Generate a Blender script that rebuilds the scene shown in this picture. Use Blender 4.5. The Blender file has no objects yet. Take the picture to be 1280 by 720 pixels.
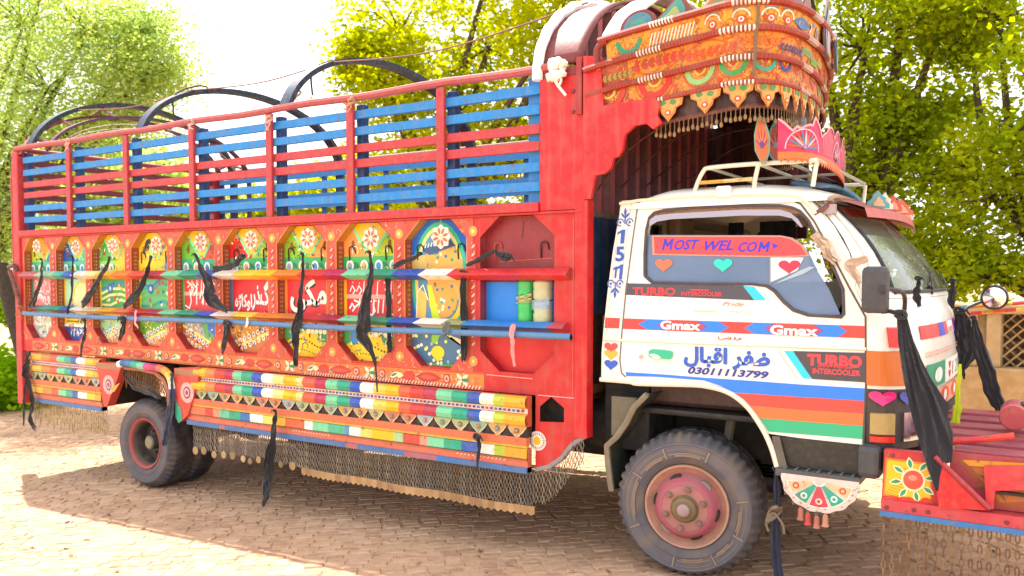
import bpy, math, random
import numpy as np
from mathutils import Vector, Matrix
from mathutils.geometry import tessellate_polygon
PI = math.pi
R = math.radians
rnd = random.Random(7)
SC = bpy.context.scene
COL = SC.collection

# ------------------------------------------------------------------ camera
FPX, PITCH, YAW, EYE = 1050.0, R(2.5), R(32.386), Vector((0.0, -4.4, 1.655))
CY = 346 + FPX * math.tan(PITCH)
cd = bpy.data.cameras.new('camera')
cam = bpy.data.objects.new('camera', cd)
COL.objects.link(cam)
cam.location = EYE
cam.rotation_euler = (R(90) - PITCH, 0, YAW)
cd.sensor_width = 36.0
cd.lens = FPX / 1280 * 36.0
cd.shift_y = (CY - 360) / 1280.0
cd.clip_end = 800
cd.dof.use_dof = True
cd.dof.focus_distance = 5.2
cd.dof.aperture_fstop = 2.2
SC.camera = cam

# ------------------------------------------------------------------ sky and sun
SUN_DIR = Vector((-1.66, 0.80, 3.10)).normalized()      # towards the sun
elev = math.asin(SUN_DIR.z)
azim = math.atan2(SUN_DIR.x, SUN_DIR.y)                  # clockwise from +Y
W = bpy.data.worlds.new('World')
SC.world = W
W.use_nodes = True
wn = W.node_tree.nodes
wn.clear()
wl = W.node_tree.links
sky = wn.new('ShaderNodeTexSky')
sky.sky_type = 'NISHITA'
sky.sun_disc = False
sky.sun_elevation = elev
sky.sun_rotation = azim
sky.dust_density = 3.0
hz = wn.new('ShaderNodeMix'); hz.data_type = 'RGBA'
cn = wn.new('ShaderNodeTexNoise'); cn.inputs['Scale'].default_value = 2.2; cn.inputs['Detail'].default_value = 4
cr = wn.new('ShaderNodeMapRange'); cr.inputs[1].default_value = 0.35; cr.inputs[2].default_value = 0.75
cr.inputs[3].default_value = 0.72; cr.inputs[4].default_value = 0.95
wl.new(cn.outputs['Fac'], cr.inputs[0]); wl.new(cr.outputs[0], hz.inputs[0])
wl.new(sky.outputs[0], hz.inputs[6])
hz.inputs[7].default_value = (9.35, 9.5, 9.75, 1)          # thin bright cloud over the whole sky
bg = wn.new('ShaderNodeBackground'); bg.inputs[1].default_value = 0.10
wo = wn.new('ShaderNodeOutputWorld')
wl.new(hz.outputs[2], bg.inputs[0]); wl.new(bg.outputs[0], wo.inputs[0])
sl = bpy.data.lights.new('sun', 'SUN'); sl.energy = 5.0; sl.angle = R(0.53); sl.color = (1.0, 0.93, 0.82)
so = bpy.data.objects.new('sun', sl); COL.objects.link(so)
so.rotation_euler = SUN_DIR.to_track_quat('Z', 'Y').to_euler()
so.location = SUN_DIR * 30
SC.view_settings.view_transform = 'Standard'
SC.view_settings.look = 'None'
SC.view_settings.exposure = 1.30
SC.view_settings.gamma = 1.0
SC.cycles.max_bounces = 6
SC.cycles.transparent_max_bounces = 12

# ------------------------------------------------------------------ helpers
_lc = {}
def lin(c):
    if isinstance(c, tuple):
        return c
    if c not in _lc:
        h = c.lstrip('#')
        v = [int(h[i:i + 2], 16) / 255 for i in (0, 2, 4)]
        _lc[c] = tuple(x / 12.92 if x <= 0.04045 else ((x + 0.055) / 1.055) ** 2.4 for x in v)
    return _lc[c]

_fw = Vector((-math.sin(YAW) * math.cos(PITCH), math.cos(YAW) * math.cos(PITCH), -math.sin(PITCH)))
_rt = Vector((math.cos(YAW), math.sin(YAW), 0))
_up = _rt.cross(_fw)
def S(px, py, Y=0.0, slope=0.0, z0=0.0):
    """survey helper: sight line through a photo point, met with the wall plane y = Y + slope*(z-z0)"""
    d = _fw * FPX + _rt * (px - 640) - _up * (py - CY)
    s = (Y + slope * (EYE.z - z0) - EYE.y) / (d.y - slope * d.z)
    return EYE + d * s
def mpp(p):
    return (p - EYE).dot(_fw) / FPX
def gz(x):                       # the road falls gently towards the tail
    return 0.034 * (x + 1.64) - .022

class MB:
    def __init__(s):
        s.v = []; s.f = []; s.c = []
    def add(s, vs, fs, col):
        b = len(s.v); col = lin(col)
        s.v += [tuple(p) for p in vs]
        for f in fs:
            s.f.append([b + i for i in f]); s.c.append(col)
        return s
    def box(s, x0, x1, y0, y1, z0, z1, col):
        vs = [(x, y, z) for z in (z0, z1) for y in (y0, y1) for x in (x0, x1)]
        return s.add(vs, [(0, 2, 3, 1), (4, 5, 7, 6), (0, 1, 5, 4), (2, 6, 7, 3), (0, 4, 6, 2), (1, 3, 7, 5)], col)
    def prism(s, poly, fn0, fn1, col, col2=None):
        """extrude a 2D outline between two mappings"""
        n = len(poly)
        vs = [fn0(*p) for p in poly] + [fn1(*p) for p in poly]
        tri = tessellate_polygon([[Vector((p[0], p[1], 0)) for p in poly]])
        s.add(vs, [t for t in tri] + [tuple(n + i for i in t[::-1]) for t in tri], col)
        return s.add(vs, [(i, (i + 1) % n, n + (i + 1) % n, n + i) for i in range(n)], col2 or col)
    def tube(s, pts, r, col, n=8, cap=True, cols=None):
        pts = [Vector(p) for p in pts]
        m = len(pts); rr = r if isinstance(r, (list, tuple)) else [r] * m
        prev = None; rings = []
        for i, p in enumerate(pts):
            t = (pts[min(i + 1, m - 1)] - pts[max(i - 1, 0)]).normalized()
            if prev is None:
                a = Vector((0, 0, 1)) if abs(t.z) < .9 else Vector((1, 0, 0))
                u = t.cross(a).normalized()
            else:
                u = (prev - t * prev.dot(t)).normalized()
            prev = u; w = t.cross(u)
            rings.append([p + (u * math.cos(2 * PI * k / n) + w * math.sin(2 * PI * k / n)) * rr[i] for k in range(n)])
        vs = [q for ring in rings for q in ring]
        b = len(s.v); s.v += [tuple(q) for q in vs]
        for i in range(m - 1):
            c = lin(cols[i]) if cols else lin(col)
            for k in range(n):
                s.f.append([b + i * n + k, b + i * n + (k + 1) % n, b + (i + 1) * n + (k + 1) % n, b + (i + 1) * n + k]); s.c.append(c)
        if cap:
            s.f.append([b + k for k in range(n)]); s.c.append(lin(cols[0]) if cols else lin(col))
            s.f.append([b + (m - 1) * n + k for k in range(n)][::-1]); s.c.append(lin(cols[-1]) if cols else lin(col))
        return s
    def lathe(s, prof, cx, cy, cz, n, col, cols=None, mod=None, axis='Y'):
        m = len(prof); b = len(s.v)
        for j, (r, h) in enumerate(prof):
            for k in range(n):
                a = 2 * PI * k / n
                rr, hh = (r, h) if mod is None else mod(j, k, r, h)
                if axis == 'Y': s.v.append((cx + rr * math.cos(a), cy + hh, cz + rr * math.sin(a)))
                elif axis == 'Z': s.v.append((cx + rr * math.cos(a), cy + rr * math.sin(a), cz + hh))
                else: s.v.append((cx + hh, cy + rr * math.cos(a), cz + rr * math.sin(a)))
        for j in range(m - 1):
            for k in range(n):
                s.f.append([b + j * n + k, b + j * n + (k + 1) % n, b + (j + 1) * n + (k + 1) % n, b + (j + 1) * n + k])
                s.c.append(lin(cols[j] if cols else col))
        return s
    def grid(s, rows, col, cols=None, close=False):
        m, n = len(rows), len(rows[0]); b = len(s.v)
        for r_ in rows: s.v += [tuple(p) for p in r_]
        for j in range(m - 1):
            for k in range(n if close else n - 1):
                s.f.append([b + j * n + k, b + j * n + (k + 1) % n, b + (j + 1) * n + (k + 1) % n, b + (j + 1) * n + k])
                s.c.append(lin(cols(j, k) if cols else col))
        return s
    def build(s, name, mat, parent=None, smooth=False, solid=0, bevel=0):
        me = bpy.data.meshes.new(name)
        me.from_pydata(s.v, [], s.f)
        at = me.color_attributes.new('Col', 'FLOAT_COLOR', 'CORNER')
        tot = [len(f) for f in s.f]
        arr = np.repeat(np.array([c + (1.0,) for c in s.c], dtype=np.float32), tot, axis=0)
        at.data.foreach_set('color', arr.ravel())
        me.materials.append(mat)
        if smooth:
            me.polygons.foreach_set('use_smooth', [True] * len(me.polygons))
            me.set_sharp_from_angle(angle=R(38))
        o = bpy.data.objects.new(name, me)
        COL.objects.link(o)
        if parent is not None: o.parent = parent
        if solid:
            md = o.modifiers.new('solid', 'SOLIDIFY'); md.thickness = solid; md.offset = 0
        if bevel:
            md = o.modifiers.new('bevel', 'BEVEL'); md.width = bevel; md.segments = 2; md.limit_method = 'ANGLE'
        return o

def tag(o, label=None, cat=None, group=None, kind=None):
    for k, v in (('label', label), ('category', cat), ('group', group), ('kind', kind)):
        if v: o[k] = v
    return o
def empty(name, loc=(0, 0, 0)):
    o = bpy.data.objects.new(name, None); COL.objects.link(o); o.location = loc; o.empty_display_size = .1
    return o
def lerp(a, b, t): return a + (b - a) * t
def catmull(pts, m):
    out = []; n = len(pts)
    for i in range(n - 1):
        p0, p1, p2, p3 = pts[max(i - 1, 0)], pts[i], pts[i + 1], pts[min(i + 2, n - 1)]
        for j in range(m):
            t = j / m
            out.append(tuple(.5 * ((2 * b) + (-a + c) * t + (2 * a - 5 * b + 4 * c - d) * t * t + (-a + 3 * b - 3 * c + d) * t ** 3)
                             for a, b, c, d in zip(p0, p1, p2, p3)))
    out.append(tuple(pts[-1]))
    return out

# ------------------------------------------------------------------ materials
def newmat(name):
    m = bpy.data.materials.new(name); m.use_nodes = True
    nt = m.node_tree; nt.nodes.clear()
    out = nt.nodes.new('ShaderNodeOutputMaterial'); p = nt.nodes.new('ShaderNodeBsdfPrincipled')
    nt.links.new(p.outputs[0], out.inputs[0])
    return m, nt, p, out
def vcmat(name, rough=.5, dirt=.25, dscale=6.0, metal=0.0, bump=.15, coat=0.0, dust='#a08a70', dustamt=.12, grime_scale=30, chips=0.0, drips=0.0, world=False):
    m, nt, p, out = newmat(name)
    N = nt.nodes; L = nt.links
    vc = N.new('ShaderNodeVertexColor'); vc.layer_name = 'Col'
    tc = N.new('ShaderNodeTexCoord')
    n1 = N.new('ShaderNodeTexNoise'); n1.inputs['Scale'].default_value = dscale; n1.inputs['Detail'].default_value = 8; n1.inputs['Roughness'].default_value = .65
    if world: gp_ = N.new('ShaderNodeNewGeometry')
    L.new(gp_.outputs['Position'] if world else tc.outputs['Object'], n1.inputs['Vector'])
    mr = N.new('ShaderNodeMapRange'); mr.inputs[1].default_value = .3; mr.inputs[2].default_value = .75
    mr.inputs[3].default_value = 1.0; mr.inputs[4].default_value = 1 - dirt
    L.new(n1.outputs['Fac'], mr.inputs[0])
    mul = N.new('ShaderNodeMix'); mul.data_type = 'RGBA'; mul.blend_type = 'MULTIPLY'; mul.inputs[0].default_value = 1
    L.new(vc.outputs[0], mul.inputs[6]); L.new(mr.outputs[0], mul.inputs[7])
    n2 = N.new('ShaderNodeTexNoise'); n2.inputs['Scale'].default_value = grime_scale; n2.inputs['Detail'].default_value = 6
    L.new(tc.outputs['Object'], n2.inputs['Vector'])
    m2 = N.new('ShaderNodeMapRange'); m2.inputs[1].default_value = .45; m2.inputs[2].default_value = .75
    m2.inputs[3].default_value = 0; m2.inputs[4].default_value = dustamt * 3
    L.new(n2.outputs['Fac'], m2.inputs[0])
    mx = N.new('ShaderNodeMix'); mx.data_type = 'RGBA'
    L.new(m2.outputs[0], mx.inputs[0]); L.new(mul.outputs[2], mx.inputs[6]); mx.inputs[7].default_value = lin(dust) + (1,)
    last = mx.outputs[2]
    if drips:                    # rain streaks and dust runs
        mp = N.new('ShaderNodeMapping'); mp.inputs['Scale'].default_value = (16, 16, 1.3); L.new(tc.outputs['Object'], mp.inputs[0])
        n3 = N.new('ShaderNodeTexNoise'); n3.inputs['Scale'].default_value = 1.6; n3.inputs['Detail'].default_value = 5; L.new(mp.outputs[0], n3.inputs['Vector'])
        m3 = N.new('ShaderNodeMapRange'); m3.inputs[1].default_value = .5; m3.inputs[2].default_value = .75; m3.inputs[4].default_value = drips
        L.new(n3.outputs['Fac'], m3.inputs[0]); x3 = N.new('ShaderNodeMix'); x3.data_type = 'RGBA'
        L.new(m3.outputs[0], x3.inputs[0]); L.new(last, x3.inputs[6]); x3.inputs[7].default_value = lin('#8a6250') + (1,); last = x3.outputs[2]
    if chips:                    # chipped paint down to primer and rust
        n4 = N.new('ShaderNodeTexNoise'); n4.inputs['Scale'].default_value = 26; n4.inputs['Detail'].default_value = 9; n4.inputs['Roughness'].default_value = .7
        L.new(tc.outputs['Object'], n4.inputs['Vector'])
        m4 = N.new('ShaderNodeMapRange'); m4.inputs[1].default_value = .66 - chips * .1; m4.inputs[2].default_value = .69 - chips * .1; m4.inputs[4].default_value = .75
        L.new(n4.outputs['Fac'], m4.inputs[0]); x4 = N.new('ShaderNodeMix'); x4.data_type = 'RGBA'
        L.new(m4.outputs[0], x4.inputs[0]); L.new(last, x4.inputs[6]); x4.inputs[7].default_value = lin('#6e4436') + (1,); last = x4.outputs[2]
    L.new(last, p.inputs['Base Color'])
    r2 = N.new('ShaderNodeMapRange'); r2.inputs[3].default_value = max(rough - .12, .05); r2.inputs[4].default_value = min(rough + .2, 1)
    L.new(n1.outputs['Fac'], r2.inputs[0]); L.new(r2.outputs[0], p.inputs['Roughness'])
    p.inputs['Metallic'].default_value = metal
    p.inputs['Coat Weight'].default_value = coat
    if bump:
        b = N.new('ShaderNodeBump'); b.inputs['Strength'].default_value = bump; b.inputs['Distance'].default_value = .004
        L.new(n2.outputs['Fac'], b.inputs['Height']); L.new(b.outputs[0], p.inputs['Normal'])
    return m
M_PAINT = vcmat('painted_sheet_metal', .48, .28, 2.6, bump=.18, dust='#b88c7c', dustamt=.05, chips=.55, drips=.42, grime_scale=12)
M_PANEL = vcmat('hand_painted_panel', .4, .1, 6, bump=.12, dustamt=.02, chips=.1, drips=.08)
M_BARS = vcmat('worn_bar_paint', .5, .14, 9, bump=.25, dust='#a8947c', dustamt=.045, chips=.6, drips=.2)
M_CAB = vcmat('cab_enamel', .28, .05, 3, bump=.03, coat=.3, dustamt=.012, drips=.07)
M_DUSTY = vcmat('dusty_metal', .7, .35, 8, bump=.5, dust='#6d6050', dustamt=.07, grime_scale=14)
M_RUBBER = vcmat('dusty_rubber', .78, .25, 9, bump=.3, dust='#8a7664', dustamt=.16, grime_scale=9)
M_RUST = vcmat('bare_chain_metal', .55, .35, 20, metal=.35, bump=.3, dust='#8a6a4a', dustamt=.2)
M_CHROME = vcmat('chrome', .1, .02, 4, metal=1.0, bump=.0, dustamt=.0)
M_PLASTIC = vcmat('black_plastic', .5, .2, 7, bump=.2, dustamt=.025)
M_ROPE = vcmat('rope_fibre', .9, .3, 60, bump=.6, dustamt=.1)
M_WOOD = vcmat('bark', .9, .5, 14, bump=1.0, dust='#4a3c2c', dustamt=.3)
M_LENS = vcmat('lamp_lens', .3, .15, 30, bump=.5, coat=.1, dustamt=.03)
M_BOTTLE = vcmat('bottle_plastic', .3, .1, 10, bump=.1, coat=.3, dustamt=.1)

def cloth_mat():
    m, nt, p, out = newmat('black_cloth'); N = nt.nodes; L = nt.links
    vc = N.new('ShaderNodeVertexColor'); vc.layer_name = 'Col'
    L.new(vc.outputs[0], p.inputs['Base Color'])
    p.inputs['Roughness'].default_value = .85; p.inputs['Sheen Weight'].default_value = .25
    n = N.new('ShaderNodeTexNoise'); n.inputs['Scale'].default_value = 35; n.inputs['Detail'].default_value = 5
    tc = N.new('ShaderNodeTexCoord'); L.new(tc.outputs['Object'], n.inputs['Vector'])
    b = N.new('ShaderNodeBump'); b.inputs['Strength'].default_value = .5; b.inputs['Distance'].default_value = .01
    L.new(n.outputs['Fac'], b.inputs['Height']); L.new(b.outputs[0], p.inputs['Normal'])
    return m
M_CLOTH = cloth_mat()
def glass_mat(name, tint, trans, rough=.03):
    m, nt, p, out = newmat(name); N = nt.nodes; L = nt.links
    p.inputs['Base Color'].default_value = lin(tint) + (1,)
    p.inputs['Roughness'].default_value = rough
    p.inputs['IOR'].default_value = 1.5
    p.inputs['Coat Weight'].default_value = .6; p.inputs['Coat Roughness'].default_value = .03
    tc = N.new('ShaderNodeTexCoord'); n = N.new('ShaderNodeTexNoise'); n.inputs['Scale'].default_value = 5; n.inputs['Detail'].default_value = 7
    L.new(tc.outputs['Object'], n.inputs['Vector']); mr = N.new('ShaderNodeMapRange'); mr.inputs[1].default_value = .4; mr.inputs[2].default_value = .7; mr.inputs[3].default_value = rough; mr.inputs[4].default_value = rough + .16
    L.new(n.outputs['Fac'], mr.inputs[0]); L.new(mr.outputs[0], p.inputs['Roughness'])
    cm = N.new('ShaderNodeMix'); cm.data_type = 'RGBA'; L.new(n.outputs['Fac'], cm.inputs[0]); cm.inputs[6].default_value = lin(tint) + (1,); cm.inputs[7].default_value = tuple(min(1, x * 1.5 + .03) for x in lin(tint)) + (1,)
    L.new(cm.outputs[2], p.inputs['Base Color'])
    tr = N.new('ShaderNodeBsdfTransparent'); tr.inputs[0].default_value = (.92, .95, .95, 1)
    mx = N.new('ShaderNodeMixShader'); mx.inputs[0].default_value = 1 - trans
    L.new(tr.outputs[0], mx.inputs[1]); L.new(p.outputs[0], mx.inputs[2]); L.new(mx.outputs[0], out.inputs[0])
    return m
M_SIDEGLASS = glass_mat('side_window_glass', '#54698a', .2)  # mostly opaque bluish base colour stands in for reflected sky
M_SCREEN = glass_mat('windscreen_glass', '#788274', .42)
M_CLEAR = glass_mat('clear_glass', '#cfd8d8', .5)

def leaf_mat(name, a, b, trans=.55):
    m, nt, p, out = newmat(name); N = nt.nodes; L = nt.links
    tc = N.new('ShaderNodeTexCoord'); n = N.new('ShaderNodeTexNoise'); n.inputs['Scale'].default_value = 1.3; n.inputs['Detail'].default_value = 3
    L.new(tc.outputs['Object'], n.inputs['Vector'])
    n2 = N.new('ShaderNodeTexNoise'); n2.inputs['Scale'].default_value = 9
    L.new(tc.outputs['Object'], n2.inputs['Vector'])
    ad = N.new('ShaderNodeMath'); ad.operation = 'ADD'; L.new(n.outputs['Fac'], ad.inputs[0]); L.new(n2.outputs['Fac'], ad.inputs[1])
    cr = N.new('ShaderNodeMapRange'); cr.inputs[1].default_value = .7; cr.inputs[2].default_value = 1.3
    L.new(ad.outputs[0], cr.inputs[0])
    mx = N.new('ShaderNodeMix'); mx.data_type = 'RGBA'
    L.new(cr.outputs[0], mx.inputs[0]); mx.inputs[6].default_value = lin(a) + (1,); mx.inputs[7].default_value = lin(b) + (1,)
    d = N.new('ShaderNodeBsdfDiffuse'); t = N.new('ShaderNodeBsdfTranslucent'); L.new(mx.outputs[2], d.inputs[0])
    hs = N.new('ShaderNodeHueSaturation'); hs.inputs['Saturation'].default_value = 1.15; hs.inputs['Value'].default_value = 1.7
    hs.inputs['Hue'].default_value = .494
    L.new(mx.outputs[2], hs.inputs['Color']); L.new(hs.outputs[0], t.inputs[0])
    ms = N.new('ShaderNodeMixShader'); ms.inputs[0].default_value = trans
    L.new(d.outputs[0], ms.inputs[1]); L.new(t.outputs[0], ms.inputs[2]); L.new(ms.outputs[0], out.inputs[0])
    return m
M_LEAF = leaf_mat('leaves_yellow_green', '#728214', '#b6b618', .6)
M_LEAF2 = leaf_mat('leaves_deep_green', '#68801a', '#a8b024', .62)
M_LEAF3 = leaf_mat('leaves_pale_green', '#7c9460', '#a8b45c', .62)
M_GRASS = leaf_mat('grass', '#4e7a12', '#86aa18', .4)

# ------------------------------------------------------------------ flat painted art
_txt = {}
def text2d(body, shear=0.0, bold=0.0):
    k = (body, shear, bold)
    if k in _txt: return _txt[k]
    c = bpy.data.curves.new('lettering', 'FONT'); c.body = body; c.size = 1; c.shear = shear; c.offset = bold; c.resolution_u = 3
    o = bpy.data.objects.new('lettering', c)
    me = o.to_mesh()
    vs = [(v.co.x, v.co.y) for v in me.vertices]; fs = [tuple(p.vertices) for p in me.polygons]
    o.to_mesh_clear(); bpy.data.objects.remove(o); bpy.data.curves.remove(c)
    x0 = min(v[0] for v in vs); x1 = max(v[0] for v in vs); y0 = min(v[1] for v in vs); y1 = max(v[1] for v in vs)
    _txt[k] = ([((x - x0) / (x1 - x0), (y - y0) / (y1 - y0)) for x, y in vs], fs)
    return _txt[k]
class Art:
    """flat shapes laid on a surface fn(u, v, lift)"""
    def __init__(s, mb, fn, eps=.0011): s.mb = mb; s.fn = fn; s.e = eps; s.l = 1
    def layer(s, l): s.l = l; return s
    def poly(s, pts, col, l=None):
        s.l += .02
        L = (s.l if l is None else l + (s.l % 1)) * s.e
        tri = tessellate_polygon([[Vector((p[0], p[1], 0)) for p in pts]])
        s.mb.add([s.fn(p[0], p[1], L) for p in pts], tri, col)
    def rect(s, u0, v0, u1, v1, col, l=None, n=1):
        for i in range(n):
            a, b = lerp(u0, u1, i / n), lerp(u0, u1, (i + 1) / n)
            s.poly([(a, v0), (b, v0), (b, v1), (a, v1)], col, l)
    def ell(s, u, v, ru, rv, col, l=None, n=14, rot=0):
        ca, sa = math.cos(rot), math.sin(rot)
        s.poly([(u + ru * math.cos(t) * ca - rv * math.sin(t) * sa, v + ru * math.cos(t) * sa + rv * math.sin(t) * ca)
                for t in [2 * PI * i / n for i in range(n)]], col, l)
    def arc(s, u, v, r0, r1, a0, a1, col, l=None, n=10):
        o = [(u + r1 * math.cos(lerp(a0, a1, i / n)), v + r1 * math.sin(lerp(a0, a1, i / n))) for i in range(n + 1)]
        i_ = [(u + r0 * math.cos(lerp(a0, a1, i / n)), v + r0 * math.sin(lerp(a0, a1, i / n))) for i in range(n + 1)]
        for k in range(n):
            s.poly([o[k], o[k + 1], i_[k + 1], i_[k]], col, l if l is not None else s.l)
    def lens(s, u, v, L, w, rot, col, l=None, n=6):
        ca, sa = math.cos(rot), math.sin(rot)
        p = [(L * i / n, w * math.sin(PI * i / n)) for i in range(n + 1)] + [(L * i / n, -w * math.sin(PI * i / n)) for i in range(n - 1, 0, -1)]
        s.poly([(u + a * ca - b * sa, v + a * sa + b * ca) for a, b in p], col, l)
    def line(s, pts, w, col, l=None):
        for (a, b) in zip(pts, pts[1:]):
            d = Vector((b[0] - a[0], b[1] - a[1]))
            if d.length < 1e-6: continue
            q = Vector((-d.y, d.x)).normalized() * w / 2; e = d.normalized() * w * .25
            s.poly([(a[0] - e.x + q.x, a[1] - e.y + q.y), (a[0] - e.x - q.x, a[1] - e.y - q.y), (b[0] + e.x - q.x, b[1] + e.y - q.y), (b[0] + e.x + q.x, b[1] + e.y + q.y)], col, l if l is not None else s.l)
    def flower(s, u, v, r, n, petal, core, l=None, rim=None):
        l = s.l if l is None else l
        if rim: s.ell(u, v, r * 1.12, r * 1.12, rim, l - .5, 18)
        for i in range(n): s.lens(u, v, r, r * .22, 2 * PI * i / n, petal, l)
        s.ell(u, v, r * .25, r * .25, core, l + 1, 8)
    def heart(s, u, v, w, h, col, l=None):
        pts = []
        for i in range(24):
            t = 2 * PI * i / 24
            pts.append((u + w / 2 * math.sin(t) ** 3, v + h / 2 * (13 * math.cos(t) - 5 * math.cos(2 * t) - 2 * math.cos(3 * t) - math.cos(4 * t) + 2.5) / 14.5))
        s.poly(pts, col, l)
    def text(s, body, u0, v0, u1, v1, col, l=None, shear=0, bold=0.0, skew=0.0):
        vs, fs = text2d(body, shear, bold)
        L = (s.l if l is None else l) * s.e
        s.mb.add([s.fn(lerp(u0, u1, x), lerp(v0, v1, y) + skew * x, L) for x, y in vs], fs, col)
    def scrawl(s, u0, v0, u1, v1, col, seed, n=7, w=.008, l=None):
        """brush-lettered calligraphy strokes"""
        q = random.Random(seed); W_, H_ = u1 - u0, v1 - v0
        for i in range(n):
            a = u0 + W_ * (i + .2) / n; k = q.choice('abcd')
            if k == 'a': pts = [(a, v0 + H_ * .2), (a + W_ * .02, v0 + H_ * .95)]
            elif k == 'b': pts = [(a - W_ * .04, v0 + H_ * .15), (a + W_ * .08, v0 + H_ * .05), (a + W_ * .14, v0 + H_ * .3), (a + W_ * .1, v0 + H_ * .7)]
            elif k == 'c': pts = [(a, v0 + H_ * .4), (a + W_ * .05, v0 + H_ * .7), (a + W_ * .11, v0 + H_ * .45), (a + W_ * .06, v0 + H_ * .25)]
            else: pts = [(a, v0 + H_ * .9), (a + W_ * .12, v0 + H_ * .75), (a + W_ * .02, v0 + H_ * .5)]
            s.line(pts, w, col, l)
            if q.random() < .6: s.ell(a + W_ * .06, v0 + H_ * q.uniform(.75, 1), w * .6, w * .6, col, l, 6)
def AR(*c): return ''.join(chr(x) for x in reversed(c))

# ================================================================== SETTING
def colmat_ground(name, a, b, scale, bumpd=.006):
    m, nt, p, out = newmat(name); N = nt.nodes; L = nt.links
    tc = N.new('ShaderNodeTexCoord'); n = N.new('ShaderNodeTexNoise'); n.inputs['Scale'].default_value = scale; n.inputs['Detail'].default_value = 10
    L.new(tc.outputs['Object'], n.inputs['Vector'])
    mx = N.new('ShaderNodeMix'); mx.data_type = 'RGBA'; L.new(n.outputs['Fac'], mx.inputs[0])
    mx.inputs[6].default_value = lin(a) + (1,); mx.inputs[7].default_value = lin(b) + (1,)
    L.new(mx.outputs[2], p.inputs['Base Color']); p.inputs['Roughness'].default_value = .95
    bp = N.new('ShaderNodeBump'); bp.inputs['Strength'].default_value = .6; bp.inputs['Distance'].default_value = bumpd
    L.new(n.outputs['Fac'], bp.inputs['Height']); L.new(bp.outputs[0], p.inputs['Normal'])
    return m
M_SAND = colmat_ground('sandy_joint_soil', '#a07e60', '#c8a684', 9)
M_BRICK = vcmat('paver_brick_clay', .92, .38, .8, bump=.8, dust='#c6a488', dustamt=.25, grime_scale=22, world=True)
M_GROUND = colmat_ground('bare_earth', '#8f7452', '#bfa27a', 3, .03)
M_STUCCO = vcmat('sand_stucco', .9, .25, 2.2, bump=.5, dust='#c2a77c', dustamt=.2, grime_scale=14)

mb = MB()
def gp(x, y): return (x, y, gz(x) - .006)
xs = [-16 + i * 2 for i in range(13)]
mb.grid([[gp(x, y) for x in xs] for y in (-7, -3, 0, 4, 9)], '#8b6a4e')
pave = tag(mb.build('pavement', M_SAND), kind='structure')
mb = MB()
mb.grid([[(x, y, gz(max(x, -18)) - .05 if x < 14 else gz(14) - .05) for x in (-200, -60, -18, -8, 0, 14, 80)] for y in (-80, -20, 0, 20, 200)], '#9b7f58')
tag(mb.build('ground', M_GROUND), kind='structure')

# brick pavers: rows run obliquely under the truck
BCOL = ['#c09878', '#b99070', '#c69f80', '#b38a6c', '#c29a7e', '#bb9474', '#c8a486', '#ae866a']
ang = R(37); ca, sa = math.cos(ang), math.sin(ang)
BL, BW, G_ = .118, .070, .0022
cells = []
for j in range(-200, 200):
    for i in range(-165, 130):
        u = (i + .5 * (j % 2)) * BL + .05 * math.sin(j * 1.7) + .03 * math.sin(j * .37 + i * .8); v = j * BW + .02 * math.sin(i * .9 + j * .3)
        x = u * ca - v * sa - 4; y = u * sa + v * ca + 1
        if not (-15.6 < x < 1.6 and -2.6 < y < 8): continue
        z = gz(x); d = Vector((x, y, z)) - EYE; dep = d.dot(_fw)
        if dep < 1: continue
        px = 640 + FPX * d.dot(_rt) / dep; py = CY - FPX * d.dot(_up) / dep
        if not (-40 < px < 1320 and py < 745): continue
        cells.append((dep, x, y, z))
cells.sort()
variants = []
for k, c in enumerate(BCOL):
    b = MB(); l, w = BL / 2 - G_ / 2, BW / 2 - G_ / 2; e = .007
    vs = [(-l, -w, -.03), (l, -w, -.03), (l, w, -.03), (-l, w, -.03), (-l, -w, -e), (l, -w, -e), (l, w, -e), (-l, w, -e),
          (-l + e, -w + e, 0), (l - e, -w + e, 0), (l - e, w - e, 0), (-l + e, w - e, 0)]
    fs = [(8, 9, 10, 11)] + [(i, (i + 1) % 4, 4 + (i + 1) % 4, 4 + i) for i in range(4)] + [(4 + i, 4 + (i + 1) % 4, 8 + (i + 1) % 4, 8 + i) for i in range(4)]
    b.add(vs, fs, c)
    variants.append(b)
proto = [v.build('brick', M_BRICK, pave) for v in variants]
tmpl = [(np.array(v.v), v.f) for v in variants]
slope_a = math.atan(.034)
for n_, (dep, x, y, z) in enumerate(cells[:300]):
    k = rnd.randrange(8)
    if n_ < 8: o = proto[n_]
    else:
        o = proto[k].copy(); COL.objects.link(o)
    o.location = (x, y, z + rnd.uniform(-.008, .004))
    o.rotation_euler = (rnd.uniform(-.055, .055), -slope_a + rnd.uniform(-.04, .04), ang + rnd.uniform(-.07, .07))
rest = cells[300:]
AV = []; AF = []; AC = []; base = 0
tv, tf = tmpl[0]; nv = len(tv)
for (dep, x, y, z) in rest:
    a1, a2, a3 = rnd.uniform(-.055, .055), -slope_a + rnd.uniform(-.04, .04), ang + rnd.uniform(-.07, .07)
    M = np.array((Matrix.Rotation(a3, 3, 'Z') @ Matrix.Rotation(a2, 3, 'Y') @ Matrix.Rotation(a1, 3, 'X')))
    AV.append(tv @ M.T + np.array([x, y, z + rnd.uniform(-.006, .004)]))
    c = lin(BCOL[rnd.randrange(8)])
    for f in tf:
        AF.append([base + q for q in f]); AC.append(c)
    base += nv
pb = MB(); pb.v = [tuple(p) for p in np.concatenate(AV)]; pb.f = AF; pb.c = AC
tag(pb.build('brick_field', M_BRICK, pave), kind='stuff')

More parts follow.
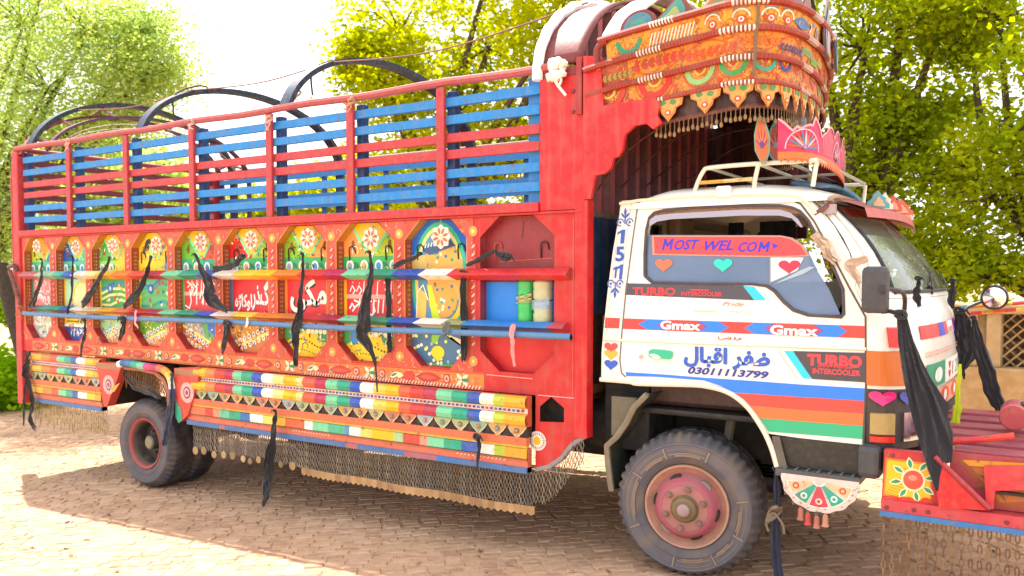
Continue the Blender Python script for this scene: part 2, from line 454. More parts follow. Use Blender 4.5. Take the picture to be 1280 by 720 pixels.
b = MB(); q_ = random.Random(77)          # fallen leaves, grit and chips lying on the bricks
for _ in range(900):
    x, y = q_.uniform(-13, 1), q_.uniform(-2.2, 5); z = gz(x) + .006; a = q_.uniform(0, 6); l = q_.choice([.008, .012, .018, .028]); w_ = l * q_.uniform(.3, .7)
    ux, uy = math.cos(a) * l, math.sin(a) * l; vx, vy = -math.sin(a) * w_, math.cos(a) * w_
    b.add([(x - ux, y - uy, z), (x + vx, y + vy, z + l * .3), (x + ux, y + uy, z + .002), (x - vx, y - vy, z)], [(0, 1, 2, 3)], q_.choice(['#8a6a34', '#6e5a34', '#a58a5c', '#5c4a38', '#b8a078']))
tag(b.build('ground_litter', M_GROUND if False else M_BRICK), kind='stuff')

# ------------------------------------------------------------------ trees
def leaves_mesh(name, mat, tips, n_per, leaf, spread, parent, seed, squash=.75):
    g = np.random.default_rng(seed)
    T = np.repeat(np.array(tips), n_per, axis=0)
    P = T + g.normal(0, 1, T.shape) * np.array([spread, spread, spread * squash])
    n = len(P)
    a = g.normal(size=(n, 3)); a[:, 2] *= .6; a /= np.linalg.norm(a, axis=1)[:, None]
    b = g.normal(size=(n, 3)); b -= (b * a).sum(1)[:, None] * a; b /= np.linalg.norm(b, axis=1)[:, None]
    s = leaf * g.uniform(.6, 1.35, n)[:, None]
    V = np.empty((n, 4, 3)); V[:, 0] = P - a * s * .6; V[:, 1] = P + b * s * .32; V[:, 2] = P + a * s * .6; V[:, 3] = P - b * s * .32
    me = bpy.data.meshes.new(name)
    me.vertices.add(n * 4); me.vertices.foreach_set('co', V.ravel())
    me.loops.add(n * 4); me.loops.foreach_set('vertex_index', np.arange(n * 4))
    me.polygons.add(n); me.polygons.foreach_set('loop_start', np.arange(0, n * 4, 4)); me.polygons.foreach_set('loop_total', np.full(n, 4))
    me.update(calc_edges=True); me.materials.append(mat)
    o = bpy.data.objects.new(name, me); COL.objects.link(o); o.parent = parent
    return o
def tree(name, label, cat, base, clumps, mat, leaf, n_tip, n_per, spread, seed, group=None, trunk_r=.16, lean=(0, 0)):
    g = random.Random(seed)
    root = tag(empty(name, base), label, cat, group)
    B = Vector(base)
    zc = [c[0][2] for c in clumps]; fork = B + Vector((lean[0], lean[1], max(1.2, (min(zc) - B.z) * .75)))
    tips = []
    tb = MB()
    mid = B.lerp(fork, .5) + Vector((g.uniform(-.12, .12), g.uniform(-.1, .1), 0))
    tb.tube([(0, 0, -.1), tuple(mid - B), tuple(fork - B)], [trunk_r * 1.25, trunk_r, trunk_r * .8], '#5c4a38', 10)
    for (c, r) in clumps:
        c = Vector(c); bend = fork.lerp(c, .5) + Vector((g.uniform(-.3, .3), g.uniform(-.3, .3), g.uniform(0, .4)))
        path = catmull([tuple(fork - B), tuple(bend - B), tuple(c - B)], 4)
        m = len(path)
        tb.tube(path, [lerp(trunk_r * .55, .018, i / (m - 1)) for i in range(m)], '#5c4a38', 6)
        for i in range(n_tip):
            while True:
                q = Vector((g.uniform(-1, 1), g.uniform(-1, 1), g.uniform(-1, 1)))
                if .25 < q.length < 1: break
            t = Vector((c.x + q.x * r[0], c.y + q.y * r[1], c.z + q.z * r[2])) - B
            tips.append(tuple(t))
            if i % 3 == 0:
                s0 = Vector(c) - B; mm = s0.lerp(t, .5) + Vector((g.uniform(-.15, .15), g.uniform(-.15, .15), g.uniform(-.1, .2)))
                tb.tube([tuple(s0), tuple(mm), tuple(t)], [.022, .014, .006], '#5c4a38', 4, cap=False)
    tb.build('trunk', M_WOOD, root, smooth=True)
    leaves_mesh('crown', mat, tips, n_per, leaf, spread, root, seed)
    return root
def clump(px, py, Y, r): 
    p = S(px, py, Y); k = mpp(p)
    return ((p.x, p.y, p.z), (r * k, r * k * .9, r * k * .7))
def at_ground(px, Y):
    p = S(px, 400, Y); return (p.x, p.y, gz(max(p.x, -18)) - .05)
# big trees right of centre, standing behind the wall
tree('shade_tree', 'big leafy tree spreading yellow green branches above the middle of the truck', 'tree', at_ground(560, 7.5),
     [clump(*c) for c in ((500, 40, 7.5, 80), (480, 110, 7, 55), (610, 60, 7.5, 95), (560, 150, 7.3, 85), (700, 30, 7, 100), (650, 190, 8, 95),
      (540, 230, 7.6, 80), (470, 215, 7.8, 45), (720, 140, 8, 110), (800, 40, 8.5, 100), (455, 70, 7, 28), (620, -60, 7, 100), (760, -70, 7, 110))],
     M_LEAF, .088, 40, 90, .21, 3, None, .2)
tree('shade_tree', 'tall dense tree rising right behind the painted crown of the truck', 'tree', at_ground(1060, 6.6),
     [clump(*c) for c in ((930, 10, 7, 90), (1080, 60, 6.6, 105), (1060, 160, 6.8, 85), (1110, 230, 6.6, 80), (1000, -60, 6.5, 120), (1130, -50, 6.4, 110),
      (1100, 310, 6.9, 75), (1040, 270, 7.2, 70), (1150, 140, 6.6, 60), (1180, 20, 6.5, 70), (900, 100, 8.5, 110))],
     M_LEAF2, .078, 34, 85, .17, 5, None, .22)
tree('shade_tree', 'open branching tree with sky showing through at the right edge of the picture', 'tree', at_ground(1350, 6.2),
     [clump(*c) for c in ((1250, 20, 5.8, 60), (1240, 250, 6, 75), (1190, 300, 6.2, 70), (1270, 170, 5.6, 60), (1200, 210, 6.2, 55), (1300, 300, 5.8, 80),
      (1330, 80, 5.6, 100), (1245, 335, 6, 58), (1170, 350, 6.4, 40), (1215, 60, 6.4, 30), (1320, 200, 6, 100), (1200, -30, 5.6, 70))],
     M_LEAF2, .07, 24, 60, .15, 9, None, .18)
# left tree, feathery
tree('acacia_tree', 'feathery pale green tree hanging over the tail of the truck', 'tree', at_ground(-60, 3.2),
     [clump(*c) for c in ((30, 30, 3.2, 70), (110, 40, 3.4, 65), (60, 110, 3.2, 70), (150, 95, 3.6, 55), (0, 170, 3.2, 70), (90, 180, 3.6, 55),
      (180, 40, 3.8, 34), (195, 90, 3.8, 25), (20, 250, 3.4, 60), (-60, 60, 3, 120), (-60, 220, 3, 100), (160, 150, 4, 40), (60, -50, 3.2, 90), (0, 310, 3.6, 42))],
     M_LEAF3, .055, 46, 95, .30, 12, None, .22)
tree('roadside_tree', 'low bushy tree seen through the slats behind the tail half of the truck', 'tree', at_ground(130, 9),
     [clump(*c) for c in ((70, 225, 9, 60), (130, 240, 9, 55), (190, 225, 9, 48), (240, 262, 9, 36), (40, 280, 9, 60), (150, 290, 9, 50), (110, 180, 9, 40))],
     M_LEAF3, .16, 34, 60, .3, 15, None, .15)
tree('roadside_tree', 'small far tree low behind the middle slats of the truck', 'tree', at_ground(390, 11),
     [clump(*c) for c in ((300, 268, 11, 30), (350, 262, 11, 32), (400, 250, 11, 34), (440, 240, 11, 36), (500, 262, 11, 40), (260, 275, 11, 25))],
     M_LEAF, .17, 26, 55, .25, 17, None, .12)
# bank at the far left
def bush(name, label, px0, px1, py0, py1, Y, n, leaf, mat, seed, cat='shrub'):
    g = random.Random(seed); p0, p1 = S(px0, py1, Y), S(px1, py0, Y)
    base = ((p0.x + p1.x) / 2, Y, p0.z); root = tag(empty(name, base), label, cat)
    tips = [(g.uniform(p0.x, p1.x) - base[0], g.uniform(-1.0, 1.2), g.uniform(0, (p1.z - p0.z)) * g.uniform(.5, 1)) for _ in range(n)]
    leaves_mesh('foliage', mat, tips, 60, leaf, .16, root, seed)
    sb = MB()
    for t in tips[::6]: sb.tube([(t[0] * .8, t[1], -.2), (t[0], t[1], t[2])], [.02, .006], '#6d6040', 4, cap=False)
    sb.build('stem', M_WOOD, root)
    return root
bush('bush', 'bright green bush on the ground at the far left edge', -60, 24, 436, 505, 2.4, 170, .09, M_GRASS, 21)
bush('bush', 'sunlit low hedge behind the tail of the truck above the green bush', -60, 30, 345, 392, 5.5, 120, .13, M_GRASS, 22)
# leaning trunk at the left
tb = MB(); p = [S(a, b, 1.6) for a, b in ((2, 330), (8, 365), (17, 395), (28, 440), (44, 492))]
tb.tube(p, [.08, .09, .10, .09, .10], '#3a3026', 10)
root = tag(empty('leaning_trunk', tuple(p[-1])), 'dark leaning tree trunk at the left edge behind the tail of the truck', 'tree trunk')
o = tb.build('trunk', M_WOOD, root, smooth=True); o.location = -p[-1]
bt = MB(); bt.tube([tuple(p[1]), tuple(p[1] + Vector((-.5, .1, .5))), tuple(p[1] + Vector((-1.3, .2, 1.6)))], [.08, .06, .04], '#4f4030', 7)
o = bt.build('limb', M_WOOD, root, smooth=True); o.location = -p[-1]

# ------------------------------------------------------------------ compound wall at the right
YW = 4.6
wz = lambda py, px=1230: S(px, py, YW).z
xl = S(1150, 450, YW).x
root = tag(empty('compound_wall', (xl + 3, YW, .05)), 'sand coloured plastered wall with a pierced lattice panel at the right edge', 'wall')
off = -Vector((xl + 3, YW, .05))
def wp(mb_, name, mat=M_STUCCO, **k):
    o = mb_.build(name, mat, root, **k); o.location = off; return o
zs, zt = wz(458), wz(392)
x0 = S(1195, 420, YW).x; x1 = S(1253, 420, YW).x; x2 = x1 + .9
w = MB(); w.box(xl - 6, x2 + 6, YW - .12, YW + .3, -.1, zs, '#b08f5e'); wp(w, 'dado', bevel=.02)
w = MB(); w.box(xl - 6, x1, YW, YW + .25, zs, zt, '#a58a62'); w.box(x2, x2 + 6, YW, YW + .25, zs, zt, '#a58a62'); wp(w, 'upper_wall')
for xx in (x0 + .06, x1 - .13, x2 + .04):
    w = MB(); w.box(xx, xx + .12, YW - .06, YW - .002, zs + .002, zt + .03, '#b3976b'); wp(w, 'pilaster', bevel=.01)
w = MB(); w.box(xl - 6, x2 + 6, YW - .09, YW + .28, zt + .002, zt + .09, '#b3976b'); wp(w, 'coping', bevel=.015)
# lattice of crossing fillets
w = MB(); n = 9; cw = (x2 - x1) / n
for sgn in (1, -1):
    for i in range(-10, 22):
        a = x1 + i * cw; L = zt - zs
        pts = [(a, zs), (a + .022, zs), (a + .022 + sgn * L, zt), (a + sgn * L, zt)]
        # clip to the panel
        def clip(poly, lo, hi):
            for side, val in ((0, lo), (1, hi)):
                outp = []
                for k in range(len(poly)):
                    A_, B_ = poly[k], poly[(k + 1) % len(poly)]
                    ia = A_[0] >= val if side == 0 else A_[0] <= val; ib = B_[0] >= val if side == 0 else B_[0] <= val
                    if ia: outp.append(A_)
                    if ia != ib:
                        t = (val - A_[0]) / (B_[0] - A_[0]); outp.append((val, A_[1] + t * (B_[1] - A_[1])))
                poly = outp
                if len(poly) < 3: return []
            return poly
        pts = clip(pts, x1, x2)
        if len(pts) >= 3:
            d = .0 if sgn == 1 else .05
            w.prism(pts, lambda u, v: (u, YW + .06 + d, v), lambda u, v: (u, YW + .1 + d, v), '#a98d60')
wp(w, 'lattice')
w = MB(); w.box(x1 + .002, x2 - .002, YW + .2, YW + .23, zs, zt, '#6d5a3c'); wp(w, 'lattice_back')

# ================================================================== THE TRUCK
RL = Vector((-4.4, 1.18, -.09))
TRUCK = tag(empty('painted_truck', RL), 'ornately painted cargo truck with white cab, red slatted body and carved crown', 'truck')
def part(mb_, name, mat=None, parent=None, **k):
    o = mb_.build(name, mat or M_PAINT, parent or TRUCK, **k)
    if parent is None: o.location = -RL
    return o
def hold(name, parent=None):
    o = empty(name); o.parent = parent or TRUCK
    if parent is None: o.location = -RL
    return o
WD = 2.37
RED, RED2, SAL, ORN, YEL, MAG = '#d01420', '#b03038', '#cc4a30', '#df7a1c', '#f0b400', '#b8124a'
LGR, TEAL, BLU, WHT, LYE = '#6fc79a', '#0a9474', '#0f52b4', '#ece6da', '#e8d890'
def X_(px, Y=0.0, py=340): return S(px, py, Y).x
def side(dy=0.0): return lambda u, v, L: (u, dy - L, v)

# ---- slatted upper frame, near side then far side
def slat_frame(y, s, reds, blues, name_post, x0=-8.45, x1=-2.6):
    for z, c in zip((2.785, 2.668, 2.55, 2.447, 2.322, 2.207), (blues, blues, reds, reds, blues, blues)):
        b = MB(); jit = [rnd.uniform(-.003, .003) for _ in range(9)]
        rows = []
        for i in range(9):
            x = lerp(x0, x1, i / 8); zz = z + jit[i]
            rows.append([(x, y + s * .012, zz - .028), (x, y + s * .012, zz + .028), (x, y + s * .045, zz + .028), (x, y + s * .045, zz - .028)])
        b.grid(rows, c, close=True)
        part(b, 'slat', M_BARS)
for_y = 0.0
slat_frame(0.0, 1, '#b8333c', '#0a80cc', 'post')
POSTX = [-7.63, -6.75, -5.857, -4.946, -4.126, -3.334]
for i, x in enumerate(POSTX):
    b = MB(); b.box(x - .032, x + .032, -.016, .011, 2.1, 2.875, '#b3343c'); part(b, 'post', M_BARS, bevel=.004)
    b = MB(); b.box(x + .012, x + .07, .047, .11, 2.1, 2.86, '#0c3f74'); part(b, 'back_post', M_BARS, bevel=.004)
b = MB(); b.box(-8.49, -8.44, .047, .11, 2.1, 2.86, '#0c3f74'); part(b, 'back_post', M_BARS)
b = MB(); b.box(-2.70, -2.592, .047, .10, 2.1, 2.87, '#0a80cc'); part(b, 'back_post', M_BARS)
slat_frame(WD, -1, '#0a80cc', '#0a80cc', 'post')
for x in POSTX:
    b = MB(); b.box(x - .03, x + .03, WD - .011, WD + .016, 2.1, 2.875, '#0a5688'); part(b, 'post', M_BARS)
# top rails
b = MB(); n = 24
b.tube([(lerp(-8.56, -2.50, i / n), 0, 2.905 + .006 * math.sin(i * 1.3)) for i in range(n + 1)], .027, '#a8474c', 8)
part(b, 'top_rail', M_BARS, smooth=True)
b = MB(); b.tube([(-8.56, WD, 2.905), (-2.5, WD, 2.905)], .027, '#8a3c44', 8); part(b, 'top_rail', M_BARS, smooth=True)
b = MB(); b.tube([(-8.56, 0, 2.905), (-8.56, WD, 2.905)], .027, '#a8474c', 8); part(b, 'tail_rail', M_BARS, smooth=True)
# lower beam of the slats
b = MB(); b.box(-8.5, -2.588, -.03, .05, 2.048, 2.105, '#c02a30'); b.box(-8.5, -2.3, -.018, .05, 2.032, 2.0479, '#b8262c')
part(b, 'side_beam', M_BARS, bevel=.006)
b = MB(); b.box(-8.5, -2.3, WD - .05, WD + .03, 2.04, 2.105, '#a8262c'); part(b, 'side_beam', M_BARS)
# rear corner posts and tail frame
b = MB(); b.box(-8.60, -8.50, -.02, .09, .40, 2.88, '#c03238'); part(b, 'corner_post', M_BARS, bevel=.01)
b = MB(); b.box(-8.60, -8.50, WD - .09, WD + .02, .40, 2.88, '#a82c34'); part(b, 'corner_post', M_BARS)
b = MB(); b.tube([(-8.60, .02, 2.86), (-8.70, .04, 2.62), (-8.69, .04, 1.55)], .024, '#b0343c', 8)
for z in (2.5, 2.2, 1.95, 1.7): b.tube([(-8.59, .02, z), (-8.69, .04, z)], .016, '#a84048', 6)
part(b, 'tail_ladder', M_BARS, smooth=True)
b = MB(); b.box(-8.58, -8.52, .09, WD - .09, .9, 2.05, '#8c2228')
for z in (2.2, 2.32, 2.45, 2.55, 2.67, 2.78): b.box(-8.56, -8.53, .09, WD - .09, z - .028, z + .028, '#7a2530')
part(b, 'tailgate', M_BARS)

# ---- solid side with its ten octagonal windows
WE = [(-8.44, -7.99), (-7.88, -7.40), (-7.295, -6.80), (-6.70, -6.205), (-6.105, -5.60), (-5.50, -4.985), (-4.88, -4.373), (-4.27, -3.745), (-3.64, -3.135), (-3.03, -2.49)]
def octo(xa, xb, grow=0.0):
    c = .135 * (xb - xa) / .5
    zt, zs_, zb, zc = 2.032 + grow, 1.905, 1.06 - grow, 1.185
    xa -= grow; xb += grow
    return [(xa, zs_), (xa + c, zt), (xb - c, zt), (xb, zs_), (xb, zc), (xb - c, zb), (xa + c, zb), (xa, zc)]
outer = [(-8.5, .93), (-2.62, .93), (-2.62, .455), (-2.52, .485), (-2.43, .55), (-2.36, .64), (-2.27, .70), (-2.27, 2.05), (-8.5, 2.05)]
pent = [S(*q) for q in ((675, 527), (675, 508), (689, 496), (705, 510), (705, 528))]
pent = [(p.x, p.z) for p in pent]
holes = [octo(a, c) for a, c in WE] + [pent]
allp = [outer] + holes
flat = [p for poly in allp for p in poly]
tri = tessellate_polygon([[Vector((p[0], p[1], 0)) for p in poly] for poly in allp])
b = MB()
T_ = []
for t in tri:
    T_.append(t)
b.add([(p[0], 0, p[1]) for p in flat], T_, '#c41a1e')
b.add([(p[0], .03, p[1]) for p in outer] + [(p[0], 0, p[1]) for p in outer], [(i, (i + 1) % len(outer), len(outer) + (i + 1) % len(outer), len(outer) + i) for i in range(len(outer))], '#b8262a')
sheet = part(b, 'side_panel', M_PAINT)
# painted face of the side sheet
b = MB(); A = Art(b, side(0))
EDGE = [-8.5] + [(WE[i][1] + WE[i + 1][0]) / 2 for i in range(9)]
# salmon ground of the ornamented part (between and around windows 1-9)
for i in range(9):
    xa, xb = WE[i]; l = EDGE[i]; r_ = EDGE[i + 1]; o8 = octo(xa, xb, .004)
    left = [(l, 1.045), (o8[6][0], 1.045), o8[6], o8[7], o8[0], o8[1], (o8[1][0], 2.03), (l, 2.03)]
    right = [(r_, 1.045), (r_, 2.03), (o8[2][0], 2.03), o8[2], o8[3], o8[4], o8[5], (o8[5][0], 1.045)]
    if i == 0: left = [(-8.47, 1.045)] + left[1:7] + [(-8.47, 2.03)]
    A.poly(left, '#cf5038', 1); A.poly(right, '#cf5038', 1)
    A.line([o8[7], o8[0], o8[1]], .006, '#e79a3c', 2.2); A.line([o8[3], o8[4]], .006, '#e79a3c', 2.2)
for i in range(9):
    x = EDGE[i + 1] if i < 9 else 0
    A.rect(x - .022, 1.2, x + .022, 1.87, '#c8323a', 2)
    for k in range(13):
        z = 1.225 + k * .052
        A.lens(x - .015, z - .014, .042, .007, R(42 if k % 2 else -42) if k % 2 else R(42), '#efc6a8', 3)
        A.ell(x + (.01 if k % 2 else -.01), z + .02, .005, .005, '#f0b020', 3, 6)
    for z in (1.945, 1.115):
        A.ell(x, z, .034, .034, '#e89a60', 2, 14); A.ell(x, z, .024, .024, YEL, 3, 12); A.ell(x, z, .011, .011, '#f7e9b0', 4, 8)
q = random.Random(92)
for i in range(9):
    xa, xb = WE[i]
    for (u0, u1) in ((EDGE[i], xa + .08), (xb - .08, EDGE[i + 1])):
        for (v0, v1) in ((1.93, 2.02), (1.055, 1.12)):
            for _ in range(7):
                u, v = q.uniform(u0, u1), q.uniform(v0, v1)
                if xa + .0 < u < xb - .0 and (v < 1.185 - .125 * min(u - xa, xb - u) / .135 or v > 1.905 + .127 * min(u - xa, xb - u) / .135) is False: continue
                r_ = q.uniform(.006, .016); a_ = q.uniform(0, 6); A.arc(u, v, r_, r_ + .003, a_, a_ + 3.5, q.choice(['#e8a060', '#f0c898', '#a83028']), 1.8, 6)
part(b, 'column_painting', M_PAINT, sheet)
# frieze under the windows
b = MB(); A = Art(b, side(0))
A.rect(-8.33, .932, -3.0, 1.044, '#dd7c34', 1, 12)
A.rect(-8.33, 1.034, -3.0, 1.041, '#c43a2c', 2, 12); A.rect(-8.33, .936, -3.0, .942, '#c43a2c', 2, 12)
x = -8.22; k = 0
while x < -3.1:
    z = .988
    m = k % 6
    if m == 0:
        A.lens(x - .11, z, .22, .036, 0, '#c4302e', 3); A.lens(x - .08, z, .16, .014, 0, '#d8583a', 4)
    elif m in (1, 3):
        A.ell(x, z, .03, .032, '#b9404a', 3, 14); A.ell(x, z, .021, .023, '#eeb89a', 4, 12); A.ell(x, z, .01, .012, '#d2482c', 5, 8)
    elif m == 2:
        for a_ in (40, -40, 140, -140): A.lens(x, z, .06, .014, R(a_), '#d9e8c0', 3)
        A.lens(x - .01, z, .07, .012, R(0), '#1b8a5c', 4)
    elif m == 4:
        A.lens(x - .05, z - .02, .09, .018, R(25), '#f2efe2', 3); A.lens(x - .04, z - .012, .06, .009, R(25), '#1f8f66', 4)
        A.lens(x + .03, z + .01, .06, .014, R(-30), '#c6362e', 3)
    else:
        A.ell(x, z, .05, .035, '#c93a2e', 3, 14); A.lens(x - .12, z, .07, .02, 0, '#e9e2b8', 3); A.lens(x + .05, z, .07, .02, 0, '#bcd8c0', 3)
    x += (.155, .125, .115, .12, .12, .16)[m]; k += 1
x = -4.6
while x < -3.02:
    A.line([(x, .936), (x + .013, .957)], .006, '#f3eee6', 4); x += .026
q = random.Random(91)
for _ in range(420):
    u, v = q.uniform(-8.3, -3.05), q.uniform(.946, 1.03); r_ = q.uniform(.005, .012); a_ = q.uniform(0, 6)
    A.arc(u, v, r_, r_ + .0025, a_, a_ + q.uniform(2, 4.5), q.choice(['#f0d890', '#c8442c', '#a83c24', '#f4e8d4']), 1.7, 5)
part(b, 'frieze_painting', M_PAINT, sheet)

# ---- window recesses, each with its painted back plate
def reveal(xa, xb, cl, cb, cr):
    o8 = octo(xa, xb); b = MB()
    n = 8; cols = [cl, cl, cr, cr, cb, cb, cb, cl]
    for i in range(n):
        a, c = o8[i], o8[(i + 1) % n]
        col = {7: cl, 0: '#c98a2a' if cl != '#8e2630' else cl, 1: '#a87820', 2: cr, 3: cr, 4: '#c01824', 5: '#c8141c', 6: '#a81626'}[i]
        b.add([(a[0], 0.001, a[1]), (c[0], 0.001, c[1]), (c[0], .078, c[1]), (a[0], .078, a[1])], [(0, 1, 2, 3)], col)
    return b
PAL = [
 dict(tl='#a8c41c', tr='#1c6f8c', apex='#e8a018', band='#2ba57c', mid='#c9757c', scr='#f3ece2', bd='#2a9a78', low='#a4b4ac', k='script'),
 dict(tl='#1c4f9c', tr='#44b478', apex='#e8a018', band='#3aa88c', mid='#9fcfb0', scr='#f2c31e', bd='#e9b61c', low='#f0c41c', k='bluebase'),
 dict(tl='#52a03c', tr='#f0bc10', apex='#ecac10', band='#7cc45c', mid='#3c9a4c', scr='#eae08c', bd='#d8c82c', low='#8cc49c', k='scene'),
 dict(tl='#f0bc10', tr='#f0bc10', apex='#f0bc10', band='#e8c018', mid='#5ab87c', scr='#1c7cb8', bd='#d8d020', low='#58a82c', k='scene'),
 dict(tl='#58a828', tr='#c83a28', apex='#f0b010', band='#1f9a78', mid='#d22a34', scr='#f6e6dc', bd='#3caa5c', low='#4c9c5c', k='saw'),
 dict(tl='#d41c1c', tr='#8cba1c', apex='#f0b414', band='#2c9c54', mid='#cc2430', scr='#f7f2ea', bd='#1a7ca0', low='#c08430', k='rings'),
 dict(tl='#74ac1c', tr='#e0943c', apex='#f0b414', band='#2c9c54', mid='#d22028', scr='#f2e8d8', bd='#e0823c', low='#f0c010', k='dots'),
 dict(tl='#dd8a40', tr='#9cb81c', apex='#f0b414', band='#30a050', mid='#d42028', scr='#f4ede0', bd='#f0b418', low='#f2c012', k='dots'),
 dict(k='peacock'), dict(k='plain')]
YP = .072
for i, (xa, xb) in enumerate(WE):
    P = PAL[i]; w = xb - xa; xm = (xa + xb) / 2
    plain = P['k'] == 'plain'
    rv = part(reveal(xa, xb, '#8e2630' if plain else '#b8502c' if i % 2 == 0 else '#a8442c', '#c01824', '#a33a2a'), 'window_reveal', M_PAINT, sheet)
    b = MB()
    b.add([(xa - .06, YP, 1.0), (xb + .06, YP, 1.0), (xb + .06, YP, 2.05), (xa - .06, YP, 2.05)], [(0, 1, 2, 3)], '#a87830' if not plain else '#8c2028')
    A = Art(b, side(YP))
    if plain:
        A.rect(xa - .06, 1.64, xb + .06, 2.05, '#8e2830', 1); A.rect(xa - .06, 1.62, xb + .06, 1.64, '#6e1c22', 2)
        A.rect(xa - .06, 1.30, xb + .06, 1.62, '#0c84ea', 1)
        A.rect(xa - .06, 1.0, xb + .06, 1.30, '#d01c20', 1)
        A.line([(xa + .1, 1.75), (xb - .05, 1.77)], .004, '#c86058', 3)
        A.line([(xm + .0, 1.9), (xm + .01, 2.0)], .006, '#5c1418', 3)
    elif P['k'] == 'peacock':
        A.rect(xa - .06, 1.0, xb + .06, 2.05, '#1464c0', 1)
        A.ell(xm - .02, 1.62, .235, .40, '#2fb089', 2, 28); A.ell(xm - .02, 1.62, .205, .37, '#e6cf70', 3, 28); A.ell(xm - .02, 1.62, .18, .345, '#4c84a0', 4, 26)
        A.rect(xa - .06, 1.70, xm - .12, 1.80, '#cfb060', 5)
        A.ell(xm + .03, 1.66, .15, .22, '#d8a04c', 5, 24); A.ell(xm + .0, 1.78, .14, .06, '#d6a44c', 6, 18)
        A.ell(xm + .01, 1.50, .12, .12, '#cc943c', 6, 18)
        q = random.Random(4)
        for _ in range(34):
            u, v = xm + q.uniform(-.1, .14), q.uniform(1.42, 1.84)
            A.ell(u, v, .012, .012, q.choice(['#f0e3b0', '#8a5a1c', '#2a8c6c', '#f6f0d8', '#1c6ca8']), 7, 7)
        A.poly([(xm - .16, 1.84), (xm + .06, 1.9), (xm + .12, 1.86), (xm - .1, 1.8)], '#2a4c78', 7)
        for k in range(9): A.line([(xm - .16 + k * .025, 1.845 + .004 * k), (xm - .15 + k * .025, 1.87 + .004 * k)], .007, '#f0ead8', 8)
        A.poly([(xa + .03, 1.36), (xa + .12, 1.36), (xa + .13, 1.54), (xa + .06, 1.58)], '#e0b050', 7)
        A.line([(xa + .04, 1.36), (xa + .05, 1.55), (xa + .1, 1.6), (xa + .14, 1.5)], .008, '#f4efe0', 8)
        A.poly([(xm - .12, 1.6), (xm - .08, 1.6), (xm - .0, 1.34), (xm - .07, 1.34)], '#b8cc14', 8)
        A.arc(xm - .02, 1.52, .17, .205, R(-80), R(10), '#f0bc18', 8); A.arc(xm - .02, 1.52, .205, .225, R(-80), R(10), '#28a080', 8)
        A.rect(xa - .06, 1.29, xb + .06, 1.36, '#1f9a7c', 6)
        A.rect(xa - .06, 1.0, xb + .06, 1.29, '#3a6888', 5)
        A.poly([(xm - .02, 1.29), (xm + .03, 1.29), (xb + .0, 1.15), (xb + .0, 1.22)], '#e4c79c', 6)
        for _ in range(46):
            u, v = q.uniform(xa, xb), q.uniform(1.06, 1.28)
            A.ell(u, v, .0125, .0125, q.choice(['#e8ecec', '#e9e07c', '#6fb2d0', '#c9dc64', '#f4f0e0']), 7, 7)
        A.lens(xm - .06, 1.25, .12, .03, R(40), '#4a9c34', 8); A.lens(xm - .08, 1.2, .12, .03, R(60), '#76b43c', 8)
        A.ell(xm - .03, 1.15, .055, .045, '#f2c20e', 8, 14); A.poly([(xm - .075, 1.14), (xm + .015, 1.14), (xm - .03, 1.08)], '#f2c20e', 8)
        A.rect(xa - .06, 1.055, xb + .06, 1.075, '#56a03c', 6)
    else:
        apexc = P['apex']
        A.rect(xa - .06, 1.80, xm, 2.05, P['tl'], 1); A.rect(xm, 1.80, xb + .06, 2.05, P['tr'], 1)
        A.poly([(xm - .2, 2.05), (xm + .2, 2.05), (xm + .02, 1.83), (xm - .02, 1.83)], apexc, 2)
        A.line([(xm - .2, 2.04), (xm - .03, 1.82)], .022, '#6fcf9a', 3); A.line([(xm + .2, 2.04), (xm + .03, 1.82)], .022, '#6fcf9a', 3)
        for sg in (-1, 1):
            A.rect(xm + sg * .17 - .014, 1.85, xm + sg * .17 + .014, 1.90, '#7a4418', 3); A.ell(xm + sg * .17, 1.90, .014, .016, '#7a4418', 3, 8)
        A.rect(xa - .06, 1.70, xb + .06, 1.80, P['band'], 3); A.rect(xa - .06, 1.66, xb + .06, 1.70, '#23b0a0', 3)
        for k in range(4):
            u = xm - .2 + k * .135
            A.ell(u, 1.735, .036, .04, '#f1efd8', 4, 12); A.ell(u, 1.732, .023, .027, ('#8f98a0', '#c8a23c', '#1c86c4', '#8f98a0')[k], 5, 10); A.lens(u + .035, 1.76, .06, .016, R(-35), '#157046', 5)
        bd = P['bd']
        A.rect(xa - .06, 1.30, xb + .06, 1.66, bd, 3)
        A.rect(xa + .03, 1.37, xb - .03, 1.64, P['mid'], 4)
        A.rect(xa + .02, 1.345, xb - .02, 1.365, '#e8d040', 5)
        if P['k'] == 'scene':
            q = random.Random(i)
            for k in range(5):
                a = 1.40 + k * .05
                A.line([(xa + .03, a), (xm - .08, a + .05 * math.sin(k)), (xm + .08, a + .05), (xb - .03, a + .02)], .022, q.choice(['#efe09a', '#1fa08c', '#2a7cc0', '#e8c81c', '#57b04c']), 5)
            for _ in range(12): A.ell(q.uniform(xa + .05, xb - .05), q.uniform(1.4, 1.62), .016, .016, q.choice(['#f6f0da', '#1c5ca8', '#f0b41c', '#c83028']), 6, 9)
            A.ell(xm - .08, 1.55, .04, .045, '#1c5ca8', 7, 14); A.ell(xm - .08, 1.55, .02, .022, '#9ad0e8', 8, 10)
        elif i == 5:
            A.text(AR(0xFB92, 0xFEAC, 0xFEAD), xm - .0, 1.385, xm + .19, 1.62, '#1e1416', 5.5, bold=.045); A.text(AR(0xFB92, 0xFEAC, 0xFEAD), xm - .0, 1.39, xm + .19, 1.625, P['scr'], 7, bold=.03)
            A.text(AR(0xFE8D, 0xFEED, 0xFB90, 0xFE8E, 0xFB8C, 0xFBA6), xm - .20, 1.385, xm + .0, 1.52, P['scr'], 7, bold=.03)
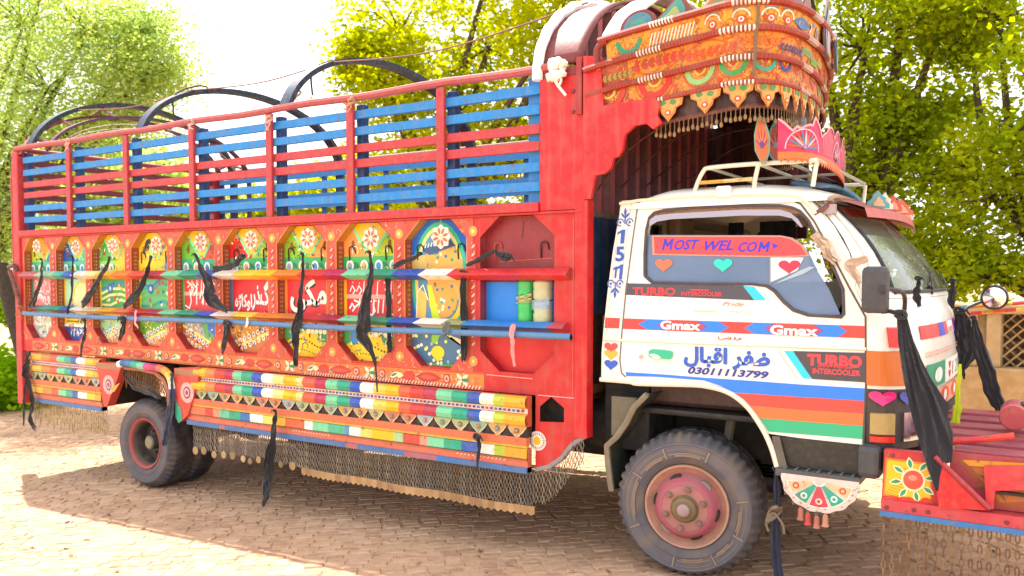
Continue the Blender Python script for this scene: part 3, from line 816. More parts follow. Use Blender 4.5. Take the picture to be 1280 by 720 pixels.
            for k in range(14): A.rect(xa + .03 + k * .034, 1.30, xa + .045 + k * .034, 1.335, '#0f5c84', 6)
        elif i == 6:
            A.text(AR(0xFEE3, 0xFEDC, 0xFBFD), xm - .19, 1.375, xm + .19, 1.64, '#14100e', 5.5, bold=.07); A.text(AR(0xFEE3, 0xFEDC, 0xFBFD), xm - .19, 1.385, xm + .19, 1.645, P['scr'], 7, bold=.035)
        elif i == 1:
            A.ell(xm + .06, 1.45, .13, .17, '#e7cd92', 5, 20); A.arc(xm + .06, 1.47, .13, .15, 0, PI, '#e8bc18', 6); A.ell(xm - .12, 1.42, .03, .045, '#f0b41c', 6, 12)
        else:
            if i in (4, 7):
                A.rect(xa + .03, 1.50, xb - .03, 1.64, '#d22a34', 5); A.rect(xa + .03, 1.50, xb - .03, 1.53, '#ee9a90', 5)
            A.scrawl(xa + .05, 1.38, xb - .03, 1.5 if i != 4 else 1.62, P['scr'], i, 10, .012, 6)
            A.scrawl(xa + .05, 1.5, xb - .03, 1.63, P['scr'], i + 40, 7, .009, 6)
        k = P['k']; q = random.Random(i + 10)
        A.rect(xa - .06, 1.0, xb + .06, 1.30, P['low'], 3)
        if k == 'script':
            A.rect(xa, 1.18, xb, 1.2, '#d9d2c8', 4); A.scrawl(xa + .05, 1.2, xb - .03, 1.3, '#f4efe4', 3, 9, .012, 5); A.scrawl(xa + .1, 1.07, xb - .05, 1.17, '#e0e0de', 5, 8, .01, 5)
        elif k == 'bluebase':
            A.rect(xa, 1.0, xb, 1.185, '#1c4ca0', 4); A.rect(xa, 1.185, xb, 1.21, '#e4f0f0', 5); A.scrawl(xa + .1, 1.08, xb - .05, 1.17, '#eef0f4', 6, 7, .012, 6)
            for v in (1.23, 1.26, 1.29): A.rect(xa + .04, v, xm, v + .012, '#4c4434', 5)
        elif k in ('scene', 'saw', 'rings'):
            if k == 'saw':
                A.poly([(xa, 1.3), (xm - .02, 1.3), (xm + .04, 1.14), (xm - .1, 1.14)], '#9aa0a0', 4); A.poly([(xm + .06, 1.3), (xb + .05, 1.3), (xb + .05, 1.16), (xm + .2, 1.14), (xm + .07, 1.22)], '#1268c0', 4.5)
            A.poly([(xa - .05, 1.24), (xa + .05, 1.24), (xb, 1.02), (xb, .99), (xa - .05, .99)] if k == 'saw' else [(xb + .05, 1.25), (xb + .05, 1.0), (xa, 1.0), (xa + .05, 1.09)], '#b86c34' if k != 'scene' else '#d88c4c', 4)
            A.line([(xa, 1.25), (xb, 1.06)] if k == 'saw' else [(xa + .05, 1.09), (xb, 1.25)], .022, '#f0d27a', 5)
            for _ in range(4):
                pass
            for kk in range(9):
                u = lerp(xa + .06, xb - .04, kk / 8)
                v = lerp(1.14, 1.29, kk / 8) if k != 'saw' else lerp(1.20, 1.05, kk / 8)
                A.ell(u, v - .01, .021, .021, '#f2ece0', 6, 10); A.ell(u, v - .01, .012, .012, ('#3a86c0', '#c8502c')[kk % 2], 7, 8)
                A.ell(u + .01, v - .075, .019, .019, '#eadfd0', 6, 10); A.ell(u + .01, v - .075, .009, .009, '#7a8c98', 7, 8)
            for _ in range(7): A.ell(q.uniform(xa + .06, xm), q.uniform(1.2, 1.28), .008, .008, '#f2e41c' if k != 'saw' else '#e8f4fc', 7, 6)
        else:
            A.poly([(xa, 1.3), (xb, 1.3), (xb, 1.22), (xm, 1.27), (xa, 1.16)], '#3c9a4c', 4); A.ell(xa + .1, 1.22, .045, .05, '#1c84c8', 5, 12)
            A.poly([(xm + .06, 1.3), (xb, 1.3), (xb, 1.12), (xm + .1, 1.2)], '#2c8c50', 4)
            for kk in range(16):
                u = lerp(xa + .07, xb - .03, kk / 15)
                A.ell(u, 1.16 + .03 * math.sin(kk * .4), .008, .008, '#3a2c10', 6, 6); A.ell(u, 1.09 + .02 * math.sin(kk * .4), .006, .006, '#6a3c10', 6, 6)
            for kk in range(6): A.ell(lerp(xm, xb - .05, kk / 5), 1.25, .02, .02, '#dfe6d0', 6, 9)
        if i == 3:
            A.ell(xa + .13, 1.93, .035, .06, '#2c241c', 6, 14, R(-35)); A.arc(xb + .02, 1.78, .11, .135, R(100), R(260), '#6c7c8c', 6); A.ell(xb - .1, 1.75, .035, .035, '#3c86b0', 6, 12)
            A.rect(xa - .06, 1.66, xb - .1, 1.80, '#f0bc10', 5.5)
        if i == 2: A.rect(xm, 1.66, xb + .06, 1.80, '#f0bc10', 5.5)
        if i in (2, 3):
            for _ in range(12): A.ell(q.uniform(xm, xb - .03), q.uniform(1.68, 1.82), .006, .006, '#7a5c10', 7, 6)
        for _ in range(120):
            u, v = q.uniform(xa + .02, xb - .02), q.choice([q.uniform(1.07, 1.33), q.uniform(1.07, 1.33), q.uniform(1.66, 1.72), q.uniform(1.8, 2.0), q.uniform(1.33, 1.37)])
            c_ = q.choice(['#f4ead0', '#1c6ca8', '#f2c41c', '#c8301c', '#14705c', '#2c2018', '#f0e0c0'])
            if q.random() < .5: r_ = q.uniform(.008, .028); a_ = q.uniform(0, 6); A.arc(u, v, r_, r_ + .005, a_, a_ + q.uniform(2, 5), c_, 8, 6)
            else: A.lens(u, v, q.uniform(.018, .045), q.uniform(.004, .010), q.uniform(0, 6), c_, 8, 4)
        # stencilled dark strip beside the plate
        A.rect(xa - .055, 1.2, xa - .03, 1.9, '#8a5a20', 8)
    if not plain: b.c = [tuple(min(1, x * 1.3 + .006) for x in lin(c)) for c in b.c]
    part(b, 'window_painting', M_PANEL, sheet)
    if not plain and i not in ():
        b = MB(); A = Art(b, lambda u, v, L, xa=xa: (xa + .0011 + L, u, v))
        A.rect(.010, 1.22, .064, 1.88, '#9c4a2c', 1)
        for k in range(20):
            z = 1.235 + k * .033
            for y, c in ((.022, '#d8a23c'), (.038, '#e0c8b0'), (.054, '#c8783c')): A.ell(y, z, .004, .012, c, 2, 6)
        part(b, 'reveal_stencil', M_PAINT, sheet)
    if i in (3, 5, 6, 7, 8, 9):
        for sg in (-1, 1):
            b = MB(); xx = xm + sg * .17
            b.tube([(xx - .03, .065, 1.77), (xx - .03, .06, 1.84), (xx - .022, .055, 1.865), (xx, .055, 1.872), (xx + .018, .06, 1.86), (xx + .024, .07, 1.82)], .005, '#30201c' if sg == 1 or not plain else '#c8504c', 5)
            part(b, 'hook', M_DUSTY, smooth=True)
# hanging rosettes
for px, py, r_ in ((45.5, 308, .062), (94.5, 309, .062), (140.5, 307, .064), (195, 306, .066), (250.5, 303, .068), (313.5, 300, .068), (384.5, 298, .069), (463.5, 298, .070), (551, 296, .072)):
    p = S(px, py, -.02); b = MB()
    out_ = [(p.x + (r_ * (1 + .10 * math.cos(8 * a))) * math.cos(a), p.z + (r_ * (1 + .10 * math.cos(8 * a))) * math.sin(a)) for a in [2 * PI * k / 48 for k in range(48)]]
    b.prism(out_, lambda u, v: (u, -.022, v), lambda u, v: (u, -.014, v), '#f0e6d6')
    A = Art(b, side(-.022))
    for k in range(8): A.lens(p.x + .016 * math.cos(PI * k / 4 + .3), p.z + .016 * math.sin(PI * k / 4 + .3), r_ * .68, .0105, PI * k / 4 + .3, '#c86a3c', 2)
    A.ell(p.x, p.z, .012, .012, '#f4dca0', 3, 8)
    b.tube([(p.x, -.018, p.z + r_), (p.x - .01, -.005, 2.035)], .003, '#a09080', 4)
    part(b, 'rosette', M_PAINT)

# ---- protruding rails in front of the windows
def chevron_bar(name, bounds, cols, zt, zm, zb, y0, y1, point=.03):
    b = MB(); n = len(bounds)
    for i in range(n - 1):
        a, c = bounds[i], bounds[i + 1]
        pa = point if i > 0 else 0; pc = point if i < n - 2 else 0
        m = max(1, int((c - a) / .5)); col = cols[i]
        prf = [(y0, zt, 0), (y0 - .02, zt, 0), (lerp(y0 - .02, y1, .93), lerp(zt, zm, .9), .95), (y1, zm, 1), (lerp(y0, y1, .92), lerp(zb, zm, .9), .9), (y0 - .01, zb, 0), (y0 + .01, zb, 0)]
        b.grid([[(a - pa * w_, y_, z_) for y_, z_, w_ in prf], [(c - pc * w_, y_, z_) for y_, z_, w_ in prf]], col)
    for xe, s in ((bounds[0], 1), (bounds[-1], -1)):
        b.add([(xe, y0, zt), (xe, y0 - .02, zt), (xe, y1, zm), (xe, y0 - .01, zb), (xe, y0, zb)], [(0, 1, 2, 3, 4)], '#a8333a')
    return part(b, name, M_BARS, smooth=True)
seq = [(22, '#b86068'), (44, '#9ccaa4'), (65, '#3ab09a'), (77, '#1c5cb8'), (90, '#eee4d8'), (106, '#ead890'), (120, YEL), (140, ORN), (160, '#d8402c'), (182, '#b81440'),
       (203, LGR), (224, TEAL), (247, BLU), (268, '#f0e6d8'), (293, '#ecc838'), (318, YEL), (342, ORN), (374, '#d42028'), (405, '#b01450'), (430, LGR), (461, TEAL), (492, BLU), (527, '#f1e9da'), (563, '#d0262c'), (707, None)]
chevron_bar('upper_rail', [X_(p, -.07, 343) for p, c in seq], [c for p, c in seq[:-1]], 1.708, 1.666, 1.634, .0, -.075)
seq = [(36, '#a04048'), (45, '#3aa08c'), (62, TEAL), (75, BLU), (88, '#efe6dc'), (104, '#d9cf9c'), (122, '#e0a030'), (142, '#d8683c'), (162, '#cc2834'), (183, '#b01a4c'),
       (200, LGR), (221, TEAL), (245, BLU), (266, '#f0e8dc'), (291, '#e4c640'), (318, ORN), (352, '#c87030'), (372, '#c81c34'), (400, '#a01240'), (426, LGR), (453, TEAL), (488, BLU), (521, '#f0eade'), (556, '#98a068'), (580, '#1c7cc4'), (688, '#b84450'), (703, None)]
zt_, zm_, zb_ = S(690, 403, -.03).z, S(690, 410.5, -.08).z, S(690, 416, -.03).z
chevron_bar('lower_rail', [X_(p, -.07, 400) for p, c in seq], [c for p, c in seq[:-1]], zt_, zm_, zb_, .0, -.08)
b = MB(); zp = S(690, 421, -.10).z
b.tube([(x, -.10, zp + .004 * math.sin(x * 2)) for x in np.linspace(X_(30, -.1, 395), X_(714, -.1, 421), 20)], .0205, '#4c7eae', 10, cap=False)
xe = X_(714, -.1, 421); b.lathe([(.0205, 0), (.015, 0), (.014, -.1), (0.001, -.1)], xe, -.10, zp, 10, '#181818', axis='X')
part(b, 'pipe', M_BARS, smooth=True)

# ---- plain boards round the headboard end
b = MB(); b.box(-2.585, -2.285, -.012, .05, 2.051, 2.835, '#c8141f'); part(b, 'side_board', M_PAINT, bevel=.004)
b = MB(); b.box(-2.57, -2.30, -.004, .04, 2.837, 2.89, '#8a2c30'); b.box(-2.33, -2.295, -.03, .0, 2.60, 2.93, '#a01c26'); part(b, 'board_cap', M_PAINT)
for z in (2.62, 2.74):
    b = MB(); b.lathe([(.0005, -.022), (.012, -.02), (.014, -.012)], -2.36, 0, z, 8, '#7a2026'); part(b, 'bolt', M_PAINT)
b = MB(); b.box(-2.345, -2.262, -.014, .07, .70, 2.106, '#d4141e'); part(b, 'front_flange', M_PAINT, bevel=.004)
b = MB()
pts = [(-2.283, 2.106), (-2.283, 2.93), (-2.175, 2.915), (-2.155, 2.63), (-1.84, 2.645), (-1.81, 2.60), (-1.825, 2.545), (-1.80, 2.50), (-1.85, 2.47), (-1.89, 2.505), (-1.96, 2.50), (-2.02, 2.455), (-2.035, 2.37), (-2.06, 2.335), (-2.09, 2.33), (-2.105, 2.275), (-2.15, 2.245), (-2.205, 2.24), (-2.235, 2.106)]
b.prism(pts, lambda u, v: (u, -.03, v), lambda u, v: (u, -.002, v), '#d8121e'); part(b, 'crown_bracket', M_PAINT)
# sun rosette and pentagon back
b = MB(); A = Art(b, side(0)); p = S(672, 551)
A.ell(p.x, p.z, .062, .06, '#d8d2ce', 2, 22); A.ell(p.x, p.z, .05, .048, '#a8706c', 3, 20)
for k in range(18): A.lens(p.x, p.z, .052, .006, 2 * PI * k / 18, '#f2ece4', 4)
A.ell(p.x, p.z, .026, .026, YEL, 5, 14)
A.poly([(-2.62, .458), (-2.52, .488), (-2.43, .553), (-2.36, .643), (-2.272, .703), (-2.272, .725), (-2.37, .668), (-2.44, .578), (-2.53, .512), (-2.62, .483)], '#8a8f92', 2)
A.rect(-2.60, .93, -2.35, .936, '#e0a0a0', 2)
for x in (-2.36,): A.line([(x, .95), (x, 2.0)], .004, '#e06a64', 2)
A.line([(-2.98, 1.035), (-2.64, 1.03)], .006, '#e8a090', 2)
part(b, 'board_painting', M_PAINT, sheet)
b = MB(); b.box(-2.64, -2.38, .09, .10, .74, .96, '#0c0c0d'); part(b, 'vent_back', M_DUSTY)

# ---- headboard, far side, floor, chassis
b = MB(); rows = []; y = .03; pr_ = []
while y < WD - .05:
    pr_ += [(-2.375, y), (-2.33, y + .03), (-2.33, y + .09), (-2.375, y + .12)]; y += .19
def zc_(y): return 2.72 + .75 * math.sqrt(max(0, 1 - ((y - 1.185) / 1.22) ** 2))
b.grid([[(x, y, 2.02) for x, y in pr_], [(x, y, zc_(y)) for x, y in pr_]], '#5a151b', cols=lambda j, k: '#b04444' if k % 4 == 1 else '#6c2024')  # lighter rib crests are highlights put into the colour
part(b, 'headboard', M_PAINT)
b = MB(); b.box(-2.375, -2.33, .03, WD - .03, 1.42, 2.018, '#0b426c'); b.box(-2.36, -2.32, .03, WD - .03, 2.0185, 2.05, '#6c5c50'); b.box(-2.37, -2.34, .03, WD - .03, .9, 1.418, '#3a3026'); part(b, 'headboard_base', M_PAINT)
b = MB(); b.box(-8.5, -2.27, WD - .02, WD, .93, 2.04, '#a8262c'); b.box(-5.85, -2.7, WD + .02, WD + .06, .46, .929, '#a83a2c'); b.box(-8.3, -7.1, WD + .02, WD + .06, .46, .929, '#a83a2c'); part(b, 'far_side_panel', M_PAINT)
b = MB(); b.box(-8.5, -2.3, .108, WD - .03, .95, 1.0, '#5c3a22'); part(b, 'load_floor', M_DUSTY)
b = MB()
for y in (.72, 1.5): b.box(-8.45, -.8, y, y + .08, .62, .86, '#1e1c1b')
for x in np.arange(-8.2, -2.3, .75): b.box(x, x + .07, .1, WD - .1, .865, .945, '#231f1d')
b.tube([(-2.6, 1.15, .52), (-6.4, 1.15, .30)], .05, '#262220', 8)
part(b, 'chassis', M_DUSTY)
b = MB(); b.lathe([(.0, 0), (.2, 0), (.22, .03), (.22, .57), (.2, .6), (.0, .6)], -2.85, .5, .72, 20, '#161718', axis='X'); 
part(b, 'fuel_tank', M_DUSTY, smooth=True)
# battery box, crossmember and bracket seen between body and cab
b = MB(); b.box(-2.24, -1.95, .18, .8, .62, 1.02, '#1c1d1e'); b.box(-2.25, -1.9, .12, .5, 1.03, 1.07, '#151515'); part(b, 'battery_box', M_DUSTY, bevel=.01)
b = MB(); b.prism([(-2.15, .95), (-1.99, .95), (-2.03, .80), (-2.10, .70), (-2.15, .72)], lambda u, v: (u, .09, v), lambda u, v: (u, .13, v), '#77705c')
part(b, 'bracket_plate', M_DUSTY, bevel=.004)
b = MB()
for k, c in enumerate(('#6c7048', '#7a6a52', '#4a5868')): b.box(-2.29 + .0, -2.2, .25 + k * .05, .29 + k * .05, 1.12 - .03 * k, 1.42, c)
part(b, 'strap', M_DUSTY)

# ---- hoops over the load bed
def hoop(x, zf, zapex, w, thick, col, incol, name='hoop', y0=0.0, y1=WD, low=2.1):
    ym, a = (y0 + y1) / 2, (y1 - y0) / 2; n = 40; rows = []
    path = [(ym - a * math.cos(PI * i / n), zf + (zapex - zf) * math.sin(PI * i / n)) for i in range(2, n + 1)] + [(y1, low)]
    for i, (y, z) in enumerate(path):
        p0, p1 = path[max(i - 1, 0)], path[min(i + 1, len(path) - 1)]
        t = Vector((p1[0] - p0[0], p1[1] - p0[1])).normalized(); nn = Vector((-t.y, t.x)) * thick
        rows.append([(x, y + nn.x, z + nn.y), (x + w, y + nn.x, z + nn.y), (x + w, y, z), (x, y, z)])
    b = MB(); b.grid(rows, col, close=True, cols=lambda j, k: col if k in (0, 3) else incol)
    return part(b, name, M_BARS, smooth=True)
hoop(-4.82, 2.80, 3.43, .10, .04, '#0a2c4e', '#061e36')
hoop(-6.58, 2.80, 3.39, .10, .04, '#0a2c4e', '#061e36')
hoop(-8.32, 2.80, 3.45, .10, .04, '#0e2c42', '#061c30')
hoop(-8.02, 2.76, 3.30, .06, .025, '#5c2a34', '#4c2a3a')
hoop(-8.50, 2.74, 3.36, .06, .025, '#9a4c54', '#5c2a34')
b = MB()     # braces of the tail hoops
for k in (4, 9, 15, 25, 31, 36):
    t = PI * k / 40
    y_, z_ = 1.185 - 1.185 * math.cos(t), 2.78 + .66 * math.sin(t)
    z2 = 2.76 + .54 * math.sin(t); z3 = 2.74 + .62 * math.sin(t)
    b.tube([(-8.50, y_, z3), (-8.26, y_, z_), (-8.0, y_, z2)], .016, '#6a3a40', 5)
for dz in (.0, -.05): b.tube([(-8.05 + .1 * dz, 1.185 - 1.1 * math.cos(t), 2.75 + (.50 + dz) * math.sin(t)) for t in np.linspace(.25, PI - .25, 22)], .006, '#b8a090', 4)
part(b, 'hoop_brace', M_BARS)
# ridge hooks and lines
for (px, py), X in (((222, 112), -6.5), ((378, 98), -4.75), ((735, 20), -2.5)):
    b = MB(); y_ = .45 if X > -6 else .5; z_ = 2.80 + .61 * math.sin(math.acos(1 - y_ / 1.185))
    b.tube(catmull([(X, y_ - .2, z_ - .24), (X - .04, y_ - .16, z_ - .04), (X, y_, z_ + .06), (X + .03, y_ + .12, z_ + .08), (X + .03, y_ + .15, z_ + .02)], 5), .008, '#4a3238', 5)
    part(b, 'rope_hook', M_DUSTY, smooth=True)

# ---- white draped front hoop
def barrel(x0, x1, t0, t1, zf, za, c, name, y0=0, y1=WD, wav=0.0):
    ym, a = (y0 + y1) / 2, (y1 - y0) / 2; rows = []
    for i in range(31):
        t = lerp(t0, t1, i / 30)
        rows.append([(lerp(x0, x1, k / 5), ym - a * math.cos(t), zf + (za - zf) * math.sin(t) + wav * math.sin(i * 1.9 + k * 1.3)) for k in range(6)])
    b = MB(); b.grid(rows, c); return part(b, name, M_BARS if c != '#efe8e0' else M_CLOTH, smooth=True, solid=.02)
barrel(-2.58, -2.30, .12, PI - .1, 2.83, 3.50, '#70242a', 'front_arch')
b = MB(); b.tube([(-2.60, 1.185 - 1.2 * math.cos(t), 2.85 + .68 * math.sin(t) + .008 * math.sin(t * 30)) for t in np.linspace(-.02, PI, 50)], .034, '#f0e8e4', 8); part(b, 'arch_wrapping', M_CLOTH, smooth=True)
barrel(-2.24, -2.06, .42, PI - .3, 2.70, 3.50, '#efe8e0', 'white_drape', wav=.004)

# ---- the crown over the cab
PL = [(-2.27, 0), (-1.9, 0), (-1.6, 0), (-1.4, 0.0), (-1.25, .06), (-1.17, .21), (-1.14, .45), (-1.145, .7), (-1.2, 1.1), (-1.3, 1.5), (-1.45, 1.9), (-1.65, 2.2), (-1.9, 2.33), (-2.27, 2.37)]
PC = [Vector(p) for p in catmull(PL, 8)]
ARC = [0.0]
for a, c in zip(PC, PC[1:]): ARC.append(ARC[-1] + (c - a).length)
AL = ARC[-1]
def plan(s, off=0.0):
    s = min(max(s, 0), AL - 1e-6); lo = 0
    import bisect
    k = min(bisect.bisect_right(ARC, s) - 1, len(PC) - 2)
    t = (s - ARC[k]) / (ARC[k + 1] - ARC[k]); p = PC[k].lerp(PC[k + 1], t)
    d = (PC[min(k + 2, len(PC) - 1)] - PC[max(k - 1, 0)]).normalized(); nrm = Vector((d.y, -d.x))
    return p + nrm * off
def rise(s):                      # rim lifts towards the prow, falls again round the front
    x = plan(s).x
    r_ = min(s, AL - s)
    return .10 * min(r_ / .85, 1) ** .8 - .02 * max(0, min((r_ - 1.0) / .8, 1))
LV = [(2.575, .0), (2.70, .005), (2.84, .03), (2.965, .05)]   # height at the tail end, outward flare
def crown_fn(band):
    (za, oa), (zb, ob) = LV[band], LV[band + 1]
    def fn(s, v, L):
        p = plan(s, lerp(oa, ob, v) + L); return (p.x, p.y, lerp(za, zb, v) + rise(s))
    return fn
crown = hold('crown')
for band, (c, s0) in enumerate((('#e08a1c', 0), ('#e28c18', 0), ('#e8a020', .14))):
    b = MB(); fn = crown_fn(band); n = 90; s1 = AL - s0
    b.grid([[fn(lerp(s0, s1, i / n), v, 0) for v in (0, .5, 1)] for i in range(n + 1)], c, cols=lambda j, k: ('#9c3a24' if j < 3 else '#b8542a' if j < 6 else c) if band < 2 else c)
    b.grid([[fn(lerp(s0, s1, i / n), v, -.03) for v in (0, 1)] for i in range(n + 1)], '#4a1a14')
    A = Art(b, fn, .0015)
    n_ = 70
    for v, w_, c2 in ((.08, .05, '#c43c22'), (.92, .05, '#c43c22')):
        for i in range(n_):
            a, d = lerp(s0, 3.2, i / n_), lerp(s0, 3.2, (i + 1) / n_)
            A.poly([(a, v - w_ / 2), (d, v - w_ / 2), (d, v + w_ / 2), (a, v + w_ / 2)], c2, 1)
    # art coordinates: u in metres along, v in band fractions (scaled by H)
    H = LV[band + 1][0] - LV[band][0]
    A2 = Art(b, lambda u, v, L: fn(u, v / H, L), .0015); hm = H / 2
    if band == 0:
        for k, (s, c2) in enumerate(((.14, '#d8341c'), (.42, '#cf2418'), (.68, '#8cc87c'), (.86, '#149a4c'), (1.02, '#1aa88c'), (1.15, '#1c3c98'), (1.27, '#d8501c'), (1.38, '#d8401c'), (1.55, '#c43c22'), (1.75, '#1aa88c'), (1.98, '#149a4c'))):
            r_ = (.105, .10, .085, .075, .062, .05, .04, .035, .06, .06, .06)[k]
            A2.arc(s, H - .012, r_ * .68, r_, PI, 2 * PI, c2, 3, 12); A2.arc(s, H - .012, r_ * .28, r_ * .42, PI, 2 * PI, '#e6c04c', 3, 8)
            A2.ell(s, H - .03, .011, .011, '#c83a20', 4, 8)
            A2.arc(s, H - .012, r_ * 1.1, r_ * 1.18, PI, 2 * PI, '#c8502c', 2, 12)
            A2.ell(s + r_ * 1.25, .03, .014, .014, '#d23a1c', 3, 8)
    elif band == 1:
        s = .06
        for k, (ln, c2) in enumerate(((.22, '#a08c3c'), (.30, '#c4281c'), (.28, '#d8481c'), (.22, '#d86a18'), (.20, '#2c2c84'), (.15, '#7cb068'), (.13, '#64a81c'), (.12, '#c8a038'), (.12, '#d8481c'), (.2, '#c8281c'), (.2, '#2c8c4c'))):
            up_ = k % 2 == 0
            cyv = hm * (.85 if up_ else 1.15)
            for j in range(7):
                u = s + ln * (j + .5) / 7
                for sg in (-1, 1): A2.lens(u, cyv, max(.032, ln * .15), max(.007, ln * .036), R(35) * sg, c2, 3.5)
            A2.line([(s, cyv), (s + ln, cyv)], .004, c2, 3)
            pts = [(s + ln * t, hm + (1 if up_ else -1) * hm * .72 * math.sin(PI * t)) for t in np.linspace(0, 1, 9)]
            A2.line(pts, .006, '#c8552c', 2)
            s += ln
    else:
        A2.arc(.28, H - .03, .055, .08, R(180), R(350), '#129a78', 3, 12)
        u = .40
        while u < .66:
            A2.line([(u, .03), (u + .02, H - .035)], .0075, '#ece2d8', 3); A2.ell(u + .012, .022, .005, .005, '#2c7c44', 3, 6); u += .02
        for s in (.76, .90, 1.03, 1.12):
            A2.ell(s, .05, .023, .023, '#d8481c', 3, 12); A2.ell(s, .05, .014, .014, '#f4e8e0', 4, 10); A2.ell(s, .05, .007, .007, '#c8281c', 5, 6)
            A2.arc(s, .06, .036, .044, 0, PI, '#e8e4d4', 3, 8); A2.line([(s - .03, .105), (s + .03, .105)], .006, '#5c8c84', 3)
        A2.lens(1.16, .06, .17, .028, 0, '#1c74b4', 4, 10); A2.arc(1.335, .062, .016, .024, R(-90), R(90), '#f2efe6', 5, 6); A2.lens(1.345, .07, .06, .012, R(20), '#2c86b0', 4)
        A2.ell(1.46, .055, .026, .04, '#9cc4a0', 3, 14); A2.ell(1.46, .055, .016, .027, '#8a6c8c', 4, 12)
        for s in (1.6, 1.78, 1.95): A2.ell(s, .055, .03, .03, '#1aa88c', 3, 12)
    q = random.Random(band + 60)
    for k in range(380):             # fine scrollwork between the motifs
        s_, v_ = q.uniform(s0 + .05, 2.6), q.uniform(.014, H - .014); r_ = q.uniform(.008, .02); a_ = q.uniform(0, 6)
        A2.arc(s_, v_, r_, r_ + .003, a_, a_ + 3.6, q.choice(['#c8501c', '#b8641c', '#f0c850', '#c03a1c']), 1.6, 6)
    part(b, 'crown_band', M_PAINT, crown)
# twisted rope mouldings between the bands
def rope(z, off, s0, s1, r_, name='crown_moulding'):
    b = MB(); n = 420; pts = []; cols = []
    for i in range(n + 1):
        s = lerp(s0, s1, i / n); p = plan(s, off); pts.append((p.x, p.y, z + rise(s)))
        grp = (i // 17) % 3
        cols.append('#e6dcd2' if grp == 2 and i % 2 else '#a8342a' if i % 2 else '#8a2c26')
    b.tube(pts, r_, '#a8342a', 7, cols=cols); return part(b, name, M_PAINT, crown, smooth=True)
rope(2.572, .014, 0, AL, .013); rope(2.70, .022, 0, AL, .017); rope(2.84, .05, 0, AL, .018); rope(2.972, .066, .10, AL - .1, .018)
for s_e in (.13, AL - .13):
    b = MB(); b.tube(catmull([tuple(plan(s_e + .02, .06)) + (2.985,), tuple(plan(s_e - .045, .055)) + (2.95,), tuple(plan(s_e - .05, .045)) + (2.86,)], 5), .017, '#8a2c26', 7); part(b, 'crown_moulding', M_PAINT, crown, smooth=True)
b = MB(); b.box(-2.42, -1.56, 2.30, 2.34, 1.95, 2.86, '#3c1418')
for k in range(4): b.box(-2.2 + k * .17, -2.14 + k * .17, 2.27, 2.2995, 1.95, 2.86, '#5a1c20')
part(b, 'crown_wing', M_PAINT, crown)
# dark cover inside the crown and its lower rim
b = MB(); n = 40
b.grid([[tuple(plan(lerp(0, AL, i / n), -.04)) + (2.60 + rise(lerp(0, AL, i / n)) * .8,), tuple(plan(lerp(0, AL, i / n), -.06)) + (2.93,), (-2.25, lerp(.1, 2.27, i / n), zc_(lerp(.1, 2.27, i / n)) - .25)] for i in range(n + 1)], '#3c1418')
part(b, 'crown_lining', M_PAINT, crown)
b = MB(); s0, s1 = .42, AL - .4
pts = [tuple(plan(lerp(s0, s1, i / 50), -.03)) + (2.475 + .10 * min(lerp(s0, s1, i / 50) / .9, 1) ** .8 - .02,) for i in range(51)]
b.tube(pts, .015, '#5c2c24', 6)
part(b, 'crown_rim', M_PAINT, crown, smooth=True)
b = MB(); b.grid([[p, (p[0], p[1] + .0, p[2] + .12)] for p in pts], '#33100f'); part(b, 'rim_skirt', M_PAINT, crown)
b = MB()
for i in range(120):
    s = lerp(s0, s1, i / 119); p = plan(s, -.022); z = 2.455 + .10 * min(s / .9, 1) ** .8; l = rnd.uniform(.05, .075)
    b.tube([(p.x, p.y, z), (p.x, p.y, z - l)], [.003, .003], '#8a6c4c', 4, cap=False); b.lathe([(.003, 0), (.009, -.012), (.0085, -.028), (.001, -.032)], p.x, p.y, z - l + .01, 5, '#a08058', axis='Z')
tag(part(b, 'crown_tassels', M_RUST, crown), kind='stuff')
# pendants under the lowest band
for s, w_ in ((.50, .17), (.71, .175), (.885, .16), (1.035, .14), (1.155, .11), (1.26, .10), (1.37, .11), (1.52, .14), (1.70, .16)):
    b = MB(); h = .125
    out_ = [(-.5, 0), (.5, 0), (.46, -.3), (.27, -.42), (.24, -.62), (.12, -.8), (0, -1), (-.12, -.8), (-.24, -.62), (-.27, -.42), (-.46, -.3)]
    def fp(u, v, L, s=s, w_=w_):
        p = plan(s + u * w_, .002 + L); return (p.x, p.y, 2.566 + rise(s) + v * h)
    b.prism(out_, lambda u, v: fp(u, v, .008), lambda u, v: fp(u, v, 0), '#d88838')
    A = Art(b, lambda u, v, L: fp(u, v, L + .008), .0015)
    A.poly([(u * .85, v * .87 - .03) for u, v in out_], '#dda04a', 2)
    A.lens(-.3, -.12, .26, .12, R(-20), '#2c8c4c', 3); A.lens(.05, -.22, .26, .12, R(20), '#2c8c4c', 3)
    A.ell(0, -.62, .11, .13, '#c8401c', 3, 10); A.ell(0, -.62, .055, .065, '#f0e4d8', 4, 8)
    part(b, 'crown_pendant', M_PAINT, crown)
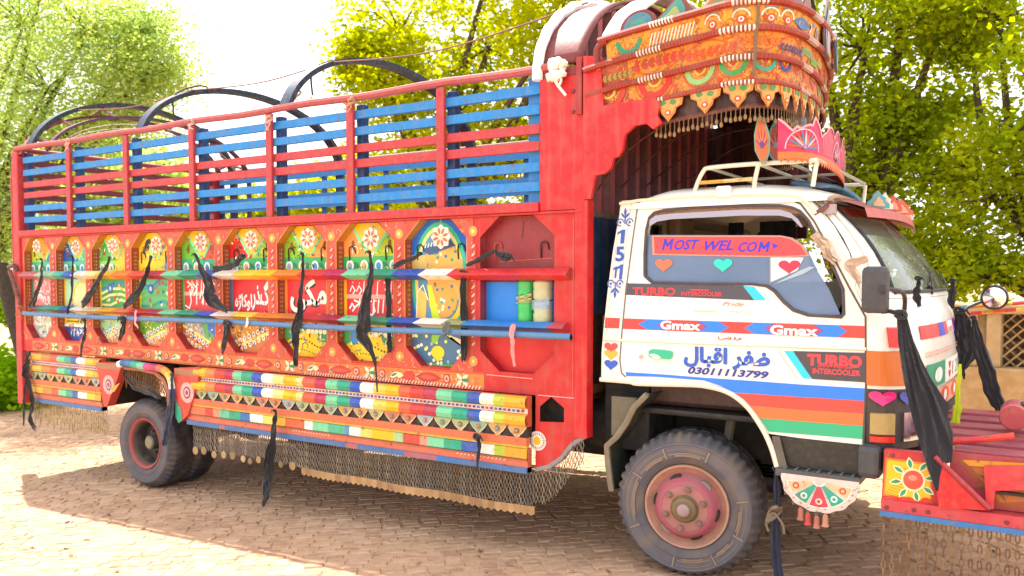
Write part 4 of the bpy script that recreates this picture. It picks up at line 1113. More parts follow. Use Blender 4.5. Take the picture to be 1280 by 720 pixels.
# upright leaves along the rim
def leaf_plate(s, w_, h, c, rimc, kind='round', z=None, lean=0.0, core=None, off=.03):
    b = MB()
    if kind == 'round': o_ = [(-.5 * math.cos(PI * k / 14), math.sin(PI * k / 14) ** .8) for k in range(15)]
    elif kind == 'sail': o_ = [(-.5, 0), (-.3, .35), (0.05, 1), (.2, .95), (.42, .45), (.5, 0)]
    else: o_ = [(-.3, 0), (-.5, .3), (-.42, .6), (-.05, 1), (.2, .8), (.45, .45), (.35, 0)]
    z = 2.978 if z is None else z
    def fp(u, v, L):
        p = plan(s + u * w_ + v * lean, off + L); return (p.x, p.y, z + rise(s + u * w_) + v * h)
    b.prism(o_, lambda u, v: fp(u, v, .01), lambda u, v: fp(u, v, 0), rimc)
    A = Art(b, lambda u, v, L: fp(u, v, L + .01), .0015)
    A.poly([(u * .8, v * .84 + .01) for u, v in o_], c, 2)
    if core: A.poly([(u * .5, v * .5 + .04) for u, v in o_], core, 3)
    part(b, 'crown_leaf', M_PAINT, crown)
leaf_plate(.33, .22, .105, '#2c86a0', '#7a2c30', core='#2c9c90'); leaf_plate(.52, .22, .125, '#3c9c98', '#8a4438', 'sail', lean=.03, core='#9cb46c')
leaf_plate(.80, .22, .17, '#b87c3c', '#d8c8c0', 'sail', core='#7c9c5c'); leaf_plate(1.0, .2, .15, '#2c74a0', '#b89c94', 'sail', core='#2c74a0')
leaf_plate(1.17, .18, .13, '#5c7c8c', '#a87468', 'sail'); leaf_plate(1.3, .16, .13, '#8c6c5c', '#a87468', 'sail')
leaf_plate(1.62, .20, .33, '#8a98a4', '#6c5c64', 'flame', z=2.82, core='#b8a0a0', off=.06); leaf_plate(1.9, .22, .22, '#5c7c94', '#54444c', 'flame', z=2.80, core='#8c98a4', off=.08)
leaf_plate(2.3, .24, .2, '#3c9c98', '#8a4438', 'sail'); leaf_plate(2.8, .24, .18, '#b87c3c', '#d8c8c0', 'sail')
b = MB()   # hanging strap down the side of the crown
p = [plan(.975, .07), plan(.965, .055), plan(.96, .03)]
b.tube([(p[0].x, p[0].y, 3.10), (p[0].x, p[0].y, 3.0), (p[1].x, p[1].y, 2.9), (p[2].x, p[2].y, 2.70)], .009, '#7c6450', 6); part(b, 'crown_strap', M_ROPE, crown)
b = MB()   # bent wires under the crown
for k, (y0_, x1_) in enumerate(((.25, -1.9), (.6, -1.75), (1.0, -1.6), (1.5, -1.5))):
    b.tube(catmull([(-2.33, y0_, 2.18 + .05 * k), (-2.15, y0_ + .05, 2.42), (-1.85, y0_ + .12, 2.6), (x1_ + .25, y0_ + .25, 2.66)], 5), .006, '#6a3c34', 5)
part(b, 'crown_stay', M_RUST, crown)

# ---- skirts: coloured rolls, scallops, ledges
YS = -.05
def roll(px_cols, y_px_ref, zc, r, xa, xb, name='trim_roll', flat=False):
    """px_cols: (photo x where the colour starts, colour)"""
    xs_ = [xa] + [min(max(X_(p, YS, y_px_ref), xa), xb) for p, c in px_cols[1:]] + [xb]
    b = MB()
    pr_ = [(-r * .2, r), (-r * .75, r * .72), (-r, 0), (-r * .75, -r * .72), (-r * .2, -r)] if not flat else [(0, r), (-.012, r * .8), (-.014, -r * .8), (0, -r)]
    for i in range(len(xs_) - 1):
        a, c = xs_[i], xs_[i + 1]
        if c - a < .002: continue
        b.grid([[(a, YS + dy * 1.0, zc + dz) for dy, dz in pr_], [(c, YS + dy, zc + dz) for dy, dz in pr_]], px_cols[i][1])
    return part(b, name, M_BARS, smooth=True)
S1 = [(250, '#ecb010'), (261, '#e08040'), (272, '#cc3a2c'), (285, '#b0204c'), (295, LGR), (306, '#17a080'), (319, BLU), (331, '#f1eee8'), (345, '#e2d884'), (358, YEL), (374, '#dccf84'), (382, '#d8583c'), (397, '#b0204c'),
      (411, LGR), (425, '#17a080'), (441, BLU), (454, '#f1eee8'), (470, '#dcc858'), (486, YEL), (502, '#d8603c'), (516, '#cc3a34'), (532, '#b0304c'), (549, LGR), (568, '#17a080'), (587, '#2a58ac'), (603, '#f0e6d4'), (620, '#b8c43c'), (634, '#e8a81c')]
S3 = [(245, '#e0704c'), (258, '#d0382c'), (268, '#d8886c'), (276, '#5cb894'), (288, '#17a080'), (302, '#2468b0'), (314, '#e9ecec'), (330, '#e0d060'), (345, '#e8b02c'), (358, '#d8603c'), (382, '#f0e8e0'), (392, LGR), (412, '#3cb08c'), (432, '#4c8cbc'),
      (438, '#ece4dc'), (452, '#d8c864'), (466, YEL), (494, '#9cc48c'), (505, '#cc4438'), (526, '#e08c74'), (536, LGR), (556, '#12a07c'), (578, '#2458b0'), (600, '#efe6dc'), (619, '#a8c42c'), (632, '#e89c1c')]
S1r = [(38, '#e8b03c'), (55, '#d8803c'), (66, '#d05a48'), (75, LGR), (84, '#2ca08c'), (92, '#2a60ac'), (99, '#f0ece8'), (110, '#e6c040'), (120, '#d8a030')]
XA, XB = -5.78, -2.645
RA, RB = -8.28, -7.10
roll(S1, 475, .888, .038, XA, XB); roll(S1, 482, .778, .038, XA - .03, XB)
roll(S3, 512, .573, .036, XA - .09, XB, flat=True)
roll(S1r, 460, .888, .032, RA, RB); roll(S1r, 470, .778, .032, RA, RB); roll(S1r, 490, .573, .034, RA, RB, flat=True)
for xa, xb, sl_ in ((XA, XB, .12), (RA, RB, 0)):
    b = MB()
    b.box(xa - sl_ * .2, xb, YS, -.002, .738, .925, '#c8583c')
    b.box(xa - sl_ * .7, xb, YS - .018, YS + .02, .624, .672, '#cf6a44'); b.box(xa - sl_ * .8, xb, YS - .012, YS + .02, .6085, .6235, '#c8a83c')
    b.box(xa - sl_, xb, YS - .003, -.002, .455, .606, '#cc6a50'); b.box(xa - sl_, xb, YS - .014, -.003, .452, .487, '#3a6ca4')
    b.box(xa - sl_, xb, YS - .012, YS - .001, .532, .539, '#8c5c3c')
    b.box(xa, xb, YS - .004, -.002, .673, .737, '#100d0c')
    part(b, 'skirt_panel', M_BARS)
    b = MB(); A = Art(b, side(YS)); A.rect(xa, .818, xb, .848, '#ecd2c0', 1, 6)
    x = xa + .02; k = 0
    while x < xb - .03:
        A.rect(x, .826, x + .022, .840, ('#2a3c9c', '#b02c5c', '#2a3c9c', '#3a74b0')[k % 4], 2); x += .033; k += 1
    part(b, 'skirt_painting', M_PAINT); b = MB(); A = Art(b, side(YS))
    x = xa + .02
    while x < xb - .02:
        A.line([(x, .51 + .006), (x + .012, .522)], .005, '#f0e4dc', 2); x += .03
    if xa > -6:
        q = random.Random(2)
        x = xa
        while x < xb:                      # worn flakes of red paint over the blue edging
            w_ = q.uniform(.05, .3)
            if q.random() < .35: A.mb.add([(x, YS - .0155, .4535), (x + w_, YS - .0155, .4535), (x + w_, YS - .0155, .486), (x, YS - .0155, .486)], [(0, 1, 2, 3)], q.choice(['#a8606c', '#1c74c0', '#8c8c98']))
            x += w_
    part(b, 'skirt_stitching', M_PAINT)
# scallops
def scallops(xa, xb, n):
    for k in range(n):
        x = lerp(xa, xb, (k + .5) / n); w_ = (xb - xa) / n * .98
        o_ = [(-.5, 0), (.5, 0), (.46, -.16), (.34, -.34), (.2, -.56), (.12, -.8), (0, -1), (-.12, -.8), (-.2, -.56), (-.34, -.34), (-.46, -.16)]
        h = .085
        b = MB(); c = ('#9cae7c', '#8fb0bc', '#cf7454', '#a8b47c', '#c89a5c', '#78b098')[(k * 5 + k // 3) % 6]
        b.prism([(x + u * w_, .742 + v * h) for u, v in o_], lambda u, v: (u, YS - .012, v), lambda u, v: (u, YS, v), c)
        A = Art(b, side(YS - .012))
        A.line([(x - w_ * .45, .73), (x - w_ * .3, .703), (x - w_ * .13, .685), (x, .668), (x + w_ * .13, .685), (x + w_ * .3, .703), (x + w_ * .45, .73)], .005, '#e0d4b0', 2)
        A.ell(x, .712, .02, .018, ('#8a5a3c', '#c86a4c', '#5c7c8c')[k % 3], 3, 9); A.ell(x, .712, .009, .008, '#e8e0c8', 4, 7)
        b.lathe([(.012, -.004), (.009, -.012), (.001, -.014)], x, YS - .012, .712, 7, '#9c8c74')
        part(b, 'scallop', M_BARS)
scallops(XA, XB, 22); scallops(RA, RB, 8)
# triangular gussets by the wheel arch
def gusset(pts, label_c):
    P_ = [S(*q, YS - .02) for q in pts]; b = MB()
    b.prism([(p.x, p.z) for p in P_], lambda u, v: (u, YS - .03, v), lambda u, v: (u, -.002, v), '#c84034')
    A = Art(b, side(YS - .03)); cx = sum(p.x for p in P_[:2]) / 2 + .0; cz = P_[0].z - .19
    A.ell(cx, cz, .085, .085, '#e6a4a0', 2, 18); A.ell(cx, cz, .045, .05, '#5c2c5c', 3, 14); A.ell(cx, cz, .033, .037, '#e6a4a0', 4, 12); A.ell(cx, cz, .018, .02, '#7c3c6c', 5, 10)
    A.rect(P_[0].x + .01, P_[0].z - .05, P_[1].x - .01, P_[0].z, '#9c6c50', 2)
    return b, A, P_
b, A, P_ = gusset([(121, 452.5), (153, 454), (149, 470), (135, 508), (131, 508)], 0); A.poly([(P_[1].x - .02, P_[0].z - .16), (P_[2].x - .06, P_[0].z - .25), (P_[2].x - .12, P_[0].z - .22)], '#dca030', 3); part(b, 'gusset', M_BARS)
b, A, P_ = gusset([(219, 460), (251, 459), (248, 478), (236, 519), (227, 527), (219, 500)], 1)
A.poly([(P_[0].x + .005, P_[0].z - .25), (P_[0].x + .09, P_[0].z - .34), (P_[0].x + .10, P_[0].z - .42), (P_[0].x + .05, P_[0].z - .45), (P_[0].x + .01, P_[0].z - .40)], '#2a9a7c', 3)
part(b, 'gusset', M_BARS)
# arch roll over the wheel
pp = [S(*q, YS - .03) for q in ((149, 455.5), (156, 453.5), (166, 455), (178, 457.5), (190, 459), (202, 461), (210, 467), (214, 475), (216, 486), (217, 500))]
b = MB(); path = catmull([tuple(p) for p in pp], 3); m = len(path)
cc = ['#f0ece6', '#2458a8', '#1c74a8', '#2aa088', '#6cc0a4', '#d8407c', '#b02c5c', '#d8684c', '#e0a03c', '#e8c040', '#d8d0a0', '#f0ece4', '#2448a0', '#5c5470']
b.tube(path, .032, RED, 8, cols=[cc[min(int(i / m * len(cc)), len(cc) - 1)] for i in range(m)])
part(b, 'arch_roll', M_BARS, smooth=True)
b = MB(); inner = [S(*q, YS) for q in ((156, 459), (176, 461), (194, 465), (206, 476), (212, 492), (212, 512))]
b.tube([tuple(p) for p in inner], .022, '#a8644c', 6); part(b, 'arch_lip', M_BARS, smooth=True)
b = MB()
for i in range(46):
    t = i / 45 * (len(inner) - 1.001); k = int(t); p = inner[k].lerp(inner[k + 1], t - k); l = rnd.uniform(.12, .17)
    for q in range(5): b.tube([(p.x + rnd.uniform(-.006, .006), p.y + .01, p.z - .01 - l * q / 5), (p.x + rnd.uniform(-.006, .006), p.y + .01, p.z - .01 - l * (q + 1) / 5)], .0045, '#7c5838', 4, cap=False)
tag(part(b, 'arch_fringe', M_RUST), kind='stuff')
b = MB(); b.box(-7.05, -5.95, .02, .6, .925, .935, '#2b201a'); b.box(-7.09, -7.06, .0, .5, .5, .93, '#3a2c22'); b.box(-7.0, -6.9, .55, .6, .6, .9, '#1b1714'); part(b, 'wheel_well', M_DUSTY)

# ---- hanging wire-link fringe under the skirts
def mesh_fringe(edge, length, name, y, sp=.0235, col='#968a7c'):
    """edge: function x->top z; crossing zigzag wires"""
    b = MB(); x = edge[0][0]; x1 = edge[-1][0]; k = 0
    while x < x1:
        for (xa, za, la), (xb, zb, lb) in zip(edge, edge[1:]):
            if xa <= x <= xb:
                t = (x - xa) / (xb - xa); z0 = lerp(za, zb, t); L = lerp(la, lb, t); break
        nseg = max(2, int(L / .027)); L *= rnd.uniform(.94, 1.03); yy = y + rnd.uniform(-.004, .004)
        for sg in (-1, 1):
            pts = [(x + sg * (sp * .42 if i % 2 else -.0), yy + .002 * sg, z0 - L * i / nseg) for i in range(nseg + 1)]
            b.tube(pts, .0033, rnd.choice([col, '#8f8a84', '#b4aa98', '#9a8c74']), 3, cap=False)
        x += sp; k += 1
    return tag(part(b, name, M_RUST), kind='stuff')
mesh_fringe([(-5.86, .455, .21), (-5.0, .455, .20), (-4.4, .455, .23), (-2.66, .455, .215), (-2.62, .455, .20), (-2.52, .485, .20), (-2.43, .55, .18), (-2.36, .64, .16), (-2.275, .70, .15)], .22, 'link_fringe', -.02)
b = MB(); x = -4.62     # serrated tin strip at the foot of the fringe
while x < -2.64:
    z = .243 + .004 * math.sin(x * 9); w_ = .05
    b.prism([(x, z), (x + w_, z), (x + w_, z - .045), (x + w_ * .5, z - .06), (x, z - .045)], lambda u, v: (u, -.028, v), lambda u, v: (u, -.024, v), rnd.choice(['#b08a5c', '#a07c54', '#bd9868'])); x += w_ - .001
part(b, 'fringe_strip', M_DUSTY)
x = -5.84
while x < -4.66:        # round tin discs further back
    b = MB(); z = .235 + rnd.uniform(-.012, .012); r_ = rnd.uniform(.024, .036)
    b.lathe([(.0005, -.004), (r_ * .8, -.004), (r_, 0), (.0005, .002)], x, -.03, z, 9, rnd.choice(['#b39468', '#9c8058', '#c2a478'])); part(b, 'tin_disc', M_DUSTY); x += rnd.uniform(.075, .13)
b = MB(); x = RA - .0
while x < RB + .03:
    L = rnd.uniform(.16, .26)
    for i in range(6): b.tube([(x + rnd.uniform(-.006, .006), -.02, .455 - L * i / 6), (x + rnd.uniform(-.006, .006), -.02, .455 - L * (i + 1) / 6)], .004, rnd.choice(['#a89458', '#8c744c', '#c4ac6c']), 4, cap=False)
    if rnd.random() < .5: b.lathe([(.0005, -.003), (.016, -.003), (.018, 0), (.0005, .002)], x, -.025, .455 - L, 7, '#b09468')
    x += .028
tag(part(b, 'tail_fringe', M_RUST), kind='stuff')
b = MB(); x = RA
while x < RB + 1.3:
    L = rnd.uniform(.1, .2); b.tube([(x, WD + .03, .455), (x, WD + .03, .455 - L)], .005, '#b8a458', 4, cap=False); x += .03
b.box(RA, -2.7, WD + .0, WD + .02, .38, .46, '#8a7c3c')
tag(part(b, 'far_fringe', M_RUST), kind='stuff')

# ---- wheels
def tyre_mesh(flip=1, lug=True):
    R0 = .392
    prof = [(.218, .030), (.224, .012), (.238, -.004), (.262, -.010), (.268, -.013), (.276, -.010), (.305, -.014), (.33, -.012), (.335, -.016), (.341, -.012), (.356, -.002), (.368, .012), (.380, .030), (.389, .045), (R0, .06), (R0, .10), (R0 - .008, .104), (R0 - .008, .112), (R0, .116), (R0, .185), (.389, .205), (.368, .235), (.33, .252), (.262, .248), (.224, .23), (.218, .21)]
    n = 180
    def mod(j, k, r, h):
        if not lug: return r, h
        if j in (10, 11, 12, 13) and (k % 4) >= 2: return r - (.004, .008, .012, .012)[j - 10], h + .004
        if j in (14,) and (k % 4) >= 2: return r - .012, h
        if j in (15, 18) and (k // 2) % 3 == 0: return r - .008, h
        if j == 19 and (k % 4) >= 2: return r - .012, h
        return r, h
    return prof, n, mod
def make_wheel(kind, cx, cy, cz, flip=1, spin=0):
    w_ = hold('front_wheel' if kind == 'front' else 'rear_wheel')
    prof, n, mod = tyre_mesh(); b = MB()
    prof_ = [(r, h * flip) for r, h in prof]
    m2 = (lambda j, k, r, h: mod(j, k, r, h))
    b.lathe(prof_, cx, cy, cz, n, '#4c4b50', cols=['#56535a' if j < 5 else '#605d64' if j < 9 else '#514f55' if j < 13 else '#3a383d' for j in range(len(prof))], mod=m2)
    if kind == 'front':          # moulded marks on the sidewall
        A = Art(b, lambda u, v, L: (cx + u, cy - .0165 * flip - L, cz + v), .0012)
        for a in (68, 112, 150, 205, 258, 300, 335, 12):
            A.line([(.272 * math.cos(R(a)), .272 * math.sin(R(a))), (.326 * math.cos(R(a)), .326 * math.sin(R(a)))], .007, '#96846c', 2)
        for a0, a1 in ((70, 108), (112, 146), (-24, 8), (152, 200), (262, 296), (302, 330)): A.arc(0, 0, .2855, .291, R(a0), R(a1), '#8c7d6c', 2, 14); A.arc(0, 0, .312, .314, R(a0), R(a1), '#8c8078', 2, 14); A.arc(0, 0, .272, .284, R(a0 + 4), R(a1 - 6), '#836e60', 2, 14)
    part(b, 'tyre', M_RUBBER, w_, smooth=True)
    b = MB()
    if kind == 'front':
        pr_ = [(.222, .02), (.226, .006), (.222, -.002), (.212, .0), (.204, .012), (.196, .022), (.180, .026), (.168, .012), (.16, -.012), (.14, -.028), (.118, -.03), (.07, -.03), (.0005, -.03)]
        cs = ['#a8826e'] * 2 + ['#b88a76'] * 3 + ['#b07c6c', '#a8686a', '#a65a64', '#a04e5e', '#a35864', '#a8706a', '#94785f', '#8c7258']
        b.lathe(pr_, cx, cy, cz, 56, '#a8505c', cols=cs); part(b, 'rim', M_RUBBER, w_, smooth=True)
        for k in range(6):
            b = MB(); a = spin + 2 * PI * (k + .5) / 6; ra = .165
            pts = []
            for t in range(14):
                q = 2 * PI * t / 14; du, dv = .032 * math.cos(q), .011 * math.sin(q)
                pts.append((cx + (ra + dv) * math.cos(a) - du * math.sin(a), cz + (ra + dv) * math.sin(a) + du * math.cos(a)))
            b.prism(pts, lambda u, v: (u, cy - .008, v), lambda u, v: (u, cy + .02, v), '#15110f' if k % 3 else '#8a857c')
            part(b, 'hand_hole', M_DUSTY, w_)
        for k in range(6):
            a = spin + 2 * PI * k / 6; x, z = cx + .105 * math.cos(a), cz + .105 * math.sin(a); b = MB()
            b.lathe([(.0005, -.056), (.008, -.056), (.009, -.05), (.0145, -.048), (.016, -.032), (.022, -.03)], x, cy, z, 6, '#8f6a60'); part(b, 'wheel_nut', M_DUSTY, w_)
        b = MB(); b.lathe([(.0005, -.070), (.022, -.069), (.032, -.065), (.036, -.060), (.046, -.058), (.062, -.05), (.066, -.034), (.078, -.029)], cx, cy, cz, 24, '#8c7264', cols=['#a89090', '#a89090', '#8c6c64', '#6c5c44', '#7a6644', '#7a6448', '#6c5a40']); part(b, 'hub', M_DUSTY, w_, smooth=True)
    elif kind == 'dual':
        pr_ = [(.222, .02), (.226, .006), (.220, -.004), (.206, .002), (.198, .014), (.190, .03), (.182, .05), (.176, .14), (.15, .155), (.08, .16), (.0005, .16)]
        cs = ['#a84c4c'] * 4 + ['#7a4440', '#4c4440', '#34302e', '#3a3534', '#4c4640', '#5c5448']
        b.lathe(pr_, cx, cy, cz, 48, '#a84c4c', cols=cs); part(b, 'rim', M_RUBBER, w_, smooth=True)
        b = MB(); b.lathe([(.0005, .04), (.05, .04), (.062, .05), (.066, .16)], cx, cy, cz, 20, '#5a5656', cols=['#8f8266', '#6c6660', '#4e4c4e'])
        for k in range(6): a = PI * k / 3 + .2; b.lathe([(.0005, .12), (.011, .12), (.013, .16)], cx + .11 * math.cos(a), cy, cz + .11 * math.sin(a), 6, '#5c544c')
        part(b, 'hub', M_DUSTY, w_, smooth=True)
    else:
        b.lathe([(.222, .02 * flip), (.2, .03 * flip), (.18, .08 * flip), (.0005, .09 * flip)], cx, cy, cz, 32, '#2c2826'); part(b, 'rim', M_RUBBER, w_, smooth=True)
FWX, FWZ, RWX, RWZ = -1.685, .366, -6.60, .203
k_ = set(bpy.data.objects)
make_wheel('front', FWX + .012, .045, FWZ + .006, spin=.35)
_c = Vector((FWX, .10, FWZ)); _M = Matrix.Translation(_c) @ Matrix.Rotation(R(9), 4, 'Z') @ Matrix.Scale(1.055, 4) @ Matrix.Scale(1.22, 4, Vector((0, 1, 0))) @ Matrix.Translation(-_c)
for o in set(bpy.data.objects) - k_:
    if o.type == 'MESH': o.data.transform(_M)
make_wheel('plain', FWX, WD - .035, gz(FWX) + .39, flip=-1)
make_wheel('dual', RWX, .02, RWZ); make_wheel('plain', RWX, .275, RWZ)
make_wheel('plain', RWX, WD - .02, RWZ, flip=-1); make_wheel('plain', RWX, WD - .275, RWZ, flip=-1)
b = MB(); b.tube([(RWX, .2, RWZ), (RWX, WD - .2, RWZ)], .07, '#242120', 10); part(b, 'axle', M_DUSTY); b = MB(); b.tube([(FWX, .2, FWZ), (FWX, WD - .2, FWZ)], .05, '#242120', 10); part(b, 'axle', M_DUSTY); b = MB()
b.lathe([(.001, -.15), (.12, -.1), (.16, 0), (.12, .1), (.001, .15)], RWX, 1.18, RWZ, 14, '#242120')
for x in (RWX, FWX):
    if b.v: part(b, 'differential' if x == RWX else 'leaf_spring', M_DUSTY)
    b = MB()
    for k in range(5): b.box(x - .55 + k * .07, x + .55 - k * .07, .62, .69, .34 + (.0 if x == FWX else -.1) + k * .02 + .12, .355 + (.0 if x == FWX else -.1) + k * .02 + .12, '#2c2622')
part(b, 'leaf_spring', M_DUSTY)

# ================================================================== CAB
CSL = .07; CZ0 = .8; CY0 = .03
def cy_(z): return CY0 + CSL * (z - CZ0)
def C(px, py):
    p = S(px, py, CY0, CSL, CZ0); return (p.x, p.z)
def cs_(dy=0.0): return lambda u, v, L: (u, cy_(v) + dy - L, v)
out2 = [C(*q) for q in ((751.5, 474), (752, 440), (755, 405), (760, 360), (766, 315), (772, 280), (776.5, 256), (778, 251), (815, 248.5), (860, 247), (915, 245), (960, 244), (990, 245), (1003, 249), (1013, 258), (1030, 285), (1048, 318), (1066, 352), (1083.5, 388), (1083.5, 440), (1082, 500), (1079.5, 556),
      (1060, 554), (1000, 547.5), (960, 542), (950, 524), (938, 508), (922, 494), (904, 485.5), (885, 481.5), (866, 480), (800, 478.5), (788, 476.5))]
win = [C(*q) for q in ((806, 345), (806, 318), (808, 288), (812, 272), (818, 266), (830, 263), (870, 259.5), (930, 257), (975, 257), (990, 259.5), (1000, 264), (1010, 275), (1024, 300), (1040, 330), (1054, 362), (1055, 393), (1052, 396.5), (1010, 394), (992, 388), (980, 378), (968, 364), (958, 357.5), (940, 355), (880, 354.5), (815, 353))]
b = MB(); allp = [out2, win]; flat = [p for q in allp for p in q]
tri = tessellate_polygon([[Vector((p[0], p[1], 0)) for p in q] for q in allp])
CW = '#e6e2d8'
b.add([(p[0], cy_(p[1]), p[1]) for p in flat], list(tri), CW)
for poly in allp:
    n = len(poly); b.add([(p[0], cy_(p[1]), p[1]) for p in poly] + [(p[0], cy_(p[1]) + .05, p[1]) for p in poly], [(i, (i + 1) % n, n + (i + 1) % n, n + i) for i in range(n)], CW)
cabside = part(b, 'cab_side', M_CAB)
def mir(p): return (p[0], 2 * 1.185 - cy_(p[1]), p[1])
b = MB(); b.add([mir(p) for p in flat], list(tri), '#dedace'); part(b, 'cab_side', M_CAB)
# rear wall, floor, dash, seats
b = MB(); ZR = out2[7][1]; XR0, XR1 = out2[0][0], out2[6][0]
yb0, yb1 = cy_(1.0), 2.37 - cy_(1.0)
b.add([(XR0, yb0, 1.05), (XR0, yb1, 1.05), (XR1, yb1 - .07, ZR), (XR1, yb0 + .07, ZR)], [(0, 1, 2, 3)], '#ddd8cc')
b.add([(XR0 + .03, yb0 + .03, 1.05), (XR0 + .03, yb1 - .03, 1.05), (XR1 + .03, yb1 - .09, ZR), (XR1 + .03, yb0 + .09, ZR)], [(0, 1, 2, 3)], '#4a2c26')
b.box(XR1 + .035, XR1 + .06, .6, 1.8, 1.72, 1.98, '#a08a64')
part(b, 'cab_back', M_CAB)
b = MB(); b.box(-2.0, -1.75, .2, 2.15, 1.05, 1.86, '#3c2420'); b.box(-2.0, -1.3, .2, 2.15, .9, 1.1, '#3c2420'); b.box(-1.93, -1.83, .35, .6, 1.87, 2.02, '#7a5c34'); b.box(-1.93, -1.83, 1.5, 1.8, 1.87, 2.0, '#6a4c2c'); part(b, 'seat', M_PLASTIC, bevel=.03)
b = MB(); b.box(-.95, -.72, .15, 2.2, 1.0, 1.40, '#2a2a28'); b.box(-2.1, -.75, .12, 2.25, .86, .9, '#1c1b1a'); part(b, 'dashboard', M_PLASTIC, bevel=.03)
b = MB(); ring = [(-1.12 + .09 * math.sin(a), 1.72 + .2 * math.cos(a), 1.50 + .17 * math.sin(a)) for a in np.linspace(0, 2 * PI, 24)]
b.tube(ring, .014, '#161616', 6); b.tube([(-1.12, 1.72, 1.5), (-.9, 1.72, 1.3)], .02, '#161616', 6); part(b, 'steering_wheel', M_PLASTIC, smooth=True)
# curtain and tassels inside
b = MB(); zt = win[6][1]
b.grid([[(lerp(-1.96, -1.0, i / 40), cy_(zt) + .05 + .012 * math.sin(i * 1.5), z) for z in (zt + .02, zt - .05)] for i in range(41)], '#b89c88'); part(b, 'curtain', M_CLOTH, smooth=True)
for x in (-1.72, -1.52, -1.46, -1.4):
    b = MB(); b.grid([[(x + dx, .9 + .02 * math.sin(dx * 60), z) for dx in np.linspace(0, .10, 5)] for z in (2.0, 1.78)], '#1c1a22'); part(b, 'cab_tassel', M_CLOTH, smooth=True)

# door lines
def cline(pts_px, w_, c, name, lift=.0015, mat=None):
    b = MB(); A = Art(b, cs_(-lift)); A.line([C(*q) for q in pts_px], w_, c, 1); return part(b, name, mat or M_PLASTIC, cabside)
cline([(798, 252), (791, 300), (783, 360), (778, 410), (775, 450), (777, 466), (782, 471)], .008, '#6c6258', 'door_gap')
cline([(798, 252), (860, 249.5), (960, 247.5), (985, 248.5), (1001, 255), (1018, 277), (1040, 318), (1062, 360), (1082, 396), (1082.5, 480), (1079, 554)], .009, '#4c443c', 'door_gap')
b = MB(); A = Art(b, cs_()); 
for (a, c) in (((755, 425), (1083, 437)),):
    p, q = C(*a), C(*c); b.add([(p[0], cy_(p[1]) - .001, p[1] + .012), (q[0], cy_(q[1]) - .001, q[1] + .012), (q[0], cy_(q[1]) - .010, q[1]), (p[0], cy_(p[1]) - .010, p[1]), (p[0], cy_(p[1]) - .001, p[1] - .008), (q[0], cy_(q[1]) - .001, q[1] - .008)], [(0, 1, 2, 3), (3, 2, 5, 4)], '#e6dcc8')
part(b, 'door_crease', M_CAB, cabside, smooth=True)
# livery
b = MB(); A = Art(b, cs_(), .0010)
def Q(px, *c, col, l=1): A.poly([C(*q) for q in c], col, l)
RD2, BL2 = '#e03428', '#1470d8'
A.poly([C(*q) for q in ((757, 397), (775, 397.5), (774, 410.5), (756, 410))], '#dc3428', 2)
A.poly([C(*q) for q in ((779, 398), (1083, 407.5), (1083, 423), (778, 411))], '#dc3428', 2)
def lozenge(x0, x1, l, c, t=0.0):
    # between stripe edges
    def yy(x, f): return lerp(lerp(398, 407.5, (x - 779) / 304), lerp(411, 423, (x - 779) / 304), f)
    d = 12
    A.poly([C(x0, yy(x0, .5)), C(x0 + d, yy(x0 + d, t)), C(x1 - d, yy(x1 - d, t)), C(x1, yy(x1, .5)), C(x1 - d, yy(x1 - d, 1 - t)), C(x0 + d, yy(x0 + d, 1 - t))], c, l)
lozenge(798, 911, 3, '#1677e0'); lozenge(821, 884, 4, '#7c2c9c', .0); lozenge(823, 882, 5, '#e03430', .0)
lozenge(931, 1059, 3, '#1677e0'); lozenge(956, 1029, 4, '#7c2c9c', 0); lozenge(958, 1027, 5, '#e03430', 0)
def T(body, a, c_, col, l=6, bold=.0, shear=0, skewpx=None):
    """text box between photo corners: a lower-left, c_ upper-right, baseline follows the door's perspective"""
    p, q = C(*a), C(*c_)
    A.text(body, p[0], p[1], q[0], q[1], col, l, shear, bold)
zG0, zG1 = C(826, 412)[1], C(826, 401.5)[1]
def TX(body, px0, px1, pyref, dz0, dz1, col, l=6, bold=0, shear=0):
    u0 = C(px0, pyref)[0]; u1 = C(px1, pyref)[0]; z = C((px0 + px1) / 2, pyref)[1]
    A.text(body, u0, z + dz0, u1, z + dz1, col, l, shear, bold)
TX('Gmax', 826, 876, 407, -.024, .026, '#f6f4f0', 7, .035); TX('Gmax', 963, 1023, 413, -.026, .026, '#f6f4f0', 7, .035)
# dark band under the window
A.poly([C(*q) for q in ((782.5, 354), (930, 357), (945, 375.5), (781, 368.5))], '#433c46', 2)
A.poly([C(*q) for q in ((929, 357.5), (943, 358.5), (958, 375.5), (943, 375.3))], '#19c0e0', 3); A.poly([C(*q) for q in ((948, 359), (950, 359), (964, 375.5), (961, 375.5))], '#9ad4da', 3)
TX('TURBO', 791, 845, 364.5, -.022, .024, '#d8262c', 4, .04)
TX('INTERCOOLER', 852, 903, 366.5, -.016, .008, '#d8262c', 4, .03); A.poly([C(*q) for q in ((862, 361.5), (888, 362), (884, 364), (866, 363.5))], '#d8262c', 4)
TX('Pride', 903, 930, 380, -.012, .012, '#c86c54', 4, 0, .4)
TX('alhassanco', 868, 896, 388.5, -.008, .006, '#d8b070', 4); TX('king of road', 913, 943, 389.5, -.008, .006, '#d8b070', 4)
TX(AR(0xFED3, 0xFE8E, 0xFEB9, 0xFEE0) + ' ' + AR(0xFED3, 0xFEAE, 0xFED7), 897, 927, 423, -.012, .010, '#a83c2c', 4, .03)
